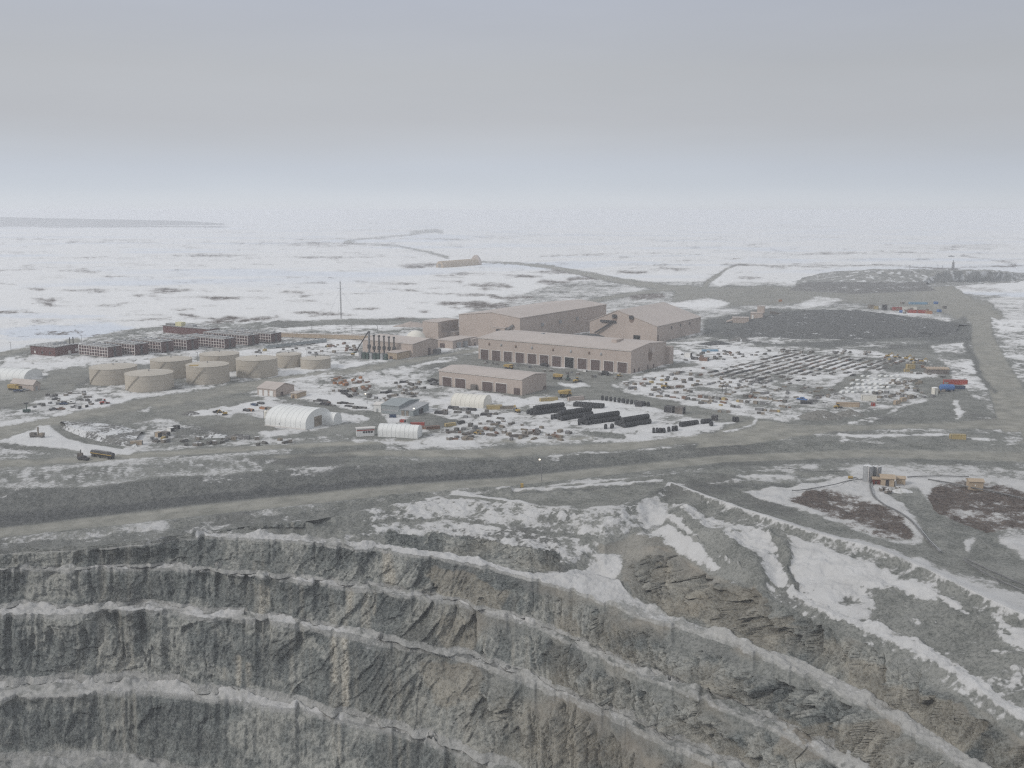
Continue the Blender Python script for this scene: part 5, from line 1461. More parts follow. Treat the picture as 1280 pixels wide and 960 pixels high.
t, L_, W_, h = hall('valve_cabin', 'dark red cabin between the grey tanks and the pump shed', 'cabin', 1100, 606.0, 1091, 1400, 599.5, rise=.2, a=math.radians(-14), width=4, wall=paint('dark_red_sheet', (.13, .035, .03)), roof=TAN)
MB().box(L_ * .3, L_ * .55, -.1, .02, 0, 2).build('door', STEEL_DK, t)
t, L_, W_, h = hall('lone_shed', 'lone tan shed with a dark end, above the right tundra patch', 'shed', 1229, 611.8, 1211, 1400, 602.5, rise=1.0, a=math.radians(-8), width=5, wall=TAN, roof=TAN, over=.5, th=.3)
MB().box(L_ - .02, L_ + .12, W_ * .1, W_ * .9, .2, h * .9).build('end_door', STEEL_DK, t)
MB().box(L_ * .4, L_ * .48, -.12, .02, h * .4, h * .6).build('window', WHITE, t)
# ------------------------------------------------------------------ banks, dumps and heaps that rise from the plain
def bank(name, lines, mat, nu=160, nv=10, rough=1.2, seed=0, parent=None, scale=9.0):
    """a loft through lines of (px, py, z)"""
    rows = []
    for ln in lines:
        q = np.array([list(at(a, b, c)) for a, b, c in ln]); t_ = np.linspace(0, 1, len(q)); u = np.linspace(0, 1, nu)
        rows.append(np.stack([np.interp(u, t_, q[:, k]) for k in range(3)], -1))
    pts = []
    for i in range(len(rows) - 1):
        for k in range(nv):
            pts.append(rows[i] + (rows[i + 1] - rows[i]) * (k / nv))
    pts.append(rows[-1]); P = np.array(pts)
    n = len(P)
    e = np.minimum(1, np.minimum(np.arange(n), n - 1 - np.arange(n)) / 2.0)[:, None] * np.minimum(1, np.minimum(np.arange(nu), nu - 1 - np.arange(nu)) / 3.0)[None, :]
    P[:, :, 2] += e * ((fbm(P[:, :, 0] / scale + seed, P[:, :, 1] / scale, octaves=5, gain=.6) - .5) * rough * 2.6)
    P[:, :, 1] += e * (fbm(P[:, :, 0] / (scale * 2) + seed, P[:, :, 1] / (scale * 2) + 9, octaves=3) - .5) * rough * 4
    wob_ = (fbm(P[:, :, 0] / (scale * 4) + seed * 3, P[:, :, 1] / (scale * 4), octaves=4, gain=.6) - .5) * rough * scale * 1.1
    P[:, :, 1] += wob_; P[:, :, 0] += (fbm(P[:, :, 0] / (scale * 5) + 40, P[:, :, 1] / (scale * 5) + seed, octaves=3) - .5) * rough * scale * 1.2
    idx_ = np.arange(n * nu).reshape(n, nu)
    q = np.stack([idx_[:-1, :-1], idx_[:-1, 1:], idx_[1:, 1:], idx_[1:, :-1]], -1).reshape(-1, 4)
    mb = MB(); mb.v = [tuple(v) for v in P.reshape(-1, 3)]; mb.f = [tuple(f) for f in q.tolist()]
    o = mb.build(name, mat, parent, smooth=True)
    return o

PALEWASTE = rubble('pale_waste_rock', (.19, .195, .19), (.31, .31, .30), .34, .07)
o = bank('waste_rock_hill', [[(985, 353, -1), (1060, 347, -1), (1150, 345, -1), (1300, 345, -1)], [(1005, 347, 5), (1042, 339, 21), (1090, 336.5, 29.5), (1180, 337, 28.5), (1240, 337.5, 25), (1290, 342, 9)], [(1003, 348, 5), (1040, 340, 21), (1090, 338, 29), (1180, 338.8, 28), (1238, 339.4, 24), (1288, 344, 8)],
                            [(994, 356, 1.5), (1030, 356, 5), (1090, 356, 6), (1150, 354, 6), (1230, 352, 3), (1280, 350, 1)], [(975, 361, -1), (1060, 364, -1), (1150, 361, -1), (1285, 354, -1)]], PALEWASTE, 220, 10, 1.6, 1, scale=14)
o['kind'] = 'structure'
o = bank('waste_rock_terrace', [[(1000, 357, -1), (1080, 357, -1), (1160, 356, -1)], [(1010, 352, 9), (1080, 352.5, 10), (1158, 353, 8)], [(996, 356, 8), (1080, 358, 9), (1160, 357, 7)], [(985, 363.5, -1), (1070, 368.5, -1), (1172, 364, -1)]], WASTE, 160, 8, 1.4, 5, scale=12)
o['kind'] = 'structure'
ORE2 = rubble('dusty_dark_ore', (.068, .071, .073), (.15, .152, .15), .16, .3)
o = bank('dark_stockpile', [[(925, 401, -1), (1000, 391, -1), (1080, 391, -1), (1222, 408, -1)], [(938, 399, 3), (975, 390.5, 7), (1020, 387, 9), (1075, 388, 7), (1130, 395, 5), (1200, 406, 2)], [(930, 406, 4), (1000, 401, 8), (1060, 404, 7), (1110, 409, 6), (1200, 411, 2)],
                            [(915, 412, 2), (1000, 412, 5), (1080, 414, 5), (1150, 416, 4), (1196, 415, 1)], [(892, 419, -.6), (950, 423, -.8), (1000, 425.5, -.8), (1060, 425, -.8), (1130, 424, -.8), (1222, 419, -.6)]], ORE2, 220, 9, 1.5, 2, scale=9)
tag(o, 'broad flat topped stockpile of dark crushed ore beyond the storage yard', 'stockpile')
o = bank('grey_stockpile', [[(74, 529, -1), (110, 528.5, -1), (150, 534, -1), (182, 541, -1)], [(79, 526.5, 3), (110, 527.5, 3.2), (150, 532, 3.2), (176, 540, 2.6)], [(82, 532, 3), (108, 539, 3.2), (140, 546, 3.2), (168, 552, 2.4)], [(72, 535, -.6), (104, 548, -.6), (136, 557, -.6), (172, 561, -.6)]], WASTE2, 120, 8, .6, 4, scale=4)
tag(o, 'flat grey stockpile with a steep gravel edge on the snow at the left', 'stockpile')
def far_pt(px, py, D):
    z = H - (py - HORIZ) / F * D
    return (px, py, z)
def far_line(pts, D):
    return [far_pt(px, py, D) for px, py in pts]
o = bank('far_shore_hills', [far_line([(-700, 283.5), (0, 283), (120, 282.5), (240, 281.5)], 8900), far_line([(-700, 271), (0, 271), (60, 272), (110, 273.2), (235, 279.0)], 9000), far_line([(-700, 271), (0, 271.2), (60, 272.2), (110, 274.5), (240, 280.5)], 9600)],
         rubble('distant_tundra', (.02, .024, .03), (.05, .056, .066), .0, .004), 120, 6, 3.0, 3, scale=300)
o['kind'] = 'structure'
for nm, lab, px, py, rx, ry, hh, mat, sd in [
    ('gravel_heap', 'grey cone shaped gravel heap beside the haul road junction', 1024, 522, 17, 12, 6.0, GRAVEL, 1),
    ('gravel_heap', 'brown grey gravel bank beyond the junction heap, its right neighbour', 1062, 519, 14, 8, 4.0, GRAVEL, 2),
    ('snow_heap', 'ploughed snow heap by the maroon office', 52, 452.5, 26, 9, 3.4, SNOWHEAP, 3),
    ('gravel_heap', 'small dark heap left of the tall tank cluster, on the snow', 238, 518, 9, 5, 2.5, WASTE, 4),
    ('gravel_heap', 'low dark heap below the largest fabric hall', 296, 548, 10, 6, 3.0, WASTE, 5),
    ('gravel_heap', 'round grey heap on the snow between haul road and storage compound', 270, 546, 12, 6, 3.2, WASTE2, 6),
    ('ore_heap', 'black ore heap at the corner of the gabled hall', 895, 430.5, 22, 9, 4.5, ORE, 7),
    ('gravel_heap', 'jagged dark spoil heap behind the yard, right of the black ore heap', 924, 426, 14, 8, 5, WASTE, 8),
    ('snow_heap', 'white snow heap near the pump shed', 1126, 613.5, 6.5, 3.5, 1.5, SNOWHEAP, 9),
    ('gravel_heap', 'tan stone heap at the edge of the plain by the plant', 515, 408, 26, 14, 6, paint('tan_stone', (.36, .31, .28)), 10)]:
    heap(nm, lab, 'heap', at(px, py), rx, ry, hh, mat, 0, sd, n=40, m=12)

# ------------------------------------------------------------------ machines and containers
def wheels(t, xs, y, r, wdt=.5, nm='wheel'):
    for x in xs:
        for s in (-1, 1): MB().lathe([(r * .55, -wdt / 2), (r, -wdt / 2), (r, wdt / 2), (r * .55, wdt / 2)], 14, (x, s * y, r), 'y').build(nm, RUBBER, t)

def pickup(lab, px, py, rz, mat, s=1.15):
    t = thing('pickup_truck', lab, 'pickup', at(px, py), rz)
    MB().prism([(-2.7, .55), (2.7, .55), (2.75, 1.05), (1.4, 1.2), (-2.7, 1.2)], -.95, .95, 'y').build('body', mat, t, bevel=.06)
    MB().prism([(-.9, 1.2), (1.35, 1.2), (.75, 1.9), (-.75, 1.9)], -.88, .88, 'y').build('cab', mat, t, bevel=.08)
    MB().prism([(-.8, 1.25), (1.2, 1.25), (.72, 1.8), (-.7, 1.8)], -.9, .9, 'y').build('window', GLASS, t)
    wheels(t, (-1.7, 1.75), .85, .42, .3); t.scale = (s, s, s)
    return t

def box_truck(lab, px, py, rz, cabm, boxm, s=1.0):
    t = thing('lorry', lab, 'lorry', at(px, py), rz)
    MB().box(-4.4, 2.2, -1.25, 1.25, 1.2, 3.7).build('cargo_box', boxm, t, bevel=.05)
    MB().prism([(2.4, .7), (4.5, .7), (4.5, 1.9), (4.1, 3.0), (2.4, 3.0)], -1.2, 1.2, 'y').build('cab', cabm, t, bevel=.1)
    MB().box(4.05, 4.52, -1.0, 1.0, 1.9, 2.7).build('windscreen', GLASS, t)
    MB().box(-4.4, 4.4, -.5, .5, .75, 1.2).build('chassis', STEEL_DK, t)
    wheels(t, (-3.2, -2.0, 3.4), 1.1, .55, .4); t.scale = (s, s, s); return t

def loader(lab, px, py, rz, mat=None, s=1.3):
    mat = mat or YELLOW
    t = thing('wheel_loader', lab, 'loader', at(px, py), rz)
    MB().prism([(-3.4, 1.0), (-.2, 1.0), (-.2, 2.4), (-3.2, 2.2)], -1.1, 1.1, 'y').build('engine_hood', mat, t, bevel=.12)
    MB().prism([(-.6, 2.2), (.7, 2.2), (.5, 3.7), (-.5, 3.7)], -.85, .85, 'y').build('cab', GLASS, t, bevel=.08)
    MB().box(-.7, .7, -.95, .95, 3.7, 3.85).build('cab_roof', mat, t)
    MB().bar((.4, -.6, 1.7), (3.1, -.6, .9), .35, .5).build('lift_arm', mat, t); MB().bar((.4, .6, 1.7), (3.1, .6, .9), .35, .5).build('lift_arm', mat, t)
    MB().prism([(3.0, .15), (4.4, .1), (3.5, .35), (3.3, 1.5), (3.0, 1.4)], -1.5, 1.5, 'y').build('bucket', STEEL, t)
    wheels(t, (-2.2, 1.5), 1.15, .85, .65); t.scale = (s, s, s); return t

def excavator(lab, px, py, rz, mat=None, s=1.2):
    mat = mat or YELLOW
    t = thing('excavator', lab, 'excavator', at(px, py), rz)
    for y in (-1.2, 1.2): MB().prism([(-2.2, .4), (-1.8, 0), (1.8, 0), (2.2, .4), (1.8, .9), (-1.8, .9)], y - .35, y + .35, 'y').build('track', STEEL_DK, t)
    MB().box(-2.2, 1.4, -1.3, 1.3, 1.1, 2.5).build('body', mat, t, bevel=.15)
    MB().prism([(.3, 2.5), (1.5, 2.5), (1.3, 3.4), (.3, 3.5)], .1, 1.25, 'y').build('cab', GLASS, t, bevel=.06)
    MB().bar((1.2, 0, 2.0), (4.2, 0, 5.0), .5, .7).build('boom', mat, t); MB().bar((4.2, 0, 5.0), (6.0, 0, 2.2), .4, .5).build('stick', mat, t)
    MB().prism([(5.6, 2.3), (6.4, 2.3), (6.3, 1.1), (5.3, 1.0)], -.6, .6, 'y').build('bucket', STEEL, t); t.scale = (s, s, s); return t

def haul_truck(lab, px, py, rz, s=1.0):
    t = thing('haul_truck', lab, 'haul truck', at(px, py), rz)
    MB().prism([(-5.5, 3.2), (2.0, 2.6), (2.4, 5.4), (4.8, 5.6), (4.8, 6.0), (1.8, 6.0), (-6.0, 5.2)], -3.0, 3.0, 'y').build('dump_body', YELLOW, t)
    MB().box(-4, 4.6, -1.2, 1.2, 1.6, 2.6).build('chassis', STEEL_DK, t)
    MB().box(2.4, 4.8, .4, 2.6, 2.9, 5.0).build('cab', YELLOW, t, bevel=.1); MB().box(4.6, 4.9, .6, 2.4, 3.9, 4.8).build('windscreen', GLASS, t)
    MB().box(2.6, 5.2, -2.4, .3, 1.9, 3.9).build('engine_hood', YELLOW, t, bevel=.15)
    wheels(t, (-2.8, 3.2), 2.5, 1.6, 1.2); t.scale = (s, s, s); return t

def container(lab, px, py, rz, mat, L_=6.1, wd=2.44, hh=2.6, group=None, name='shipping_container', door=None, cat='container'):
    t = thing(name, lab, cat, at(px, py), rz, group)
    MB().box(-L_ / 2, L_ / 2, -wd / 2, wd / 2, -.3, hh).build('body', mat, t)
    fr = MB()
    for sx in (-1, 1):
        for sy in (-1, 1): fr.box(sx * L_ / 2 - .12, sx * L_ / 2 + .12, sy * wd / 2 - .12, sy * wd / 2 + .12, -.3, hh + .06)
    for sy in (-1, 1): fr.box(-L_ / 2 + .13, L_ / 2 - .13, sy * wd / 2 - .1, sy * wd / 2 + .1, hh - .12, hh + .06)
    fr.build('corner_frame', STEEL if door is None else door, t)
    MB().box(L_ / 2, L_ / 2 + .08, -wd / 2 + .2, wd / 2 - .2, 0, hh - .2).build('end_door', door or STEEL_DK, t)
    return t

CA = AX
# far left
box_truck('yellow lorry parked in front of the small beige store', 18, 487.4, math.radians(-14), YELLOW, YELLOW, 1.25)
pickup('dark blue pickup beside the silver one by the small beige store', 22.5, 490.0, math.radians(25), DKBLUE, 1.3)
pickup('silver pickup right of the dark blue one by the small beige store', 30.5, 489.0, math.radians(15), GALV, 1.3)
for lab, px, py, m_, rz in [('dark car on the snow left of the parked navy car', 70, 500.2, STEEL_DK, 0), ('navy car in the snowy lot below the front tank', 79.5, 506.2, DKBLUE, -8), ('white car next to the navy car in the snowy lot', 89.5, 504.3, WHITE, -10), ('grey car parked alone in the middle of the snowy lot', 94, 509.8, STEEL, 15),
                            ('black pickup at the lower edge of the snowy lot', 67, 513.0, STEEL_DK, 10), ('brown car by the small heap at the edge of the snowy lot', 76, 512.6, RUST, 12)]:
    pickup(lab, px, py, math.radians(rz), m_, 1.2)
container('white box on skids in the middle of the snowy lot', 106.5, 509.6, CA, WHITE, 4.5)
container('white box on skids at the right side of the snowy lot', 98, 511.2, CA, GALV, 4.0)
loader('red machine parked near the camp road, right of the snowy lot', 131, 505.5, math.radians(30), RED, 1.1)
# tower-like dark rig left
t = thing('light_plant', 'dark mast rig standing on the snow at the far left', 'light plant', at(33.5, 515.6), .3)
MB().box(-2.6, 2.6, -1.2, 1.2, .5, 2.4).build('body', GREEN, t); MB().bar((0, 0, 2.4), (0, 0, 7.5), .5).build('mast', GREEN, t); MB().box(-1.5, 1.5, -.3, .3, 6.6, 7.6).build('lamp_bar', STEEL_DK, t); wheels(t, (-1.2, 1.2), 1.2, .5)
# drill rig on the snow
t = thing('drill_rig', 'rusty brown drill rig with a short mast on the white snow field', 'drill rig', at(47, 547.0), math.radians(-10))
MB().box(-5, -1.2, -1.4, 1.4, .9, 3.4).build('engine_box', PIPE_BRN, t, bevel=.1); MB().box(-1.2, 4.5, -1.2, 1.2, .9, 1.9).build('deck', PIPE_BRN, t); MB().box(2.2, 4.8, -1.3, 1.3, 1.9, 3.4).build('cab', TIMBER, t, bevel=.1)
MB().bar((.6, 0, 1.5), (.8, 0, 7.2), .8).build('mast', TIMBER, t)
for y in (-1.2, 1.2): MB().box(-4.5, 4.2, y - .4, y + .4, -.2, .9).build('track', STEEL_DK, t)
# road train
t = thing('tank_trailer', 'long black tank trailer with a yellow stripe, parked beside the upper road', 'trailer', at(128.5, 572.0), math.radians(-27))
MB().lathe([(1.2, -9.5), (1.5, -9.1), (1.5, 9.1), (1.2, 9.5)], 14, (0, 0, 2.6), 'x').build('tank', STEEL_DK, t, smooth=True)
MB().box(-9.2, 9.2, -1.62, -1.46, 2.3, 2.75).build('stripe', YELLOW, t); MB().box(-9, 9, -.7, .7, .8, 1.3).build('chassis', STEEL_DK, t)
MB().box(-7, 7, -.8, .8, 4.0, 4.35).build('walkway', STEEL, t)
wheels(t, (-8, -6.6, -1, 6.4, 7.8), 1.2, .6, .5)
pickup('dark pickup left of the long black trailer', 104.5, 575.0, math.radians(-20), STEEL_DK, 1.4)
t = thing('water_pump', 'small brown pump unit just behind the dark pickup by the road', 'pump', at(100.5, 571.0), 0)
MB().box(-1.5, 1.5, -1, 1, .4, 2.4).build('engine', PIPE_BRN, t); MB().bar((.4, 0, 2.4), (.4, 0, 4.6), .4).build('exhaust', STEEL_DK, t); MB().box(-1.8, 1.8, -.8, .8, 0, .4).build('skid', STEEL_DK, t)
container('tan shack at the right foot of the flat grey stockpile', 170.5, 556.2, math.radians(12), TAN, 7.5, 3, 2.6, name='shack', cat='shack')
container('tan box beside a snow capped frame, right of the flat grey stockpile', 198, 546.5, CA, TAN, 3.5, 3, 3.6, name='crate', cat='crate')
container('brown crate just right of the tall tan box', 207, 544.5, CA, PIPE_BRN, 6, 3, 2.8, name='crate', cat='crate')
container('white topped crate behind the brown crate', 213, 538.5, CA, WHITE, 5, 3, 2.4, name='crate', cat='crate')
container('dark crate behind the white topped one', 221, 535.5, CA, STEEL_DK, 4, 2.4, 2.2, name='crate', cat='crate')
excavator('small yellow excavator on the bare gravel left of the garage', 281, 518.8, math.radians(200), None, .9)
pickup('black pickup next to the small yellow excavator', 272, 516.5, math.radians(-10), STEEL_DK, 1.3)
for k, (px, py, m_) in enumerate(((318, 507.0, DKBLUE), (326, 505.2, STEEL_DK), (313, 513.6, ORANGE), (329, 511.2, ORANGE), (336, 511.5, TIMBER), (308.5, 513.8, STEEL_DK))):
    container(['navy stack left of the large fabric hall', 'black stack behind the navy one by the large fabric hall', 'orange skid at the left of the large fabric hall', 'long orange skid touching the white upright tank', 'timber crate behind the white upright tank', 'small black box left of the orange skid'][k], px, py, CA, m_, 6, 2.2, 1.6, name='material_stack', cat='stack')
container('blue black van parked against the grey warehouse', 491, 521.5, math.radians(8), DKBLUE, 5, 2, 2.2, name='van', cat='van')
container('red brown skip at the left of the gravel pad', 522, 532.6, math.radians(4), RED, 10, 2.5, 2.6, name='skip', cat='skip')
container('rust red skip at the lower corner of the gravel pad', 541, 536.6, math.radians(22), RUST, 10, 2.5, 2.4, name='skip', cat='skip')
container('rust brown skip between the red one and the low fabric shelter', 530.5, 536.5, math.radians(-20), RUST, 6, 2.4, 2.2, name='skip', cat='skip')
container('small maroon box behind the gravel pad near the grey warehouse', 503.5, 527.8, math.radians(-30), RED, 4, 2.2, 2, name='crate', cat='crate')
container('tan timber stack at the right edge of the gravel pad', 563, 532.5, math.radians(28), YELLOWB, 8, 3, 2.2, name='timber_stack', cat='stack')
container('dark grey skip at the far right corner of the gravel pad', 576.5, 529.8, math.radians(20), STEEL_DK, 5, 2.4, 2.2, name='skip', cat='skip')
container('blue tarp covered stack behind the low fabric shelter', 501, 533.0, math.radians(-14), LTBLUE, 9, 2, 1.2, name='tarped_stack', cat='stack')
container('white sheeted stack behind the low fabric shelter, left of the blue tarp', 490, 531.5, math.radians(-14), WHITE, 6, 2, 1.4, name='tarped_stack', cat='stack')
container('ochre timber pile at the right end of the cream ribbed tent', 618, 511.2, math.radians(6), YELLOWB, 12, 4, 3.0, name='timber_stack', cat='stack')
container('brown timber pile right of the ochre one by the cream tent', 634, 511.0, math.radians(10), TIMBER, 11, 3, 2.2, name='timber_stack', cat='stack')
excavator('dark excavator with a raised arm beside the ochre timber piles', 647, 515.5, math.radians(120), YELLOW, 1.0)
container('dark shipping box right of the excavator by the timber piles', 671, 511.5, math.radians(25), STEEL_DK, 5, 2.4, 2.4)
loader('yellow loader alone on the snow below the gravel pad', 597.5, 543.5, math.radians(-20), None, .85)
container('long tan flatbed box on the snow right of the shed with five doors', 686, 501.0, math.radians(22), YELLOWB, 15, 3, 2.6, name='flatbed_box', cat='container')
container('long pale tan box right of the dump truck, before the tyre piles', 720, 500.0, math.radians(26), BEIGE, 14, 3, 2.8, name='flatbed_box', cat='container')
haul_truck('dump truck standing behind the long tan flatbed box', 706.5, 496.0, math.radians(10), .95)
haul_truck('dump truck on the apron in the gap between the two workshops', 697, 474.0, math.radians(160), .8)
loader('yellow loader on the apron right of the dump truck between the workshops', 721.5, 478.0, math.radians(30), None, 1.2)
loader('dark green loader next to the yellow one between the workshops', 710, 475.5, math.radians(80), GREEN, 1.2)
pickup('dark pickup at the left corner of the shed with five doors', 541, 477.5, math.radians(20), STEEL_DK, 1.8)
pickup('grey pickup on the apron left of the dark pickup', 543, 481.0, math.radians(20), STEEL, 1.7)
haul_truck('dump truck parked behind the roof of the shed with five doors', 636, 461.5, math.radians(-30), .8)
pickup('dark truck parked before the sixth door of the long workshop', 680.5, 457.6, math.radians(-34), STEEL_DK, 1.7)
box_truck('black lorry before the eleventh door of the long workshop', 757, 468.8, math.radians(-60), STEEL_DK, STEEL_DK, 1.0)
loader('yellow loader near the last door of the long workshop', 775, 471.2, math.radians(-20), None, .9)
container('white skip before the third door from the right of the long workshop', 731, 464.5, CA, WHITE, 4, 2.2, 1.6, name='skip', cat='skip')
# near the stockyard
container('black box on the road edge left of the twin dark boxes', 799, 508.5, CA, STEEL_DK, 5.0, 4, 4.4, name='steel_bin', cat='bin')
container('left one of the twin dark boxes beside the yard road', 836.5, 515.6, CA, STEEL_DK, 6.2, 5, 5.0, name='steel_bin', cat='bin')
container('right one of the twin dark boxes, brown fronted, beside the yard road', 850, 516.6, CA, PIPE_BRN, 6.2, 5, 5.0, name='steel_bin', cat='bin')
container('lone black box on the snow before the road junction', 893.2, 525.2, CA, STEEL_DK, 3.6, 3.4, 3.8, name='steel_bin', cat='bin')
loader('yellow loader at the front left of the storage yard', 832.5, 485.5, math.radians(10), None, 1.3)
container('tan stack on the snow left of the yellow loader at the yard corner', 820, 488.5, math.radians(20), TIMBER, 8, 3, 1.8, name='material_stack', cat='stack')
container('grey skip at the left corner of the storage yard', 790.5, 487.0, math.radians(18), STEEL, 7, 3, 2.6, name='skip', cat='skip')
container('pale blue tarp sheet stack at the back of the yard, by the black ore heap', 887.5, 439.5, math.radians(4), LTBLUE, 17, 5, 2.2, name='tarped_stack', cat='stack')
container('white dome topped unit behind the workshop end', 860, 446.6, CA, WHITE, 7, 4, 5, name='plant_unit', cat='unit')
container('rust box right of the white unit behind the workshop end', 880, 451.5, CA, RUST, 9, 4, 4, name='plant_unit', cat='unit')
container('black box left of the rust box behind the workshop end', 868, 450.0, CA, STEEL_DK, 6, 3, 3, name='plant_unit', cat='unit')
# gantry frame in the yard
t = thing('loading_gantry', 'dark square steel gantry frame standing at the left of the yard rows', 'gantry', at(905, 491.5), 0)
MB().bar((-1.6, 0, 0), (-1.6, 0, 6.4), .5).build('post', STEEL_DK, t); MB().bar((1.6, 0, 0), (1.6, 0, 6.4), .5).build('post', STEEL_DK, t); MB().box(-2.0, 2.0, -.3, .3, 6.0, 6.6).build('beam', STEEL_DK, t)
MB().bar((-1.6, 0, 3), (1.6, 0, 3), .3).build('crossbar', STEEL_DK, t)
# right part of the yard
t, L_, W_, h = hall('ribbed_store', 'long low tan store with ribbed roof at the back right of the yard', 'store', 1186, 468.0, 1159, 1400, 462.0, rise=1.0, a=math.radians(-4), wall=PIPE_BRN, roof=TAN, width=10)
for q in range(7): MB().box(L_ * q / 7 + .4, L_ * q / 7 + 1.2, -.6, W_ + .6, h + .1, h + 1.3).build('roof_rib', BEIGE, t)
container('long rust red container at the right end of the yard', 1194, 480.3, math.radians(-3), RED, 20, 3, 4.0)
container('dark blue container right of the blue tank', 1197.5, 486.2, math.radians(-3), DKBLUE, 11, 2.6, 2.8)
t = thing('blue_tank', 'bright blue horizontal tank under the rust red container', 'tank', at(1183.5, 489.0), math.radians(-2))
MB().lathe([(1.6, -6.0), (2.7, -5.2), (2.7, 5.2), (1.6, 6.0)], 20, (0, 0, 3.2), 'x').build('shell', BLUE, t, smooth=True)
for x in (-3.5, 3.5): MB().box(x - .5, x + .5, -2, 2, -.2, 1.6).build('saddle', STEEL, t)
b = at(1168.2, 492.4)
t = thing('white_tank', 'white upright tank left of the bright blue tank', 'tank', b, 0); hh = up_height(b, 484.5)
MB().lathe([(2.6, -.2), (2.6, hh)], 24).build('shell', CREAM, t, smooth=True); MB().lathe([(2.65, hh), (.3, hh + .6)], 24).build('roof', WHITE, t, smooth=True); MB().bar((-.5, -2.8, 0), (-.5, -2.8, hh), .3).build('ladder', STEEL, t)
container('white site cabin in the front middle of the yard', 1086, 500.3, math.radians(-6), CREAM, 11.5, 4, 4.2, name='site_cabin', cat='cabin')
container('tan container behind the small yellow machine at the yard front', 1059.5, 508.2, math.radians(-9), TAN, 17, 3, 3.2, door=RUST)
loader('small yellow machine before the tan container at the yard front', 1047.5, 510.5, math.radians(10), None, 1.0)
container('small red box right of the white site cabin', 1091.5, 507.6, 0, RED, 2.6, 2.4, 2.6, name='crate', cat='crate')
for k, (px, py) in enumerate(((1121, 505.0), (1129, 501.5), (1138, 498.3))):
    container(['lowest of three tan boxes in a slanting line at the yard front', 'middle one of three tan boxes in a slanting line at the yard front', 'topmost of three tan boxes in a slanting line at the yard front'][k], px, py, math.radians(38), TAN if k < 2 else TIMBER, 6.5, 2.6, 3.0)
pickup('blue truck with a dark trailer on the snow at the yard front', 1002.5, 500.8, math.radians(-40), BLUE, 1.5)
container('dark flat trailer behind the blue truck', 1008, 504.8, math.radians(-10), STEEL_DK, 9, 3, 2.4, name='flat_trailer', cat='trailer')
container('dark grey skip right of the dark flat trailer', 1016.5, 503.0, math.radians(10), STEEL, 6, 3, 2.4, name='skip', cat='skip')
container('brown dark crate above the trailer on the yard front snow', 1023, 498.0, 0, PIPE_BRN, 4, 3, 3.0, name='crate', cat='crate')
for k, (px, py, rz) in enumerate(((1110, 446.5, 0), (1122, 448.0, -8), (1133, 449.5, 10), (1142, 451.5, -5), (1152, 453.5, 0))):
    excavator('yellow excavator, number %s from the left in the line at the back of the yard' % ['one', 'two', 'three', 'four', 'five'][k], px, py, math.radians(rz + (180 if k % 2 else 0)), None, 1.0) if k % 2 == 0 else loader('yellow loader, number %s from the left in the line at the back of the yard' % ['one', 'two', 'three', 'four', 'five'][k], px, py, math.radians(rz), None, 1.1)
container('tan frame stack right below the yellow machines at the back of the yard', 1138, 461.0, math.radians(10), YELLOWB, 8, 4, 4.4, name='material_stack', cat='stack')
container('ochre frame stack at the left of the tan frame stack', 1133.5, 464.6, math.radians(10), YELLOWB, 5, 3, 2.6, name='material_stack', cat='stack')
container('yellow tan container beside the narrow track below the junction', 1197, 549.0, math.radians(-3), YELLOWB, 10, 3, 3.4)
# far compound
for lab, px, py, m_, ln, hh in [('brown cabin at the left of the far compound', 1089, 385.6, TIMBER, 10, 6), ('tan container beside the brown cabin of the far compound', 1095, 386.6, YELLOWB, 6, 5), ('dark square box in the far compound', 1105.5, 387.4, STEEL_DK, 7, 8), ('red rounded container left of the white one in the far compound', 1121, 388.0, RED, 14, 5),
                            ('long white and cream container in the far compound', 1135, 387.2, CREAM, 26, 4.6), ('red container under the long white one in the far compound', 1140, 391.2, RED, 12, 4.6), ('red container right of the others in the far compound', 1152, 391.4, RED, 13, 4.6), ('orange container at the right end of the far compound', 1161, 392.0, ORANGE, 9, 4.2)]:
    container(lab, px, py, math.radians(-4), m_, ln, 4, hh, group='containers of the far compound')
container('faded blue sheet stack at the back of the far compound', 1147.5, 380.3, 0, LTBLUE, 28, 8, 3.4, name='tarped_stack', cat='stack')
container('tiny orange machine on the bare road beyond the crusher house', 975.5, 377.0, 0, ORANGE, 5, 4, 3.5, name='grader', cat='machine')
excavator('dark machine working on top of the dark stockpile', 1131, 408.5, 2.0, PIPE_BRN, 1.5)
t = thing('yellow_pump', 'small yellow pump on the snow left of the grey corrugated tanks', 'pump', at(1063, 598.8), 0)
MB().box(-1.2, 1.2, -.7, .7, .4, 1.7).build('engine', YELLOW, t, bevel=.1); wheels(t, (-.6, .6), .7, .35, .2); MB().tube([(1.2, 0, .8), (3, 0, .8), (4.5, .5, .2)], .2, 6).build('hose', STEEL_DK, t)
t = thing('marker_box', 'small yellow marker box at the road edge above the pit', 'marker box', at(652.5, 609.0, -3.6), 0)
MB().box(-.8, .8, -.6, .6, 0, 2.2).build('box', YELLOW, t); MB().box(-1, 1, -.8, .8, -.6, .02).build('base', STEEL_DK, t)

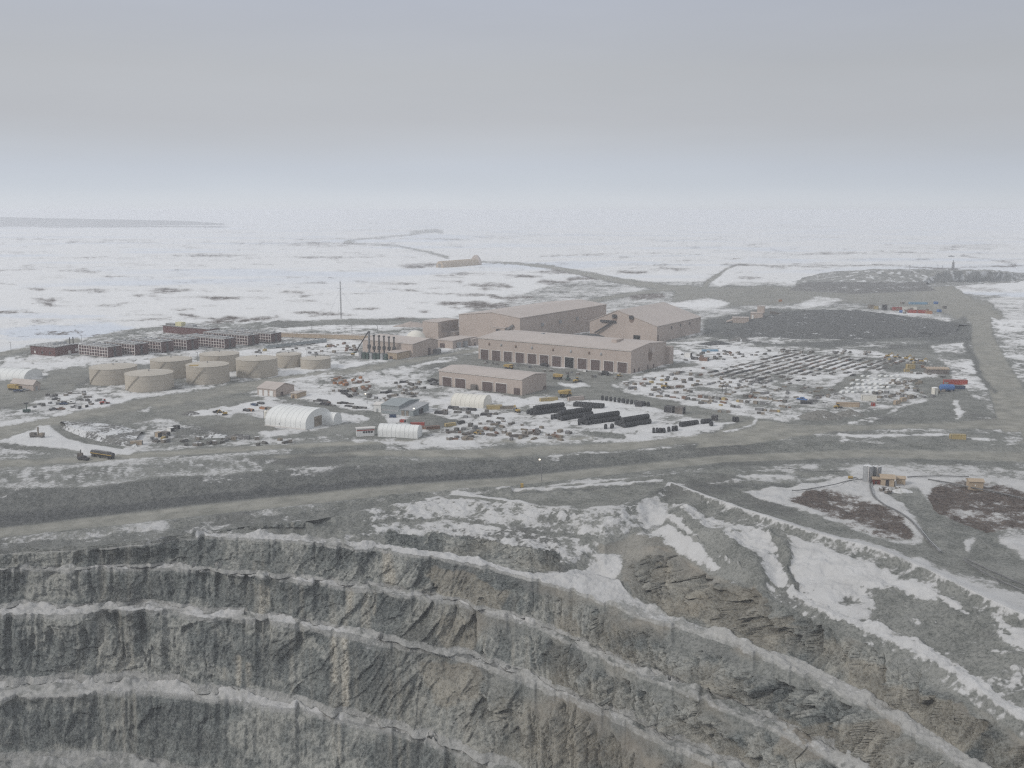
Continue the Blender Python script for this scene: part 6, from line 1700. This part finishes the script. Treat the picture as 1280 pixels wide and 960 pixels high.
# ------------------------------------------------------------------ tyres stacked in rows
tyre_me = MB().lathe([(.85, -.78), (1.5, -.9), (1.86, -.72), (1.98, -.3), (1.98, .3), (1.86, .72), (1.5, .9), (.85, .78)], 18, (0, 0, 0), 'x').mesh('tyre_ring', RUBBER, smooth=True)
n_t = 0
def tyre_row(p0, p1, lab, tiers=((0, 0), (3.9, 0), (1.95, 3.3), (7.8, 0))):
    global n_t
    d = p1 - p0; L_ = d.length; d.normalize(); sd = Vector((-d.y, d.x, 0)); a = math.atan2(d.y, d.x)
    for off, up in tiers:
        n = int(L_ / 1.98)
        for k in range(n):
            o = bpy.data.objects.new('tyre_ring', tyre_me); COL.objects.link(o)
            o.location = p0 + d * (k * 1.98 + .9) + sd * (off + random.uniform(-.08, .08)) + Vector((0, 0, 1.9 + up + random.uniform(-.05, .05)))
            o.rotation_euler = (random.uniform(0, 6), 0, a + random.uniform(-.05, .05))
            tag(o, lab, 'tyre', lab.replace('huge black tyre', 'huge black tyres').replace(' standing', '')); n_t += 1
tyre_row(at(671, 519.0), at(709, 514.2), 'huge black tyre in the first, leftmost of the long tyre piles')
tyre_row(at(701, 526.0), at(742, 519.8), 'huge black tyre in the second of the long tyre piles from the left')
tyre_row(at(732, 532.0), at(776, 525.5), 'huge black tyre in the third of the long tyre piles from the left')
tyre_row(at(779, 535.0), at(815, 529.0), 'huge black tyre in the fourth, rightmost of the long tyre piles')
tyre_row(at(717, 508.5), at(754, 511.5), 'huge black tyre in the pile behind the long ones', ((0, 0), (3.9, 0)))
tyre_row(at(850, 534.0), at(873, 531.0), 'huge black tyre in the low row right of the long piles', ((0, 0),))
tyre_row(at(877, 530.6), at(889, 529.2), 'huge black tyre in the last short row before the junction', ((0, 0),))
def lone_tyres(pts, lab, flat=False):
    global n_t
    for px, py in pts:
        o = bpy.data.objects.new('tyre_ring', tyre_me); COL.objects.link(o)
        o.location = at(px, py) + Vector((0, 0, 0.6 if flat else 1.85)); o.rotation_euler = (0, math.pi / 2 if flat else 0, random.uniform(-.6, .6))
        tag(o, lab, 'tyre', lab + 's'); n_t += 1
lone_tyres([(753 + k * 5.2, 500.2 + k * .72) for k in range(12)], 'black tyre in the line along the yard road edge')
lone_tyres([(817 + k * 4.2, 541.2 + k * .1) for k in range(4)] + [(836, 540.0), (841, 539.2), (845, 538.6)], 'black tyre on the snow below the rightmost long pile')
lone_tyres([(917, 527), (921, 527.2), (889, 533)], 'black tyre on the snow near the junction')
lone_tyres([(664, 519), (668, 519.5), (660.5, 518.0), (690, 524.5), (724, 531.5), (757, 536.5), (765, 536.0)], 'black tyre fallen at the foot of the long piles')
print('tyres', n_t)

# ------------------------------------------------------------------ storage yard: rows of laid out material
def variant(name, parts_):
    r = []
    for mb, mat, nm in parts_: r.append((nm, mb.mesh(nm, mat)))
    return name, r
pb = MB()
for k in range(4): pb.lathe([(.45, -3.6), (.45, 3.6)], 8, (0, -1.4 + k * .94, .5), 'x')
for k in range(3): pb.lathe([(.45, -3.4), (.45, 3.5)], 8, (0, -.93 + k * .94, 1.3), 'x')
V = {'pipe_bundle': pb.mesh('pipe_bundle', PIPE_BRN), 'pipe_bundle2': pb.mesh('pipe_bundle', STEEL_DK)}
bb = MB()
for k in range(3): bb.box(-2.8, 2.8, -1.3 + k * .95, -.6 + k * .95, .1, .8)
for k in range(2): bb.box(-2.6, 2.9, -.9 + k * .95, -.2 + k * .95, .82, 1.5)
V['beam_stack'] = bb.mesh('beam_stack', RUST); V['beam_stack2'] = bb.mesh('beam_stack', DARKTOP); V['beam_stack3'] = bb.mesh('beam_stack', TIMBER)
cb = MB().box(-1.4, 1.4, -1.1, 1.1, .25, 2.0)
for y in (-.9, 0, .9): cb.box(-1.5, 1.5, y - .12, y + .12, -.2, .25)
for x in (-1.42, 0, 1.42): cb.box(x - .1, x + .1, -1.16, 1.16, .25, 2.04)
V['crate'] = cb.mesh('crate', TIMBER); V['crate2'] = cb.mesh('snowy_pallet', SNOWTOP); V['crate3'] = cb.mesh('steel_box', STEEL); V['crate4'] = cb.mesh('crate', RUST); V['crate5'] = cb.mesh('crate', ORANGE); V['crate6'] = cb.mesh('dark_pallet', DARKTOP); V['crate7'] = cb.mesh('crate', BLUE); V['crate8'] = cb.mesh('crate', YELLOWB)
db = MB()
for x in (-.7, .05, .8):
    for y in (-.4, .4): db.lathe([(.33, 0), (.35, .3), (.33, .32), (.35, .6), (.33, .95)], 10, (x, y, .15))
db.box(-1.2, 1.3, -.85, .85, -.1, .14)
V['drum_pallet'] = db.mesh('drum_pallet', RUST); V['drum_pallet2'] = db.mesh('drum_pallet', BLUE); V['drum_pallet3'] = db.mesh('drum_pallet', STEEL)
CATS = {'pipe_bundle': 'pipe bundle', 'beam_stack': 'beam stack', 'crate': 'crate', 'drum_pallet': 'drums', 'snowy_pallet': 'pallet', 'steel_box': 'box', 'dark_pallet': 'pallet'}
def put(kind, p, rz, lab, grp, sc=1.0):
    me = V[kind]; o = bpy.data.objects.new(me.name.split('.')[0], me); COL.objects.link(o)
    o.location = p; o.rotation_euler = (0, 0, rz); o.scale = (sc, sc, sc) if isinstance(sc, float) else sc
    nm = me.name.split('.')[0]
    tag(o, lab, CATS[nm], grp); return o
KW = {'pipe_bundle': 'bundle of brown pipes', 'beam_stack': 'low stack of beams', 'crate': 'crate', 'drum_pallet': 'pallet of drums', 'snowy_pallet': 'snow topped pallet', 'steel_box': 'grey steel box', 'dark_pallet': 'dark pallet stack'}
ORD = ['first', 'second', 'third', 'fourth', 'fifth', 'sixth', 'seventh', 'eighth', 'ninth', 'tenth', 'eleventh', 'twelfth', 'thirteenth', 'fourteenth', 'fifteenth', 'sixteenth']
for r in range(13):
    sw = at(876 + r * 12.0, 469 + r * 2.0); ne = at(990 + r * 11.6, 441.2 + r * .84)
    d = ne - sw; L_ = d.length; d.normalize(); a = math.atan2(d.y, d.x)
    s_ = random.uniform(0, 6)
    while s_ < L_ - 4:
        p = sw + d * s_
        px, py = to_px(p)
        bare = (960 < px < 1062 and 470 < py < 492 and random.random() < .75) or (1008 < px < 1095 and 464 < py and random.random() < .8)
        if bare or random.random() < .09:
            s_ += random.uniform(4, 14); continue
        front = s_ < L_ * .45
        k = random.choices(['pipe_bundle', 'pipe_bundle2', 'beam_stack2', 'beam_stack', 'crate6', 'crate', 'crate2', 'beam_stack3'], [5, 1.2, 4, 1.0, 2, .8 + .6 * front, 2.4, 1.2])[0]
        wd_ = {'p': 7.6, 'b': 6.2, 'c': 3.4}[k[0]]
        nm = V[k].name.split('.')[0]
        lab = '%s in the %s slanting storage row from the back of the yard' % (KW[nm], ORD[r])
        sc = random.uniform(.9, 1.15)
        put(k, p + d * wd_ / 2 * sc, a + random.uniform(-.04, .04) + (0 if k[0] != 'c' else random.choice((0, math.pi / 2))), lab, 'materials in the %s storage row' % ORD[r], (sc, sc * random.uniform(.9, 1.3), random.uniform(.45, .85)))
        s_ += wd_ * sc + random.uniform(.1, 1.4)
# front rows of mixed goods
for r, (a0, a1, pr) in enumerate([((778, 481), (880, 461), .45), ((790, 492), (905, 505), .5), ((806, 480), (885, 468), .35), ((875, 497), (990, 510), .7), ((908, 493.5), (985, 503), .75), ((860, 503), (985, 517), .55), ((850, 484), (900, 480), .5), ((900, 516), (975, 519), .3)]):
    p0, p1 = at(*a0), at(*a1); d = p1 - p0; L_ = d.length; d.normalize(); a = math.atan2(d.y, d.x); s_ = 0
    while s_ < L_:
        if random.random() < pr:
            k = random.choices(['crate', 'crate2', 'crate3', 'crate4', 'crate6', 'crate8', 'drum_pallet', 'drum_pallet3', 'beam_stack3', 'beam_stack'], [2, 2, 2, 1, 2.6, .6, .7, .7, 1, .7])[0]
            nm = V[k].name.split('.')[0]
            put(k, p0 + d * s_ + Vector((random.uniform(-1.5, 1.5), random.uniform(-2, 2), 0)), a + random.uniform(-.3, .3), '%s in the %s loose row along the front of the storage yard' % (KW[nm], ORD[r]), 'goods in the %s loose front row' % ORD[r], random.uniform(.8, 1.15))
        s_ += random.uniform(2.4, 5)
# white wrapped pallets in a block
wp = MB().box(-1.9, 1.9, -1.4, 1.4, -.1, 1.7); V['wrapped'] = wp.mesh('wrapped_pallet', FABRIC, bevel=.25); CATS['wrapped_pallet'] = 'wrapped pallet'
for i in range(8):
    for j in range(5):
        px = 1052 + i * 7.4 + j * 6.6; py = 490.5 - j * 4.9 + (i % 3) * .5 - i * .15
        if random.random() < .18 or px > 1124: continue
        put('wrapped', at(px, py), math.radians(48) + random.uniform(-.1, .1), 'white wrapped pallet in the block of them in the middle of the yard', 'white wrapped pallets in the yard', (random.uniform(1.1, 1.6), random.uniform(.9, 1.1), random.uniform(.7, 1.0)))
# scattered goods in the camp
def scatter(lab, grp, poly, n, kinds, wts, ang=None, sc=(.8, 1.2)):
    P = np.array(poly, float); x0, y0 = P.min(0); x1, y1 = P.max(0); k = 0; tries = 0
    while k < n and tries < n * 40:
        tries += 1
        px, py = random.uniform(x0, x1), random.uniform(y0, y1)
        if not inside(poly, np.array([px]), np.array([py]))[0]: continue
        kd = random.choices(kinds, wts)[0]; nm = V[kd].name.split('.')[0]
        put(kd, at(px, py), (ang if ang is not None else random.uniform(0, 3)) + random.uniform(-.15, .15), '%s %s' % (KW.get(nm, 'pallet'), lab), grp, random.uniform(*sc)); k += 1
scatter('in the orange speckled store area left of the generator annex road', 'goods in the orange speckled store area', [(415, 474), (445, 470), (462, 478), (470, 488), (450, 492), (420, 484)], 34, ['crate5', 'crate4', 'beam_stack', 'crate', 'crate2', 'drum_pallet'], [3, 3, 2, 2, 1, 1])
scatter('on the snow between the grey warehouse and the garage', 'goods between the grey warehouse and the garage', [(385, 480), (420, 486), (470, 500), (500, 505), (520, 495), (540, 482), (500, 474), (480, 490), (440, 497)], 42, ['crate6', 'crate3', 'crate2', 'beam_stack2', 'pipe_bundle2', 'crate', 'beam_stack3'], [3, 3, 3, 2, 2, 1, 1])
scatter('along the track between the garage and the warehouse', 'goods along the garage track', [(388, 502), (400, 500), (455, 508), (460, 512), (430, 512)], 16, ['pipe_bundle2', 'beam_stack2', 'crate6', 'crate4'], [3, 3, 2, 1], math.radians(-25))
scatter('in the snowy store ground right of the low fabric shelter', 'goods right of the low fabric shelter', [(555, 540), (600, 530), (650, 530), (700, 540), (740, 546), (700, 551), (600, 550), (560, 552)], 60, ['crate', 'crate2', 'crate3', 'crate6', 'pipe_bundle', 'beam_stack3', 'drum_pallet', 'beam_stack'], [2, 3, 3, 3, 1, 2, 1, 1])
scatter('on the snow between the cream tent and the gravel pad', 'goods between the cream tent and the gravel pad', [(530, 512), (560, 510), (620, 516), (650, 524), (620, 530), (585, 526), (545, 516)], 22, ['pipe_bundle2', 'beam_stack2', 'crate6', 'crate2', 'crate3'], [2, 2, 2, 2, 1], math.radians(-20))
scatter('on the snow beside the upright tank and the upper road', 'goods below the large fabric hall', [(190, 548), (250, 545), (330, 548), (390, 550), (360, 558), (250, 560), (190, 560)], 30, ['crate2', 'crate3', 'crate', 'beam_stack2', 'crate6', 'crate8'], [3, 2, 1, 2, 2, .5])
scatter('in the snowy lot below the front beige tank', 'goods in the snowy lot below the front tank', [(60, 495), (100, 490), (135, 497), (120, 508), (60, 515), (40, 512)], 22, ['crate2', 'crate3', 'crate6', 'beam_stack2'], [3, 2, 2, 1])
scatter('at the foot of the crane and generator coolers', 'goods by the crane', [(405, 432), (440, 428), (446, 440), (410, 442)], 20, ['crate', 'crate6', 'crate4', 'beam_stack2', 'crate8'], [2, 2, 1, 2, 1])
scatter('in the snow behind the long workshop end', 'goods behind the workshop end', [(846, 440), (900, 438), (930, 446), (900, 456), (850, 452)], 24, ['crate3', 'crate6', 'crate4', 'crate2', 'beam_stack2'], [2, 3, 1, 2, 2])
scatter('at the left corner of the storage yard', 'goods at the left yard corner', [(772, 484), (830, 470), (870, 468), (880, 490), (820, 494)], 30, ['crate', 'crate2', 'crate6', 'crate3', 'beam_stack3', 'crate4'], [2, 2, 3, 2, 1, .8])
scatter('in the right part of the yard by the white upright tank', 'goods by the white upright tank', [(1100, 478), (1140, 476), (1165, 490), (1130, 498), (1090, 500)], 24, ['crate2', 'crate3', 'crate6', 'crate'], [3, 2, 2, 1])
scatter('among the yellow machines at the back of the yard', 'goods among the yellow machines', [(1100, 445), (1160, 452), (1165, 462), (1125, 458)], 16, ['crate8', 'crate', 'crate6', 'crate4'], [2, 2, 1, 1])
scatter('in the far compound beyond the dark stockpile', 'goods of the far compound', [(1080, 380), (1170, 378), (1190, 392), (1100, 392)], 22, ['crate6', 'crate2', 'crate', 'crate7', 'crate4'], [2, 3, 1, 1, 1], None, (1.3, 2.0))
scatter('on the apron of the long workshop', 'goods on the workshop apron', [(610, 452), (780, 471), (770, 475), (600, 455)], 18, ['crate3', 'crate6', 'crate2', 'crate5'], [2, 2, 2, .5], None, (.7, 1.1))
scatter('on the pad between the corridor and the tanks', 'goods on the pad behind the tanks', [(300, 440), (400, 434), (430, 444), (340, 448)], 18, ['crate2', 'crate6', 'crate8', 'crate3'], [2, 2, .6, 2])
scatter('near the pump station on the plateau', 'goods near the pump station', [(1095, 610), (1125, 611), (1120, 616), (1098, 616)], 7, ['crate2', 'crate6', 'crate3'], [2, 1, 1], None, (.5, .8))

scatter('among the pale clutter in the middle of the storage yard', 'pale goods in the middle of the yard', [(900, 468), (960, 474), (1040, 488), (1060, 500), (1000, 500), (930, 496), (890, 484)], 70, ['crate2', 'crate3', 'crate', 'drum_pallet3', 'beam_stack3'], [4, 3, 1.5, 1, 1.5], None, (.7, 1.1))
scatter('along the right rim of the storage yard', 'goods along the right rim of the yard', [(1120, 462), (1180, 470), (1195, 492), (1150, 500), (1105, 506), (1095, 494)], 30, ['crate2', 'crate3', 'crate', 'beam_stack2'], [4, 3, 1.5, 1.5])
scatter('in the strip behind the rows at the back of the yard', 'goods behind the yard rows', [(900, 440), (980, 437), (1090, 440), (1090, 444), (985, 441), (905, 450)], 34, ['crate2', 'beam_stack2', 'crate3', 'pipe_bundle'], [3, 2, 2, 2], math.radians(50))
_n = {}
for o in COL.objects:
    if o.parent is None: _n[o.name.split('.')[0]] = _n.get(o.name.split('.')[0], 0) + 1
print('COUNTS', {k: v for k, v in _n.items() if v > 60})

# ------------------------------------------------------------------ masts, poles, pipes
def pole(lab, px, py, pyt, lit=False, z=0.0, r=.18, name='lamp_post', cat='lamp post', arm=1.2):
    b = at(px, py, z); hh = up_height(b, pyt)
    t = thing(name, lab, cat, b, 0)
    MB().lathe([(r * 1.3, -.6), (r, hh)], 8).build('post', STEEL, t)
    MB().bar((-arm, 0, hh - .2), (arm, 0, hh - .2), .18).build('arm', STEEL, t)
    MB().box(-arm - .4, -arm + .4, -.4, .4, hh - .45, hh + .05).build('lamp', LAMP_ON if lit else STEEL_DK, t)
    return t
pole('slim lamp post with a lit lamp beside the haul road above the pit', 677, 602, 574, True, -4.0, .2)
pole('lit lamp post on the snow behind the grey warehouse', 459, 505, 492, True)
pole('thin pole behind the second row of beige tanks', 247.5, 455, 440)
pole('thin pole between the low beige tanks and the road', 384, 452, 436)
pole('thin pole on the shore pad at the far left', 14, 441, 427.5)
pole('thin pole behind the maroon office', 102.5, 432, 418.5)
pole('thin pole at the front of the storage yard', 1031, 511, 503)
pole('thin pole by the white wrapped pallets', 1066, 491, 480)
for k, px in enumerate((1137, 1157, 1172, 1178)):
    pole('slender pole on the far snow behind the waste rock hill, number %s from the left' % ['one', 'two', 'three', 'four'][k], px, 338, 331 + k % 2, False, 0, .5)
for k, px in enumerate((390, 440, 472, 505)):
    pole('slim pole by the tan corridor, number %s from the left' % ['one', 'two', 'three', 'four'][k], px, 416, 405 + k, False, 0, .25)
# radio mast
b = at(426.5, 398.5); hh = up_height(b, 352)
t = thing('radio_mast', 'tall thin guyed radio mast on the snow plain beyond the camp', 'mast', b, 0)
m_ = MB()
for k in range(3):
    a = 2.094 * k; m_.bar((1.0 * math.cos(a), 1.0 * math.sin(a), -.5), (.7 * math.cos(a), .7 * math.sin(a), hh), .3)
n = 26
for q in range(n):
    z0, z1 = hh * q / n, hh * (q + 1) / n
    for k in range(3):
        a, a2 = 2.094 * k, 2.094 * (k + 1); m_.bar((.9 * math.cos(a), .9 * math.sin(a), z0), (.9 * math.cos(a2), .9 * math.sin(a2), z1), .16)
m_.build('lattice', STEEL, t)
MB().bar((-4.5, 0, hh * .82), (4.5, 0, hh * .82), .35).build('antenna_arm', STEEL, t); MB().bar((0, 0, hh), (0, 0, hh + 3), .25).build('aerial', STEEL, t)
for k in range(3):
    a = 2.094 * k + .5; MB().tube([(0, 0, hh * .8), (math.cos(a) * 26, math.sin(a) * 26, 0)], .07, 5).build('guy_wire', STEEL, t)
# far tower
b = at(1191, 337.5); hh = up_height(b, 327.5)
t = thing('far_tower', 'small dark drilling tower on the far snow behind the waste rock hill', 'tower', b, 0)
MB().prism([(-3, -1), (3, -1), (1.4, hh), (-1.4, hh)], -3, 3, 'y').build('tower', STEEL, t); MB().box(-11, 11, -4, 4, -1, 4).build('substructure', STEEL, t); MB().bar((0, 0, hh), (0, 0, hh + 5), 1.0).build('mast', STEEL_DK, t)
t = thing('far_huts', 'distant dark hut on the ridge road at the far right', 'hut', at(1189, 321.5), 0)
MB().prism([(-9, -1), (9, -1), (9, 3), (0, 6), (-9, 3)], -5, 5, 'y').build('body', STEEL, t)
for k, (px, py) in enumerate(((538, 291), (545, 290.5), (463, 279.8), (470, 279.6))):
    t = thing('distant_hut', ['left of two distant huts where the far road ends', 'right of two distant huts where the far road ends', 'left of two tiny huts on the horizon', 'right of two tiny huts on the horizon'][k], 'hut', at(px, py), 0)
    MB().prism([(-14, -1), (14, -1), (14, 9), (0, 15), (-14, 9)], -9, 9, 'y').build('body', STEEL, t)

PIPE_GREY = paint('frosted_pipe', (.15, .152, .155), grime=.2, var=.3)
# pipelines on the plateau
def pipeline(lab, pts, r, z=.9, mat=None):
    P = [at(px, py) for px, py in pts]
    # rounded path
    q = []
    for i in range(len(P) - 1):
        p0, p1, p2, p3 = P[max(i - 1, 0)], P[i], P[i + 1], P[min(i + 2, len(P) - 1)]
        for k in range(10):
            s_ = k / 10
            q.append(.5 * ((2 * p1) + (-p0 + p2) * s_ + (2 * p0 - 5 * p1 + 4 * p2 - p3) * s_ ** 2 + (-p0 + 3 * p1 - 3 * p2 + p3) * s_ ** 3) + Vector((0, 0, z)))
    q.append(P[-1] + Vector((0, 0, z)))
    o = MB().tube(q, r * .62, 8).build('pipeline', mat or PIPE_GREY, None, smooth=True)
    return tag(o, lab, 'pipeline')
pipeline('dark pipeline curving down from the grey tanks between the tundra patches', [(1088.5, 602), (1087.5, 610), (1092, 622), (1104, 632), (1120, 640), (1135, 650), (1148, 663), (1160, 678), (1175, 692)], .55)
pipeline('second dark pipe running beside the curving pipeline', [(1090.5, 604), (1090, 612), (1095, 623), (1107, 632.5), (1123, 640.5), (1138, 650.5), (1151, 663.5), (1163, 678), (1176, 690.5)], .35, .8, GALV)
pipeline('straight dark pipe running right from the pump shed', [(1134, 598), (1150, 597.2), (1180, 596.8), (1211, 597.6)], .45)
pipeline('long dark pipe passing the lone shed to the right edge', [(1160, 601), (1190, 606), (1213, 611), (1240, 616), (1300, 629), (1400, 648)], .6)
pipeline('upper one of two dark pipes at the lower right corner of the plateau', [(1206, 700), (1222, 708), (1246, 719), (1290, 738), (1360, 770)], .55)
pipeline('lower one of two dark pipes at the lower right corner of the plateau', [(1204, 702), (1220, 712), (1243, 725), (1290, 746), (1360, 780)], .5)
pipeline('dark pipe curving along the snow left of the grey tanks', [(985, 587), (1005, 589.5), (1030, 591), (1056, 590.5)], .35)
pipeline('dark pipe running left from the grey tanks beside the bare track', [(1080, 600.5), (1060, 603), (1040, 608), (1005, 614), (990, 615)], .4)
